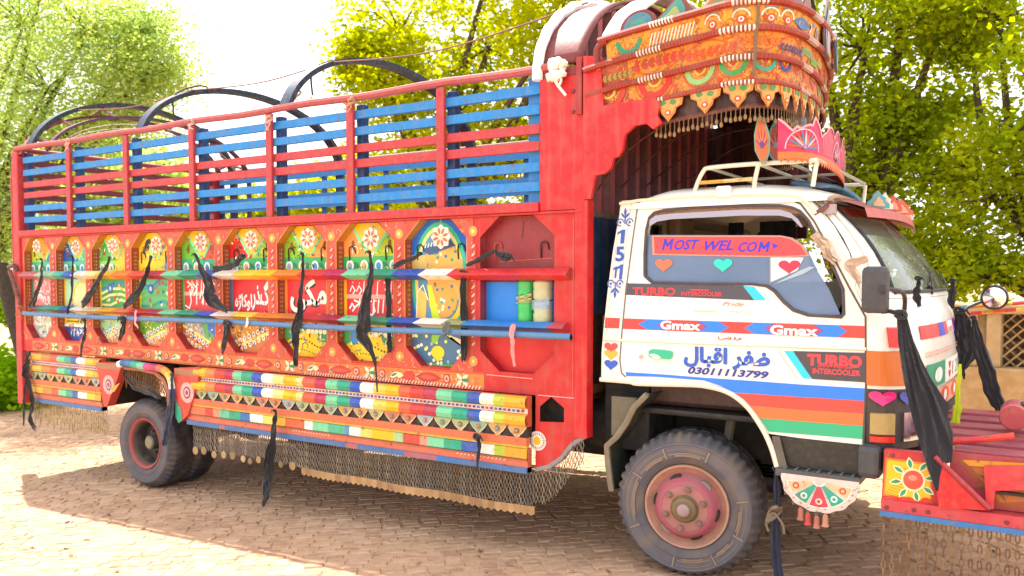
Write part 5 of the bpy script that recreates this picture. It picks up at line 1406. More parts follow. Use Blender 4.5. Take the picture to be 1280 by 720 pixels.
# name and number
TX(AR(0xFEC7, 0xFED4, 0xFEAE, 0x20, 0xFE8D, 0xFED7, 0xFE92, 0xFE8E, 0xFEDD), 855, 963, 447.5, -.062, .055, '#1450b8', 4, .045)
TX('03011113799', 860, 961, 466.5, -.017, .023, '#14208c', 4, .035, .25)
# dark TURBO panel at the front of the door
A.poly([C(*q) for q in ((980, 438.5), (991, 438.7), (1015, 473.5), (1004, 473))], '#17c4e0', 3)
A.poly([C(*q) for q in ((991.5, 438.7), (1083, 441), (1082.5, 478), (1015.5, 473.7))], '#40343a', 3)
A.line([C(973, 438), C(996, 472)], .004, '#a8b09c', 3)
TX('TURBO', 1009, 1078, 451, -.030, .030, '#e83438', 5, .05)
TX('INTERCOOLER', 1016, 1076, 464.5, -.016, .012, '#e83438', 5, .03); TX('24V Turbo', 1022, 1066, 458.5, -.006, .010, '#d83438', 5, .02)
# 15 11 on the rear pillar
def pil(body, x0, x1, y0, y1, col='#164fb4', bold=.02): p, q = C(x0, y1), C(x1, y0); A.text(body, p[0], p[1], q[0], q[1], col, 4, 0, bold)
pil('5', 769.5, 781, 308, 327, bold=.03)
def one(x0, x1, y0, y1, w_):
    (ua, va), (ub, vb) = C(x0, y1), C(x1, y0); h = vb - va
    A.poly([(ub - w_ - .006, va), (ub - .006, va), (ub, vb), (ub - w_ * .8, vb), (ua, vb - h * .18), (ua, vb - h * .34), (ub - w_ - .002, vb - h * .22)], '#164fb4', 4)
one(772, 782, 287, 304.5, .024); one(766.5, 772, 333, 347.5, .011); one(771.5, 779.5, 330.5, 349, .019)
def scroll(px, py, sg, s=1.0):
    u, v = C(px, py); k = .0048 * s
    A.line([(u, v), (u, v + sg * 17 * k)], .007, '#164fb4', 4); A.lens(u - .0, v + sg * 10 * k, 10 * k, .008, R(90 * sg), '#164fb4', 5)
    for m in (-1, 1):
        A.lens(u, v + sg * 7 * k, 9 * k, .006, R(90 * sg - m * 40), '#164fb4', 5)
        A.arc(u + m * 6.2 * k, v + sg * 2 * k, 3.6 * k, 4.9 * k, 0, 2 * PI * .8, '#164fb4', 4, 12); A.ell(u + m * 6.2 * k, v + sg * 2 * k, 1.6 * k, 1.6 * k, '#164fb4', 4, 8)
scroll(781.5, 280, 1); scroll(769.5, 352.5, -1)
A.line([C(789.5, 252), C(783, 300), C(775, 365)], .003, '#b8b0a8', 2)
for (y0, c) in ((434, '#e03c3c'), (443, '#f0a828'), (455.5, '#1650c0')):
    u, v = C(764, y0 + 1); A.heart(u, v, .088 if c != '#f0a828' else .085, .062, c, 3 if c != '#1650c0' else 4)
# lower stripes
A.poly([C(*q) for q in ((782, 465), (830, 468), (880, 472), (940, 476), (1000, 480.5), (1082, 485.5), (1081.5, 501), (1000, 496), (918, 490.5), (900, 482), (880, 475.5), (820, 471), (783, 470.2))], '#1473dc', 2)
A.poly([C(*q) for q in ((918, 491), (1000, 496.2), (1081.5, 501.2), (1081, 517), (1000, 512), (938, 507), (930, 499))], '#e83c2a', 2)
A.poly([C(*q) for q in ((938, 507.2), (1000, 512.2), (1081, 517.2), (1080.5, 532.5), (1000, 526.5), (950, 522.5))], '#e8682a', 2)
A.poly([C(*q) for q in ((950, 522.7), (1000, 526.7), (1080.5, 532.7), (1080, 549), (1000, 542.5), (961, 539.5))], '#12a878', 2)
part(b, 'door_livery', M_CAB, cabside)
# arch lip
arch_px = [(751.5, 474), (788, 477), (800, 479.5), (866, 481), (885, 483), (904, 487.5), (920, 495.5), (936, 509.5), (948, 526), (958, 543), (966, 562), (972, 583)]
b = MB(); pts = []
for q in arch_px: u, v = C(*q); pts.append((u, cy_(v) - .012, v))
b.tube(catmull(pts, 3), .014, '#e3d8c4', 7); part(b, 'arch_trim', M_CAB, smooth=True)
# door handle and lock
b = MB(); u, v = C(827, 441.5)
b.prism([(u - .07, v - .018), (u - .055, v - .026), (u + .055, v - .030), (u + .068, v - .018), (u + .068, v + .010), (u + .055, v + .018), (u - .05, v + .022), (u - .07, v + .012)], lambda a, c: (a, cy_(c) - .022, c), lambda a, c: (a, cy_(c) - .001, c), '#1fae82')
A = Art(b, cs_(-.022)); A.lens(u - .066, v - .008, .075, .012, R(-12), '#d8efe4', 2)
part(b, 'door_handle', M_CAB, bevel=.004)
b = MB(); u, v = C(801.5, 446); b.lathe([(.0005, -.006), (.012, -.006), (.014, 0)], u, cy_(v), v, 12, '#c8a898'); part(b, 'door_lock', M_CAB)
# window frame and panes
b = MB(); pts = [(u, cy_(v) - .001, v) for u, v in win]; b.tube(pts + [pts[0]], .0085, '#4a4048', 6, cap=False); part(b, 'window_seal', M_PLASTIC, smooth=True)
b = MB(); A = Art(b, cs_(-.004)); tp = [C(*q) for q in ((812, 275), (820, 269.5), (840, 267), (930, 262), (975, 262), (988, 266), (998, 274), (1004, 284), (1001, 284), (990, 273), (975, 269.5), (930, 269.5), (840, 274), (822, 277), (812, 283))]
A.poly(tp, '#a8989c', 1); part(b, 'window_visor', M_CHROME)
def pane(name, pts_px, mat, dy=.012, col='#ffffff'):
    b = MB(); P_ = [C(*q) for q in pts_px]
    b.prism(P_, lambda u, v: (u, cy_(v) + dy, v), lambda u, v: (u, cy_(v) + dy + .004, v), col); return part(b, name, mat)
pane('window_glass', ((808, 352), (807, 330), (809, 293.5), (975, 294), (990, 297), (1003, 306), (1012, 319), (1022, 340), (1036, 362), (1050, 394), (1012, 392.5), (993, 386), (981, 376), (969, 362), (958, 355.5)), M_SIDEGLASS)
b = MB(); A = Art(b, cs_(.011), .001)
A.poly([C(*q) for q in ((814, 294.5), (975, 294.5), (990, 297.5), (1003, 307), (1011, 320), (975, 321.5), (815, 318.5))], '#e08a6c', 1)
A.poly([C(*q) for q in ((816.5, 296), (975, 296), (988, 299), (1000, 307), (1008, 318.5), (975, 320), (817.5, 317))], '#e63a3e', 2)
def WT(body, x0, x1, yb, yt, sh=.35):
    p, q = C(x0, yb), C(x1, yt); A.text(body, p[0], p[1], q[0], q[1], '#2a1cb8', 4, sh, .026)
def WM(x0, x1, yb, yt):
    (ua, va), (ub, vb) = C(x0, yb), C(x1, yt); w_, h = ub - ua, vb - va
    A.line([(ua + w_ * (x + .18 * y), va + h * y) for x, y in ((.0, 0), (.02, 1), (.36, .35), (.74, 1), (.74, 0))], .0125, '#2a1cb8', 4)
WM(828, 841, 312, 299); WT('OST', 842, 874, 312.5, 299); WT('WEL', 880, 916, 313.5, 300); WT('CO', 922, 946, 315, 302); WM(948, 962, 314.5, 302.5)

u, v = C(969, 307.5); A.poly([(u - .02, v - .016), (u - .012, v - .004), (u - .02, v + .016), (u + .02, v)], '#2a1cb8', 4)
for px, py, w_, c in ((829, 331, .105, '#e8693c'), (903, 331, .105, '#16d0b8'), (986, 333, .115, '#e01c3c')):
    if c == '#e01c3c':
        A.poly([C(*q) for q in ((961.5, 322), (1004, 322), (996, 338), (962, 353))], '#ece8e8', 2)
    u, v = C(px, py); A.heart(u, v - .005, w_, .075, c, 3)
A.poly([C(*q) for q in ((966, 356), (1000, 338), (1012, 333), (1018, 334), (1005, 342))], '#9eb0c0', 3)
part(b, 'window_sticker', M_CAB)
b = MB(); A = Art(b, cs_(.009)); A.line([C(962, 321), C(962, 356)], .008, '#7c848c', 1); part(b, 'window_divider', M_PLASTIC)
# small perforated pieces inside the quarter window
b = MB()
for (px, py, c) in ((1015, 300, '#cfc6b0'), (1022, 310, '#6c7c2c'), (1030, 325, '#c83028'), (1036, 340, '#2c2420'), (1028, 318, '#b0a890')):
    u, v = C(px, py); b.box(u - .03, u + .02, cy_(v) + .25, cy_(v) + .27, v - .035, v + .03, c)
part(b, 'dash_ornament', M_CLOTH)

# ---- front of the cab
FP = [(-.735, cy_(1.1)), (-.665, .055), (-.60, .10), (-.54, .2), (-.49, .4), (-.455, .75), (-.44, 1.185), (-.455, 1.62), (-.49, 1.97), (-.54, 2.17), (-.60, 2.27), (-.665, 2.315), (-.735, 2.32)]
FC = [Vector(p) for p in catmull(FP, 5)]
FA = [0.0]
for a, c in zip(FC, FC[1:]): FA.append(FA[-1] + (c - a).length)
FL = FA[-1]
import bisect
def fplan(s, off=0.0):
    s = min(max(s, 0), FL - 1e-6); k = min(bisect.bisect_right(FA, s) - 1, len(FC) - 2)
    t = (s - FA[k]) / (FA[k + 1] - FA[k]); p = FC[k].lerp(FC[k + 1], t); d = (FC[min(k + 2, len(FC) - 1)] - FC[max(k - 1, 0)]).normalized()
    return p + Vector((d.y, -d.x)) * off
def ff(s, z, L):
    t = max(0, (z - 1.15) / .4); p = fplan(s, L - .02 * t * t); 
    y = p.y
    return (p.x - .05 * t * t, y + (.03 * t if y < 1.185 else -.03 * t), z)
b = MB(); b.grid([[ff(FL * i / 48, z, 0) for z in np.linspace(.80, 1.545, 9)] for i in range(49)], CW)
part(b, 'cab_front', M_CAB, smooth=True)
# windscreen surround: base curve, top curve
ztop = C(1003, 249)[1]
def base_c(t): p = ff(FL * t, 1.545, 0); return Vector(p)
def top_c(t):
    y = lerp(cy_(ztop) + .03, 2.37 - cy_(ztop) - .03, t); return Vector((-1.03 + .09 * math.sin(PI * t) ** .7, y, ztop - .005 + .02 * math.sin(PI * t)))
def ws(t, v, L=0.0):
    p = base_c(t).lerp(top_c(t), v) + Vector((.05 * math.sin(PI * v), 0, .012 * math.sin(PI * v))); return (p.x + L, p.y, p.z + L * .6)
b = MB(); b.grid([[ws(lerp(.075, .925, i / 32), v) for v in np.linspace(.06, .93, 8)] for i in range(33)], '#ffffff'); part(b, 'windscreen', M_SCREEN, smooth=True)
b = MB()
for t0, t1 in ((0, .08), (.92, 1)): b.grid([[ws(lerp(t0, t1, i / 4), v, .004) for v in np.linspace(0, 1, 8)] for i in range(5)], CW)
b.grid([[ws(lerp(0, 1, i / 32), v, .004) for v in (.93, 1)] for i in range(33)], CW); b.grid([[ws(lerp(0, 1, i / 32), v, .004) for v in (0, .06)] for i in range(33)], CW)
part(b, 'windscreen_surround', M_CAB, smooth=True)
b = MB(); seal = [ws(.078, v, .008) for v in np.linspace(.05, .94, 10)] + [ws(t, .94, .008) for t in np.linspace(.1, .92, 14)] + [ws(.922, v, .008) for v in np.linspace(.94, .05, 10)] + [ws(t, .05, .008) for t in np.linspace(.9, .08, 14)]
b.tube(seal, .011, '#26262a', 6); part(b, 'windscreen_seal', M_PLASTIC, smooth=True)
b = MB()   # closing cheek between pillar and side sheet
side_edge = [C(*q) for q in ((1003, 249), (1013, 258), (1030, 285), (1048, 318), (1066, 352), (1083.5, 388))][::-1]
rows = []
for i, (u, v) in enumerate(side_edge):
    t = i / 5; q = ws(0, max(0, min(1, (v - 1.545) / (ztop - 1.55)))); rows.append([(u, cy_(v), v), ((u + q[0]) / 2 + .01, cy_(v) + .0, v), q])
b.grid(rows, CW); part(b, 'pillar', M_CAB, smooth=True)
b = MB(); b.grid([[(x, 2.37 - y, z) for x, y, z in r_] for r_ in rows], CW); part(b, 'pillar', M_CAB, smooth=True)
# pillar mouldings (drip channel along the screen)
b = MB(); b.tube([ws(.035, v, .012) for v in np.linspace(.0, .97, 10)], .010, '#f0eee8', 6); part(b, 'drip_channel', M_CAB, smooth=True)

# roof: domed shell
b = MB(); rows = []; x0_, x1_ = -2.075, -.955
for i in range(27):
    t = i / 26; x = lerp(x0_, x1_, t); hgt = .135 * (max(0, 1 - abs(2 * t - .86) ** 3.2 / 1.35)) ** .6 if True else 0
    hgt = .125 * math.sin(PI * min(1, (t + .001) * 4) / 2) ** .7 * (1 - .75 * max(0, (t - .55) / .45) ** 2)
    row = []; w2 = 1.185 - cy_(ztop) + .012
    for k in range(21):
        a = PI * k / 20; y = 1.185 - w2 * (abs(math.cos(a)) ** .42) * (1 if a < PI / 2 else -1); row.append((x + .05 * math.sin(a), y, ztop - .012 + (hgt + .01) * math.sin(a) ** .42))
    rows.append(row)
b.grid(rows, '#e8e4da')
for rr, s in ((rows[0], 1), (rows[-1], -1)): b.add(rr, [list(range(21))], '#e0dccf')
part(b, 'cab_roof', M_CAB, smooth=True)
b = MB(); b.tube([(u, cy_(v) - .010, v + .004) for u, v in [C(*q) for q in ((775.5, 255.5), (800, 251.5), (860, 247), (915, 245), (960, 244), (990, 245), (1003, 249), (1015, 260), (1020, 268))]], .0095, '#e6d9bf', 6); part(b, 'drip_rail', M_CAB, smooth=True)

# roof rack
def RB_(px, py, Y=.14): p = S(px, py, Y); return Vector((p.x, p.y, p.z))
b = MB(); c1 = '#e4dcc8'
L1 = [RB_(866, 246), RB_(873, 226), RB_(880, 213), RB_(886, 210), RB_(915, 207), RB_(950, 204.5), RB_(985, 202.5), RB_(1022, 200)]
b.tube(catmull([tuple(p) for p in L1], 3), .0125, c1, 7)
part(b, 'rack_frame', M_CAB, smooth=True); b = MB()
for q in ([RB_(942, 244), RB_(943.5, 226), RB_(948, 206)], [RB_(1016, 233, .16), RB_(1021, 202, .16)]): b.tube([tuple(p) for p in q], .0125, c1, 7)
part(b, 'rack_leg', M_CAB, smooth=True); b = MB()
D_ = Vector((0, 1.35, 0)); b.tube([tuple(p + D_) for p in L1], .0125, c1, 7)
for q in ([RB_(942, 244), RB_(948, 206)], [RB_(1020, 232, .16), RB_(1023, 202, .16)]): b.tube([tuple(p + D_) for p in q], .0125, c1, 7)
part(b, 'rack_frame', M_CAB, smooth=True)
for px in (886, 949, 985, 1022):
    b = MB(); p = RB_(px, 210 - (px - 886) * .075); b.tube([tuple(p), tuple(p + D_)], .010, c1 if px < 960 else '#b8b09c', 6); part(b, 'rack_bar', M_CAB, smooth=True)
for k in (.68,):
    b = MB(); p, q = RB_(886, 210), RB_(1022, 200); b.tube([tuple(p + Vector((0, k, 0))), tuple(q + Vector((0, k, 0)))], .009, '#c8c0ac', 6); part(b, 'rack_bar', M_CAB, smooth=True)
b = MB(); b.tube([tuple(RB_(875, 228.5)), tuple(RB_(905, 226.5)), tuple(RB_(941, 223.5))], .011, '#d8a440', 6, cols=['#d8a440', '#e0c080']); part(b, 'rack_rod', M_BARS, smooth=True)
b = MB(); p = RB_(905, 240, .09); b.box(p.x - .05, p.x + .035, p.y, p.y + .03, p.z - .03, p.z + .035, '#e8e4da'); part(b, 'rack_pad', M_CAB, bevel=.012)
b = MB(); p = RB_(1000, 228, .5); b.grid([[(p.x - .05 + .16 * i / 10, lerp(.5, 1.9, k / 8), p.z + .05 * math.sin(PI * k / 8) - .03 * i / 10) for k in range(9)] for i in range(11)], '#3c7ca0'); part(b, 'roof_panel', M_PAINT, smooth=True, solid=.02)

# pink crest on the rack
CP_ = [(-1.19, .06), (-1.09, .08), (-1.03, .18), (-1.0, .36), (-1.0, .6), (-1.03, .9), (-1.09, 1.2), (-1.2, 1.42), (-1.34, 1.5)]
CC = [Vector(p) for p in catmull(CP_, 5)]; CL = [0.0]
for a, c in zip(CC, CC[1:]): CL.append(CL[-1] + (c - a).length)
def cplan(s, off=0):
    s = min(max(s, 0), CL[-1] - 1e-6); k = min(bisect.bisect_right(CL, s) - 1, len(CC) - 2); t = (s - CL[k]) / (CL[k + 1] - CL[k])
    p = CC[k].lerp(CC[k + 1], t); d = (CC[min(k + 1, len(CC) - 1)] - CC[max(k - 1, 0)]).normalized(); return p + Vector((d.y, -d.x)) * off
ZC = S(1000, 196, .05).z
def cf(s, v, L): p = cplan(s, L + .03 * v); return (p.x, p.y, ZC + v - .05 * min(s, 1.2))
crest = hold('roof_crest')
b = MB(); top = lambda s: .105 + .05 * abs(math.sin(s * 9.3)) * (s > .2) + .075 * abs(math.cos(s * 2 * PI / .42 + .5)) ** .8 + .03 * (s < .1)
rows = [[cf(s, 0, 0), cf(s, .05, 0), cf(s, top(s), 0)] for s in np.linspace(0, CL[-1], 90)]
b.grid(rows, '#d01c5c'); b.grid([[cf(s, 0, -.012), cf(s, top(s), -.012)] for s in np.linspace(0, CL[-1], 90)], '#8c2434')
A = Art(b, cf, .0015)
SS = np.linspace(0, CL[-1], 90)
A.l = 2
for a, c in zip(SS, SS[1:]): A.line([(a, top(a)), (c, top(c))], .011, '#e8a4b0', 2); A.poly([(a, 0), (c, 0), (c, .035), (a, .035)], '#e8702c', 2)
for k in range(6):
    s0 = .14 + k * .42
    for j in range(11): A.lens(s0, .055, .10, .006, R(10 + j * 16), ('#3c7cac', '#e8602c', '#f0b0b8')[j % 3], 3)
    A.arc(s0, .05, .10, .106, 0, PI, '#f0c0c4', 3, 12); A.ell(s0, .06, .018, .014, '#3a6cac', 4, 10)
    for j in range(8): A.line([(s0 + .16 + j * .02, .05), (s0 + .16 + j * .02, .05 + top(s0 + .16 + j * .02) * .6)], .005, '#f0909c', 3)
s = 0.0
while s < CL[-1] - .03: A.poly([(s, 0.0), (s + .035, 0.0), (s + .0175, -.022)], '#e8641c', 1); s += .035
part(b, 'crest_band', M_PAINT, crest)
def leafo(px, py0, py1, Y, w_, cols_, nm='crest_leaf', lean=0):
    p0, p1 = S(px, py1, Y), S(px, py0, Y); h = p1.z - p0.z; b = MB()
    o_ = [(-.12, 0), (-.5, .3), (-.48, .62), (-.2, .95), (0, 1), (.3, .85), (.5, .55), (.42, .25), (.12, 0)]
    f = lambda u, v: (p0.x + u * w_ + lean * v, Y - .008, p0.z + v * h); f2 = lambda u, v: (p0.x + u * w_ + lean * v, Y, p0.z + v * h)
    b.prism(o_, f, f2, cols_[0]); A = Art(b, lambda u, v, L: (p0.x + u * w_ + lean * v, Y - .008 - L, p0.z + v * h), .0015)
    A.poly([(u * .8, v * .85 + .06) for u, v in o_], cols_[1], 2)
    for k in range(9): A.lens(0, .35, .42, .03, R(20 + k * 17), cols_[2] if k % 2 else cols_[3], 3)
    A.ell(0, .4, .14, .08, cols_[4], 4, 10)
    return part(b, nm, M_PAINT, crest)
leafo(955, 144, 206, .10, .085, ('#7ca08c', '#e0642c', '#f08048', '#8c3c6c', '#5c3c8c'), lean=-.02)
leafo(971, 152, 202, .35, .12, ('#4ca0a4', '#b84c34', '#e07048', '#6c3c5c', '#8c8ca0'))
leafo(998, 138, 168, .45, .09, ('#9aa4ac', '#a8a8b0', '#d8d0d8', '#8c98a8', '#c8c8d8'))

# painted visor above the screen
vis = hold('sun_visor')
b = MB(); VT = np.linspace(.05, 1.0, 26)
def vf(t, v, L=0): p = top_c(t); return (p.x + .06 + v * .15, p.y, p.z + .012 - v * .055 + L)
b.grid([[vf(t, v) for v in (0, .5, 1)] for t in VT], '#a03028'); b.grid([[vf(t, v, -.015) for v in (0, 1)] for t in VT], '#b0483c')
b.grid([[vf(t, 1, 0), (vf(t, 1, 0)[0] + .015, vf(t, 1, 0)[1], vf(t, 1, 0)[2] - .05)] for t in VT], '#b84c40')
part(b, 'visor_board', M_PAINT, vis)
b = MB(); A = Art(b, lambda u, v, L: ws(u, v, .012 + L), .001)
n_ = 26
for i in range(n_):
    a, c = lerp(.09, .91, i / n_), lerp(.09, .91, (i + 1) / n_); A.poly([(a, .80), (c, .80), (c, .92), (a, .92)], '#9c3828' if i % 2 else '#b04a30', 2)
part(b, 'screen_banner', M_PAINT, vis)
for (px, py, w_, c) in ((1077, 250, .11, '#3c9ca0'), (1084, 251, .08, '#dcd8d4'), (1108, 262, .13, '#d8583c'), (1128, 270, .07, '#e4dcd4'), (1094, 256, .09, '#c8483c')):
    k = (px - 1068) / 72; t = .12 + k * .8; p = vf(t, .8); b = MB()
    o_ = [(-.5, 0), (-.5, .3), (-.3, .5), (-.22, .75), (0, 1), (.16, .7), (.34, .6), (.3, .4), (.5, .25), (.5, 0)]
    b.prism(o_, lambda u, v: (p[0] + u * w_ * .9, p[1] + u * w_ * .9, p[2] + v * .095), lambda u, v: (p[0] - .01 + u * w_ * .9, p[1] + .01 + u * w_ * .9, p[2] + v * .095), c)
    b.prism([(u * .5, v * .55 + .1) for u, v in o_], lambda u, v: (p[0] + .003 + u * w_ * .9, p[1] - .003 + u * w_ * .9, p[2] + v * .095), lambda u, v: (p[0] + u * w_ * .9, p[1] + u * w_ * .9, p[2] + v * .095), '#e8a080'); part(b, 'visor_crest', M_PAINT, vis)
# chrome brow at the pillar top
b = MB(); P1 = S(1018, 268, .12); b.tube([tuple(P1), tuple(S(1028, 262, .12)), tuple(S(1040, 253, .15))], .013, '#6c3c38', 6); b.box(P1.x + .03, P1.x + .10, .13, .17, P1.z + .0, P1.z + .05, '#a89c9c'); part(b, 'pillar_clamp', M_PAINT)
# wipers
for t in (.3, .62):
    b = MB(); b.tube([ws(t, .02, .014), ws(t + .04, .12, .02), ws(t + .1, .22, .016)], .006, '#141414', 5); b.tube([ws(t + .0, .10, .012), ws(t + .24, .26, .012)], .005, '#141414', 5); part(b, 'wiper', M_PLASTIC)
# fancy items seen through the screen
b = MB()
for k in range(14):
    y = .3 + k * .13; b.box(-.78 - .0, -.74, y, y + .09, 1.44, 1.44 + rnd.uniform(.05, .16), rnd.choice(['#d8502c', '#e8c8b0', '#2c9c8c', '#c83034', '#e8e4dc']))
part(b, 'dash_ornament', M_CLOTH)

# front livery, lamps
b = MB(); A = Art(b, lambda u, v, L: ff(u, v, L + .004), .0014)
def band(z0, z1, c, s0=.10, s1=FL - .1, l=1, n=60):
    for i in range(n): A.poly([(lerp(s0, s1, i / n), z0), (lerp(s0, s1, (i + 1) / n), z0), (lerp(s0, s1, (i + 1) / n), z1), (lerp(s0, s1, i / n), z1)], c, l)
band(1.335, 1.405, '#dc2c28', s0=.36)
for s_, w_, c in ((.72, .16, '#2a3cc0'), (.98, .24, '#e8dcd8'), (1.25, .14, '#5c2ca0'), (1.6, .2, '#2a3cc0')):
    band(1.335, 1.405, c, s_, s_ + w_, 2, 4)
for i in range(5): A.line([(1.0 + i * .04, 1.34), (1.02 + i * .04, 1.37)], .01, '#b8604c', 3)
A.poly([(1.47, 1.25), (1.52, 1.355), (1.47, 1.46), (1.42, 1.355)], '#3c1c90', 4)
band(1.245, 1.252, '#d8a890', .4, FL - .3, 2); band(1.262, 1.268, '#d8a890', .4, FL - .3, 2)
band(1.08, 1.205, '#ece8de', .40, FL - .3, 2); band(1.08, 1.205, '#12946c', .40, .80, 3, 6); band(1.085, 1.2, '#f2eee8', .80, 1.6, 3, 6)
A.ell(.62, 1.14, .09, .04, '#e8efe8', 4, 14)
for z in (1.165, 1.115): A.poly([(.90, z + .02), (.98, z + .02), (.94, z - .025)], '#d8402c', 5); 
A.text('12V', 1.05, 1.10, 1.5, 1.18, '#a8c8b8', 5)
band(.965, 1.065, '#e8a088', .42, FL - .3, 2); 
for s_ in (.8, 1.15, 1.5): A.ell(s_, 1.015, .13, .045, '#e0502c', 3, 14); A.ell(s_, 1.015, .05, .03, '#f0e8e0', 4, 12)
part(b, 'front_livery', M_BARS)
def fbox(name, s0, s1, z0, z1, c, mat, d=.02, n=8, bev=.004):
    b = MB(); rows = []
    for i in range(n + 1):
        s = lerp(s0, s1, i / n); rows.append([ff(s, z0, .001), ff(s, z0 + .004, d), ff(s, z1 - .004, d), ff(s, z1, .001)])
    b.grid(rows, c); 
    for r_ in (rows[0], rows[-1]): b.add(r_, [(0, 1, 2, 3)], c)
    return part(b, name, mat)
fbox('side_repeater', .105, .215, 1.305, 1.405, '#d01c1c', M_LENS, .028)
b = MB()
for z in (1.325, 1.385): p = ff(.16, z, .03); b.lathe([(.0005, -.01), (.008, -.008), (.01, 0)], p[0], p[1], p[2], 8, '#e8c8b8')
part(b, 'repeater_screw', M_CAB)
fbox('indicator_lamp', .0, .235, 1.117, 1.288, '#c8640c', M_LENS, .014)
fbox('lamp_panel', .0, .60, .80, 1.10, '#3e3634', M_PLASTIC, .006, 14)
b = MB(); A = Art(b, lambda u, v, L: ff(u, v, L + .016), .0015); A.heart(.07, 1.055, .12, .075, '#e81478', 2); A.heart(.19, 1.055, .09, .07, '#1c3ca8', 2); A.heart(.32, 1.04, .10, .09, '#d82838', 2); part(b, 'heart_sticker', M_CAB)
fbox('corner_lamp', .02, .125, .875, .985, '#a89058', M_LENS, .02); fbox('corner_reflector', .02, .125, .835, .871, '#d82418', M_LENS, .02)
fbox('headlight', .17, .34, .84, .99, '#b8c0c8', M_CHROME, .022); fbox('headlight_trim', .36, .44, .86, .99, '#8c8c94', M_CHROME, .018)
fbox('front_grille', .60, FL - .5, .82, .96, '#1a1a1c', M_PLASTIC, .012, 16)
# black bumper end under the lamps
b = MB(); P0 = S(1078, 600, .03); z0, z1 = S(1085, 598, .0).z, S(1085, 556, .0).z
b.box(-.765, -.655, -.03, .25, z0, z1, '#3d3f44'); part(b, 'bumper_end', M_PLASTIC, bevel=.03)
b = MB(); b.box(-.655, -.60, .0, .25, z0 + .04, z1 - .01, '#2d2e32'); part(b, 'bumper_end', M_PLASTIC, bevel=.02)
b = MB(); b.box(-.66, -.5, .25, 2.1, .62, .84, '#1f1f22'); part(b, 'bumper_core', M_PLASTIC, bevel=.02)

# step, wheel housing
b = MB(); s0, s1 = C(968, 545), C(1078, 556); zt, zb = S(1020, 550, .03).z, S(1020, 597, .0).z
b.box(s0[0], s1[0], .035, .06, zb + .03, zt, '#26241f'); b.box(s0[0] + .02, s1[0], -.02, .30, zb - .01, zb + .028, '#4b4c50')
b.add([(s0[0] - .01, .02, zt), (s0[0] + .03, .02, zt), (s0[0] + .085, .0, zb), (s0[0] + .03, .0, zb)], [(0, 1, 2, 3)], '#5c544a')
for k in range(8): b.box(s0[0] + .06 + k * .055, s0[0] + .075 + k * .055, -.021, .2, zb + .0285, zb + .036, '#606064')
part(b, 'cab_step', M_PLASTIC, bevel=.004)
b = MB()   # front part of the wheel housing
pts = [C(*q) for q in ((950, 526), (960, 543), (968, 560), (975, 585), (980, 603))]
b.grid([[(u, cy_(v) - .012, v), (u, .35, v)] for u, v in pts], '#2a2622'); part(b, 'arch_liner', M_DUSTY, smooth=True)
b = MB(); pts = [C(*q) for q in ((752, 474), (800, 479), (866, 481), (900, 487), (936, 509), (955, 540))]
b.grid([[(u, cy_(v) + .0, v), (u - .02, .62, v + .0), (u - .0, 1.8, v)] for u, v in pts], '#33302a')
b.add([(-2.2, .62, .45), (-.9, .62, .45), (-.9, .62, 1.06), (-2.2, .62, 1.06)], [(0, 1, 2, 3)], '#2f2d28')
part(b, 'wheel_housing', M_DUSTY)
b = MB()   # mudguard behind the wheel
pts = [S(*q, .06) for q in ((812, 492), (796, 508), (786, 528), (774, 545), (762, 556), (763, 575), (766, 600), (768, 612))]
b.grid([[(p.x, .03, p.z), (p.x + .0, .06, p.z + .0), (p.x + .05, .40, p.z)] for p in pts], '#3c3a32', cols=lambda j, k: '#857a66' if k == 0 else '#343a30')
b.tube([(p.x, .025, p.z) for p in pts], .016, '#857a66', 6)
part(b, 'mudguard', M_DUSTY, smooth=True, solid=.006)
b = MB(); b.tube(catmull([tuple(S(*q, .3)) for q in ((815, 484), (840, 492), (870, 504), (910, 512), (935, 511))], 4), .006, '#6c5a3c', 5); b.tube([tuple(S(918, 500, .3)), tuple(S(908, 560, .3))], .028, '#5a5850', 8); part(b, 'brake_hose', M_DUSTY, smooth=True)

# half-moon plate under the step
b = MB(); P0, P1 = S(977, 591, -.02), S(1074, 597, -.02); cx, hw = (P0.x + P1.x) / 2, (P1.x - P0.x) / 2; zt = P0.z + .0; hh = zt - S(1027, 641, -.02).z
o_ = [(cx - hw, zt), (cx + hw, zt)] + [(cx + hw * math.cos(a) * (1 + .02 * math.cos(14 * a)), zt - .02 - (hh - .02) * math.sin(a) * (1 + .02 * math.cos(14 * a))) for a in np.linspace(0, PI, 36)]
b.prism(o_, lambda u, v: (u, -.022, v), lambda u, v: (u, -.014, v), '#dcc8c0')
A = Art(b, side(-.022), .0012)
def sect(a0, a1, r0, r1, c, l):
    pts = [(cx + r1 * hw * math.cos(R(a)), zt - .02 - r1 * (hh - .02) * math.sin(R(a))) for a in np.linspace(a0, a1, 8)] + [(cx + r0 * hw * math.cos(R(a)), zt - .02 - r0 * (hh - .02) * math.sin(R(a))) for a in np.linspace(a1, a0, 4)]
    A.poly(pts, c, l)
for a0, a1, c, d in ((5, 34, '#e8b88c', '#c8442c'), (37, 68, '#17a088', '#e8f0e8'), (71, 109, '#c83c54', '#f0d8c0'), (112, 143, '#17a088', '#e8f0e8'), (146, 175, '#e8b88c', '#c8442c')):
    sect(a0, a1, .12, .86, '#f4ece4', 2); sect(a0 + 1.5, a1 - 1.5, .17, .82, c, 3)
    am = R((a0 + a1) / 2); A.ell(cx + .64 * hw * math.cos(am), zt - .02 - .64 * (hh - .02) * math.sin(am), .017, .017, d, 4, 12); A.ell(cx + .64 * hw * math.cos(am), zt - .02 - .64 * (hh - .02) * math.sin(am), .009, .009, c, 5, 8)
moon = part(b, 'half_moon_plate', M_PAINT)
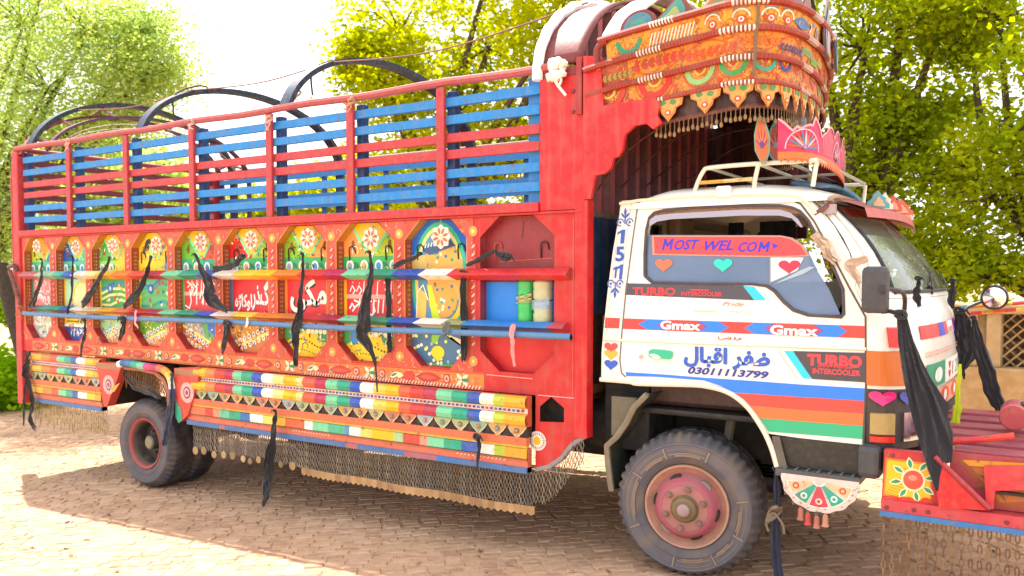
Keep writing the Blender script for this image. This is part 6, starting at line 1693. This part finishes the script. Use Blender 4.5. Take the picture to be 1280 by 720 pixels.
for k, (px, py) in enumerate(((982, 606), (992, 618), (1001, 626), (1010, 632), (1021, 636), (1032, 634), (1042, 630), (1053, 622), (1062, 614))):
    p = S(px, py, -.02); b = MB(); L = .05 if k not in (2, 3, 4, 5) else .035
    for j in range(3):
        rg = [(p.x + .005 * math.cos(a), -.02 + (.0 if j % 2 else .004 * math.sin(a)), p.z - L * (j + .5) / 3 + L / 5 * math.sin(a)) for a in np.linspace(0, 2 * PI, 7)]; b.tube(rg, .0018, '#8c7c64', 3, cap=False)
    if k in (2, 3, 4, 5): b.lathe([(.005, 0), (.013, -.008), (.015, -.05), (.02, -.062), (.001, -.06)], p.x, -.02, p.z - L, 10, ('#b8705c', '#c84c44', '#b8705c', '#c8886c')[k - 2], axis='Z')
    part(b, 'bell' if k in (2, 3, 4, 5) else 'chain', M_DUSTY, moon, smooth=True)

# mirror
b = MB(); P0, P1 = S(1078, 333, -.12), S(1115, 392, -.12)
b.box(P0.x, P1.x - .015, -.15, -.08, P1.z, P0.z, '#3f3f45'); part(b, 'side_mirror', M_PLASTIC, bevel=.025)
b = MB(); p = S(1106, 362, -.1); b.tube(catmull([tuple(S(1108, 361, -.10)), tuple(S(1125, 364, .02)), tuple(S(1131, 372, .1)), tuple(S(1130, 392, .15))], 4), .011, '#2a2628', 7); b.lathe([(.001, -.02), (.018, -.014), (.02, .0)], p.x, -.155, p.z, 10, '#26262a'); part(b, 'mirror_arm', M_PLASTIC, smooth=True)
b = MB(); pm = ff(FL - .35, 1.46, .12); pm = Vector(pm)
q = S(1243, 372, 2.0)
b.lathe([(.0005, -.022), (.04, -.019), (.066, -.010), (.072, -.004), (.078, -.012), (.084, .0), (.08, .02), (.05, .04), (.001, .045)], q.x, q.y, q.z, 28, '#d8d4d0', cols=['#e8e4e2'] * 3 + ['#40383a'] * 5); part(b, 'round_mirror', M_CHROME, smooth=True)
b = MB(); b.tube(catmull([(q.x, q.y + .02, q.z), tuple(S(1212, 383, 2.0)), tuple(S(1200, 396, 2.0)), tuple(S(1199, 412, 2.0))], 4), .012, '#2a3440', 7); part(b, 'mirror_arm', M_PLASTIC, smooth=True)
for k, (y0_, y1_, cs) in enumerate(((390, 377, ['#1c6c9c', '#e08c24', '#189a5c', '#c8c040', '#d02c24', '#189a5c']), (392, 384, ['#d8302c', '#e0a020', '#e8642c', '#d02c24', '#e8c83c', '#d02c24']))):
    a, c = S(1213 if k else 1200, y0_ - (0 if k else 6), 2.1), S(1300, y1_, 2.1); b = MB(); n = 24
    b.tube([tuple(a.lerp(c, i / n)) for i in range(n + 1)], .013, RED, 8, cols=[cs[min(i * 6 // n, 5)] for i in range(n + 1)]); part(b, 'striped_pole', M_PAINT, smooth=True)
b = MB(); p = S(1196, 407, 2.0); b.box(p.x - .015, p.x + .03, 1.98, 2.03, p.z - .09, p.z + .07, '#b05c74'); part(b, 'far_repeater', M_LENS, bevel=.01)

# ================================================================== FRONT BUMPER
bp = hold('front_bumper')
def bx(name, b, mat=None, **k): return part(b, name, mat or M_BARS, bp, **k)
zb0, zt0 = .528, .823
b = MB()
o_ = [(-.645, zb0), (-.36, zb0 - .0), (-.385, .80), (-.42, zt0), (-.635, zt0)]
b.prism(o_, lambda u, v: (u, -.05 + .12 * (u + .645), v), lambda u, v: (u, .0 + .1 * (u + .645), v), '#c02830')
A = Art(b, lambda u, v, L: (u, -.05 + .12 * (u + .645) - L, v), .0012)
A.poly([(-.637, .60), (-.43, .585), (-.43, .775), (-.628, .785)], '#e07c1c', 1); A.poly([(-.63, .61), (-.436, .592), (-.436, .765), (-.621, .776)], '#eeb814', 2)
for k in range(10): A.line([(-.625 + .01 * k, .62 + .012 * k), (-.56 + .01 * k, .605 + .012 * k)], .003, '#c87c14', 3)
for k in range(8): A.lens(-.508 + .045 * math.cos(PI * k / 4 + .2), .69 + .048 * math.sin(PI * k / 4 + .2), .062, .0155, PI * k / 4 + .2, '#f2ecc0', 3); A.lens(-.508 + .052 * math.cos(PI * k / 4 + .2), .69 + .055 * math.sin(PI * k / 4 + .2), .048, .009, PI * k / 4 + .2, '#1c9464', 4)
A.ell(-.508, .69, .052, .055, '#f6e8b0', 4, 20); A.ell(-.508, .69, .043, .046, '#e04a34', 5, 18); A.ell(-.51, .70, .02, .014, '#e88a78', 6, 10)
q_ = random.Random(3)
for k in range(8): A.ell(-.62 + k * .024, .588 + q_.uniform(-.012, .012), .022, .016, '#d8281c', 3, 9)
A.poly([(-.643, zb0 + .002), (-.39, zb0 + .002), (-.39, .575), (-.641, .59)], '#d0303c', 2)
bx('end_panel', b)
b = MB(); pw = [S(1166, 572, -.06), S(1174, 634, -.06), S(1233, 637, -.06)]
b.prism([(p.x, p.z) for p in pw], lambda u, v: (u, -.075, v), lambda u, v: (u, -.02, v), '#e8141c', '#a82c38')
bx('wedge_plate', b)
b = MB(); p0 = S(1169, 570, -.08); p1 = S(1238, 636, -.08); b.tube([(p0.x, -.085, p0.z), (p1.x, -.085, p1.z)], .012, '#a83040', 6); bx('wedge_edge', b, smooth=True)
b = MB(); b.box(-.645, .40, -.055, .06, zb0 - .0, zb0 + .055, '#c03844'); b.box(-.648, .40, -.06, .06, zb0 - .026, zb0 - .001, '#2a72b0'); 
b.box(.38, .42, -.06, 2.42, zb0 - .02, zb0 + .055, '#c03844'); bx('base_rail', b, M_BARS)
b = MB(); b.box(-.36, .38, .02, .04, zb0 + .06, .83, '#a83844')
A = Art(b, side(.02), .0012); a, c = -.30, .36
A.poly([(-.33, .80), (.36, .84), (.36, .61), (-.16, .60)], '#9c4a1c', 1); A.poly([(-.31, .80), (.36, .838), (.36, .80), (-.28, .775)], '#e8961c', 2)
A.poly([(-.27, .77), (-.05, .78), (-.05, .64), (-.15, .62)], '#b8651c', 2); A.poly([(-.04, .78), (.36, .81), (.36, .62), (-.04, .62)], '#e89c20', 2)
for k in range(7): A.lens(-.0, .79, .05, .012, R(k * 30), '#1c8c5c', 3); A.lens(-.17, .70, .09, .007, R(k * 50), '#7c4418', 3)
A.ell(-.0, .79, .02, .012, '#e8e0b0', 4, 10)
bx('front_panel', b)
b = MB(); sq = [S(*q, -.03) for q in ((1230, 584), (1284, 584), (1284, 612), (1244, 613), (1242, 636), (1233, 634))]
b.prism([(p.x, p.z) for p in sq], lambda u, v: (u, -.04, v), lambda u, v: (u, .01, v), '#d0303a'); bx('red_plate', b)
b = MB(); s0 = S(1246, 614, -.01); s1 = S(1284, 622, -.01); b.box(s0.x, .36, -.012, .015, s1.z, s0.z, '#2a1c14'); bx('slot', b, M_PLASTIC)
for k in range(6):      # deck boards
    b = MB(); y0_ = .06 + k * .155; b.box(-.55 + .03 * (k % 2) + max(0, .2 - k * .05), .40, y0_, y0_ + .148, .815 + .014 * k, .838 + .014 * k, ('#a04450', '#94404c', '#a84c54')[k % 3]); bx('deck_board', b, M_BARS, bevel=.004)
b = MB(); b.tube([tuple(S(1188, 552, .12)), tuple(S(1230, 549, .12)), tuple(S(1268, 544.5, .12))], .016, '#d02c38', 8, cols=['#d02c38', '#d83c30', '#c82c3c']); bx('guard_bar', b, M_BARS, smooth=True)
for bx_, bz_ in ((-.62, .545), (-.50, .55), (-.44, .55), (-.12, .55), (.02, .55), (.16, .55), (-.60, .80), (-.45, .795)):
    b = MB(); b.lathe([(.0005, -.009), (.007, -.008), (.010, -.003), (.011, 0)], bx_, -.057 if bz_ < .6 else -.045, bz_, 6, '#7c3a3a'); bx('bolt', b, M_DUSTY)
b = MB(); q = S(1267, 522, .35); b.lathe([(.0005, 0), (.058, 0), (.064, .008), (.064, .22), (.0005, .22)], q.x, .35, q.z, 24, '#b03c48', cols=['#b04048', '#c05860', '#a03440', '#a03440']); bx('drum', b, smooth=True)
b = MB(); q = S(1279, 512, .4); b.lathe([(.0005, 0), (.025, 0), (.028, .1)], q.x, .4, q.z, 12, '#14100f'); bx('drum_cap', b, M_PLASTIC)
# chain curtain
x = -.632
while x < .36:
    b = MB(); z = zb0 - .028; k = 0; yy = -.035 + rnd.uniform(-.004, .004); xx = x
    while z > .14:
        rg = []
        for a in np.linspace(0, 2 * PI, 8)[:-1]:
            du, dv = .0092 * math.cos(a), .024 * math.sin(a)
            rg.append((xx + (du if k % 2 == 0 else 0), yy + (0 if k % 2 == 0 else du), z - .022 + dv))
        b.tube(rg + [rg[0]], .0034, rnd.choice(['#9c7654', '#876448', '#ab8560']), 4, cap=False)
        z -= .037; k += 1; xx += rnd.uniform(-.0008, .0008)
    bx('chain', b, M_RUST); x += .037

# ================================================================== THINGS ON THE TRUCK
def cloth(label, pts, Y, seed=1, col='#16161c', group='black cloth streamers tied to the truck', amp=.5, name='cloth_streamer', cat='cloth', ncol=13, raggy=True):
    """a limp strip: gathers at the tie, sharp soft pleats, wandering hem, frayed end"""
    g = random.Random(seed); path = catmull([(p[0], p[1], p[2], (p[3] if len(p) > 3 else 0)) for p in pts], 8)
    m = len(path); f1, f2 = g.uniform(.25, .4), g.uniform(.7, 1.1); p1, p2 = g.uniform(0, 6), g.uniform(0, 6)
    path = [(px + .9 * math.sin(i * f1 + p1) * min(1, i / 6) * min(1, w_ / 6), py, w_ * (1 + (.16 * math.sin(i * f2 + p2) + g.uniform(-.06, .06)) * min(1, 9 / max(w_, 1)) ** 1.5), dy) for i, (px, py, w_, dy) in enumerate(path)]
    W_ = [S(px, py, Y + dy) for px, py, w_, dy in path]; base = W_[0].copy(); b = MB(); rows = []
    npl = g.choice([1.5, 2, 2.5, 3]) if ncol < 20 else 2.2; ph = g.uniform(0, 6)
    fr = [g.uniform(-.9, .7) for _ in range(ncol)]
    for i, (px, py, w_, dy) in enumerate(path):
        p = W_[i]; t = (W_[min(i + 1, m - 1)] - W_[max(i - 1, 0)]).normalized(); n = Vector((-t.z, 0, t.x))
        if n.length < .1: n = Vector((1, 0, 0))
        n.normalize(); wd = w_ * mpp(p) * .5; row = []; tt = i / (m - 1)
        for k in range(ncol):
            u = 2 * k / (ncol - 1) - 1
            s_ = math.sin(u * npl * PI * .5 + ph + .5 * math.sin(i * .13 + seed) + tt * 1.2)
            pleat = (1 - abs(s_)) ** 2.2                    # sharp ridges between round valleys
            d = amp * wd * (pleat * 1.1 + .35 * math.sin(i * .45 * (1 if ncol < 20 else .35) + u * 3 + ph) + (.18 if ncol < 20 else .05) * math.sin(i * 1.3 - u * 5))
            ue = u * (1 - .10 * pleat)
            dz = (fr[k] * wd * (tt - .86) / .14 * .9 if (tt > .86 and raggy) else 0)
            q = p + n * (ue * wd) + t * dz - base; row.append((q.x, q.y - max(0, d) * .9 - .002, q.z))
        rows.append(row)
    b.grid(rows, col)
    p = Vector((0, -.012, 0)); kw = min(.03, max(.012, path[0][2] * mpp(base) * .45))   # knot with a short loose end
    if name == 'cloth_streamer' and raggy:
        for k in range(2):
            b.tube([(kw * math.cos(a + k), -.012 - kw * .3 * math.sin(2 * a), kw * .7 * math.sin(a + k * .7)) for a in np.linspace(0, 2 * PI, 10)], kw * .38, col, 6, cap=False)
        e_ = g.choice([-1, 1]); b.tube([(0, -.014, 0), (e_ * kw * 1.6, -.02, kw * .3), (e_ * kw * 2.6, -.018, -kw * 1.2)], [kw * .4, kw * .35, kw * .12], col, 5)
    o = b.build(name, M_CLOTH, None, smooth=True, solid=.0022); o.location = base
    return tag(o, label, cat, group)
CLOTHS = [
 ('thick knotted black cloth hanging from the tail corner of the truck', [(37, 441, 5), (34, 452, 10), (33, 465, 13), (38, 480, 8), (41, 500, 9), (38, 520, 7), (46, 536, 9)], -.10, 1),
 ('thin ragged black strip beside the knotted cloth on the tail corner', [(34, 470, 4), (32, 490, 5), (30, 512, 4), (30, 532, 3)], -.07, 2),
 ('black cloth hanging in front of the rearmost painted window', [(53, 324, 3), (53, 334, 5), (52, 345, 7, -.0), (47, 365, 9), (41, 384, 12)], -.10, 3),
 ('narrow black strip hanging in front of the second window from the tail', [(91, 320, 3), (92, 335, 4), (90, 350, 5), (90, 370, 5), (87, 384, 5), (84, 397, 6)], -.10, 4),
 ('black cloth slanting down left across the third window from the tail', [(138, 322, 4), (133, 334, 6), (126, 347, 8), (115, 365, 11), (102, 382, 11)], -.10, 5),
 ('long thin black strip hanging below the pipe under the second and third windows', [(107, 400, 5), (107, 415, 6), (103, 430, 5), (102, 446, 3)], -.13, 6),
 ('black cloth slanting across the fourth window from the tail', [(190, 321, 4), (186, 334, 7), (181, 348, 9), (172, 368, 12), (154, 384, 8)], -.10, 7),
 ('short broad black flap hanging under the pipe below the fourth window', [(155, 398, 10), (154, 412, 10), (151, 426, 5)], -.12, 8),
 ('wide crumpled black cloth falling diagonally over the fifth window from the tail', [(245, 318, 4), (250, 332, 7), (258, 346, 14), (262, 362, 19), (268, 376, 18), (284, 389, 5)], -.11, 9),
 ('black cloth stretched sideways between the fifth and sixth windows above the upper rail', [(305, 320, 6), (296, 329, 8), (283, 334, 8), (267, 337, 7)], -.09, 10),
 ('black strip hanging under the pipe between the fifth and sixth windows', [(285, 404, 10), (282, 420, 10), (279, 443, 4)], -.12, 11),
 ('long black cloth hanging straight down over the middle window with the large white lettering', [(379, 317, 3), (379, 332, 5), (378, 350, 6), (377, 372, 8), (374, 395, 13), (371, 412, 15), (370, 432, 10), (370, 458, 8)], -.13, 12),
 ('large twisted black cloth tapering to a thin tail over the yellow bordered window', [(463, 315, 3), (464, 330, 6), (463, 350, 9), (459, 375, 15), (455, 400, 22), (453, 416, 22), (462, 433, 12), (469, 455, 4), (472, 490, 2)], -.13, 13),
 ('black strip hanging behind the large twisted cloth beside the peacock window', [(486, 342, 8), (486, 370, 9), (486, 405, 8), (488, 440, 7)], -.02, 14),
 ('black cloth pulled tight sideways from the hook of the peacock window', [(527, 317, 3), (518, 322, 5), (506, 327, 6), (491, 334, 7)], -.09, 15),
 ('straight black band hanging along the right edge of the peacock window', [(580, 342, 10), (580, 370, 10), (580, 405, 11), (580, 452, 9)], -.03, 16),
 ('black cloth tied to the hook of the plain red window, pulled left', [(633, 321, 11), (623, 318, 7), (620, 314, 4), (608, 319, 6), (597, 326, 6), (583, 332, 4)], -.05, 17),
 ('long dark cloth hanging from the skirt almost to the ground under the truck', [(345, 513, 3), (345, 525, 7), (342, 548, 11), (338, 575, 17), (337, 600, 17), (333, 618, 12), (328, 632, 4)], -.13, 18),
 ('small black rag tied on the front end of the skirt', [(597, 545, 9), (599, 552, 6), (598, 568, 5), (597, 590, 3)], -.11, 19),
 ('dark cloth sagging under the wheel arch above the rear tyre', [(147, 455, 7), (156, 466, 11), (170, 480, 14), (188, 488, 14), (203, 496, 9)], -.03, 20),
 ('navy cloth hanging down over the edge of the rear tyre', [(216, 468, 3), (215, 485, 8), (213, 510, 13), (210, 538, 14), (206, 556, 9)], -.10, 21),
 ('large black cloth draped from the mirror arm down over the front bumper', [(1127, 390, 8, .1), (1132, 415, 17, .08), (1142, 450, 31, .02), (1154, 480, 43), (1163, 505, 48), (1169, 530, 50), (1171, 555, 44), (1174, 577, 33), (1171, 595, 14), (1172, 612, 3)], -.10, 22),
 ('black cloth hanging in folds at the far corner of the cab front', [(1199, 388, 10), (1203, 405, 20), (1207, 425, 24), (1207, 445, 20), (1204, 462, 7), (1205, 474, 2)], 1.3, 23),
 ('black cloth stretched down to the red drum at the far side of the bumper', [(1217, 397, 4), (1221, 420, 13), (1229, 450, 17), (1238, 480, 18), (1247, 503, 16), (1250, 514, 8)], 1.0, 24),
 ('dark blue rag hanging behind the front tyre', [(970, 585, 4), (971, 620, 9), (970, 660, 12), (971, 700, 12), (975, 735, 14)], .09, 25),
]
def draped(label, rows_px, Y, tie, col, group):
    """a flat cloth hanging from one tied corner, its folds fanning out from the tie"""
    base = S(tie[0], tie[1], Y); b = MB(); rows = []; n = 24; out_ = []
    for (a, c) in zip(rows_px, rows_px[1:]):
        for j in range(5): out_.append(tuple(lerp(p, q, j / 5) for p, q in zip(a, c)))
    out_.append(rows_px[-1])
    for i, (y, xl, xr) in enumerate(out_):
        row = []
        for k in range(n + 1):
            x = lerp(xl, xr, k / n); an = math.atan2(x - tie[0] + 3, y - tie[1] + 14); dist = math.hypot(x - tie[0], y - tie[1])
            f = math.sin(an * 34 + .6 * math.sin(dist * .035)) ; g2 = math.sin(an * 15 + 1.1)
            d = (.020 * (1 - abs(f)) ** 1.5 + .030 * max(0, g2) + .006 * math.sin(dist * .09 + an * 20)) * min(1, dist / 60)
            yy = y + (1.6 * math.sin(k * 2.3 + y) if i == len(out_) - 1 else 0)
            p = S(x, yy, Y) - base; row.append((p.x, p.y - d, p.z))
        rows.append(row)
    b.grid(rows, col)
    for k in range(3): b.tube([(.022 * math.cos(a + k), -.02 - .01 * math.sin(2 * a), .016 * math.sin(a + k * .7)) for a in np.linspace(0, 2 * PI, 10)], .009, col, 6, cap=False)
    b.tube([(0, -.02, 0), (-.05, -.02, .015), (-.085, -.02, .005)], [.012, .010, .004], col, 5)
    o = b.build('cloth_streamer', M_CLOTH, None, smooth=True, solid=.002); o.location = base
    return tag(o, label, 'cloth', group)
for k, (lb, pts, Y, sd) in enumerate(CLOTHS):
    if 'draped from the mirror arm' in lb:
        draped(lb, [(391, 1122, 1131), (400, 1121, 1135), (425, 1123, 1142), (450, 1127, 1153), (475, 1131, 1166), (497, 1136, 1181), (503, 1137, 1187), (520, 1141, 1186), (540, 1145, 1192), (562, 1152, 1191), (578, 1158, 1190), (581, 1159, 1178), (596, 1164, 1175), (613, 1169, 1173)], -.08, (1127, 393), '#171a24', 'black cloth streamers tied to the truck'); continue
    cloth(lb, pts, Y, sd, col='#17171d' if 'navy' not in lb and 'blue' not in lb else '#1c2038', amp=.42 if k != 21 else .22, ncol=13 if k != 21 else 27)
for lb, x, y_, dx in (('small black rag tied at the foot of the windscreen nearest the mirror', 1148, 360, -.5), ('small black rag in the middle of the windscreen foot', 1163, 372, 0), ('small black rag at the far end of the windscreen foot', 1191, 362, .5)):
    cloth(lb, [(x, y_ - 12, 3), (x, y_ - 2, 6), (x - 2, y_ + 10, 9), (x + 1, y_ + 24, 4)], .3 if x < 1160 else .75 if x < 1180 else 1.2, x, group='black rags at the foot of the windscreen')
# knots on the streamers' tie points
def knot(label, px, py, Y, r_, c, cat='knot', name='rope_knot', n=3, mat=None, group=None):
    b = MB(); g = random.Random(int(px)); p = S(px, py, Y)
    for k in range(n):
        ph = g.uniform(0, 6); a1, a2 = g.uniform(.5, 1), g.uniform(.4, 1)
        ring = [(r_ * a1 * math.cos(t), -.01 + r_ * .5 * math.sin(t * 2 + ph), r_ * a2 * math.sin(t + ph * .3)) for t in np.linspace(0, 2 * PI, 14)]
        b.tube(ring, r_ * .22, c, 6, cap=False)
    if mat is M_CLOTH:
        for k in range(9):
            cx_, cz_, q_2 = g.uniform(-.8, .9) * r_, g.uniform(-.9, .9) * r_, r_ * g.uniform(.28, .46)
            b.lathe([(.001, -q_2), (q_2 * .75, -q_2 * .7), (q_2, 0), (q_2 * .7, q_2 * .7), (.001, q_2)], cx_, -.02, cz_, 9, c, mod=lambda j, kk, r, h: (r * (1 + .22 * math.sin(kk * 2.1 + j)), h))
    for k in range(2): b.tube(catmull([(0, -.01, 0), (g.uniform(-r_, r_), -.02, -r_), (g.uniform(-r_, r_) * 1.4, -.02, -r_ * g.uniform(1.6, 2.6))], 4), r_ * .14, c, 5)
    o = b.build(name, mat or M_ROPE, smooth=True); o.location = p
    return tag(o, label, cat, group)
knot('bunched white cloth knotted round the front end of the top rail', 697, 88, -.03, .062, '#efe6dc', 'cloth', 'knotted_cloth', 6, M_CLOTH)
knot('pinkish white rope tied round the top rail at the fourth post from the tail', 338, 150, -.02, .035, '#d8b0a8', 'rope', group='rope ties on the top rail')
knot('yellowish rope tied round the top rail at the fifth post from the tail', 440, 128, -.02, .035, '#c89878', 'rope', group='rope ties on the top rail')
knot('small pale rope tied on the top rail at the third post from the tail', 241, 154, -.02, .03, '#e0c8b8', 'rope', group='rope ties on the top rail')
knot('pale rope wound on the top rail at the post nearest the tail', 86, 178, -.02, .032, '#e4b8a0', 'rope', group='rope ties on the top rail')
knot('short grass coloured rope end on the third hoop', 372, 118, .3, .035, '#b8a880', 'rope')
def tie(label, px, py0, py1, Y, c, w_=3, tail=0, sd=1):
    o = cloth(label, [(px, py0, w_), (px - 1, (py0 + py1) / 2, w_ * 1.3), (px - 2, py1, w_)] + ([(px - 1, py1 + tail * .4, w_), (px + 2, py1 + tail, w_ * .5)] if tail else []), Y, sd, c, 'ties round the lower rail and pipe', .5, 'rail_tie', 'tie'); return o
tie('red and white cord with a loose tail tied round the rail under the bottles', 642, 405, 424, -.135, '#e08c8c', 6, 34, 3)
tie('grey cloth band tied round the lower rail under the peacock window', 560, 402, 419, -.135, '#5c6668', 7, 0, 4)
tie('white string tied round the lower rail under the sixth window', 310, 397, 409, -.13, '#ece0d8', 3, 0, 5)
tie('pink string tied round the lower rail under the fourth window', 171, 388, 402, -.13, '#e8a8b0', 3, 8, 6)
knot('brownish rag wound round the tail end of the lower rail', 26, 388, -.05, .045, '#b8684c', 'rope', n=5)
# leaning stick at the tail
b = MB(); P_ = [S(*q, -.05) for q in ((12, 338), (17, 352), (22, 370), (27, 388))]; b.tube([tuple(p - P_[0]) for p in P_], [.022, .02, .02, .016], '#8c5c50', 8)
b.tube([(-.02, 0, .03), (.08, 0, .05), (.12, .02, .0)], .02, '#70504a', 6); o = tag(b.build('wooden_prop', M_WOOD, smooth=True), 'short worn wooden prop leaning on the tail corner beside the rails', 'prop'); o.location = P_[0]
# plastic bottles standing in the plain window
def bottle(label, px0, px1, py0, py1, c, band_c, sd):
    p0, p1 = S(px0, py1, .045), S(px1, py0, .045); r_ = (p1.x - p0.x) / 2; H = p1.z - p0.z; cx = (p0.x + p1.x) / 2
    root = tag(empty('plastic_bottle', (cx, .045, p0.z)), label, 'bottle'); b = MB()
    pr_ = [(.0005, 0), (r_ * .85, .003), (r_, .02), (r_, H * .22), (r_ * .93, H * .27), (r_, H * .34), (r_, H * .46), (r_ * .82, H * .5), (r_ * .82, H * .54), (r_, H * .6), (r_, H * .75), (r_ * .95, H * .8), (r_, H * .85), (r_, H * .95), (r_ * .8, H * .99), (.0005, H)]
    b.lathe(pr_, 0, 0, 0, 16, c, axis='Z', cols=[lin(c)] * 16); b.build('bottle_body', M_BOTTLE, root, smooth=True)
    b = MB(); z0_ = H * (.47 if sd else .35); b.lathe([(r_ * 1.01, z0_), (r_ * 1.02, z0_ + H * .17)], 0, 0, 0, 16, band_c, axis='Z')
    for k in range(5): b.tube([(-r_, -r_ * .5, z0_ + k * .012), (0, -r_ * 1.04, z0_ + .02 + k * .008), (r_, -r_ * .5, z0_ + .03 + k * .01)], .004, ('#e8d8b0', '#3c6c3c', '#d8b088')[k % 3] if sd else '#a8c0d0', 4)
    b.build('bottle_wrap', M_BOTTLE, root, smooth=True)
bottle('green plastic bottle wrapped with a patterned band in the plain window', 648.5, 667, 350, 404.5, '#14b858', '#7c9c54', 1)
bottle('pale translucent plastic bottle beside the green one in the plain window', 668, 690, 350, 405, '#b4b890', '#90a8bc', 0)
# yellow green tag by the bumper
cloth('bright yellow green patterned ribbon hanging at the cab front above the bumper', [(1200, 455, 4), (1199, 480, 5), (1197, 502, 6), (1196, 512, 10), (1193, 540, 10)], .6, 31, '#c0d414', None, .3, 'hanging_ribbon', 'ribbon')
# rag bunched along the screen pillar
for k, (lb, pts, Y) in enumerate((('dusty cream rag tied at the middle of the windscreen pillar', [(1018, 292, 10), (1030, 305, 14), (1036, 318, 12), (1047, 328, 9)], .07), ('dusty cream rag knotted at the foot of the windscreen pillar', [(1085, 322, 8), (1072, 327, 11), (1062, 331, 12), (1070, 345, 9), (1074, 355, 6)], .03))):
    cloth(lb, pts, Y, 50 + k, '#cbb49c', 'cream rags tied on the windscreen pillar', 1.2, 'pillar_rag', 'rag')
# lines running over the hoops
def line_rope(label, pts, r_=.006, c='#8c5c4c'):
    P_ = [Vector(p) for p in pts]; b = MB(); b.tube([tuple(p - P_[0]) for p in catmull([tuple(p) for p in P_], 6) for p in [Vector(p)]], r_, c, 5)
    o = tag(b.build('ridge_line', M_ROPE, smooth=True), label, 'rope', 'thin lines strung over the hoops'); o.location = P_[0]
line_rope('thin line strung from the tail hoop to the second hoop', [(-8.26, .45, 3.33), (-7.4, .48, 3.27), (-6.52, .5, 3.33)])
line_rope('thin line strung between the second hoop and the third hoop', [(-6.52, .5, 3.33), (-5.6, .48, 3.28), (-4.76, .45, 3.33)])
line_rope('thin brown line strung from the third hoop forward to the white wrapped arch', [(-4.76, .45, 3.33), (-3.7, .45, 3.27), (-2.53, .5, 3.42)])
# grey mat of cloth on the cargo behind the front tyre
knot('dusty leather strap dangling beside the front tyre', 968, 640, .03, .05, '#7c6c5c', 'strap', 'hanging_strap', 3)
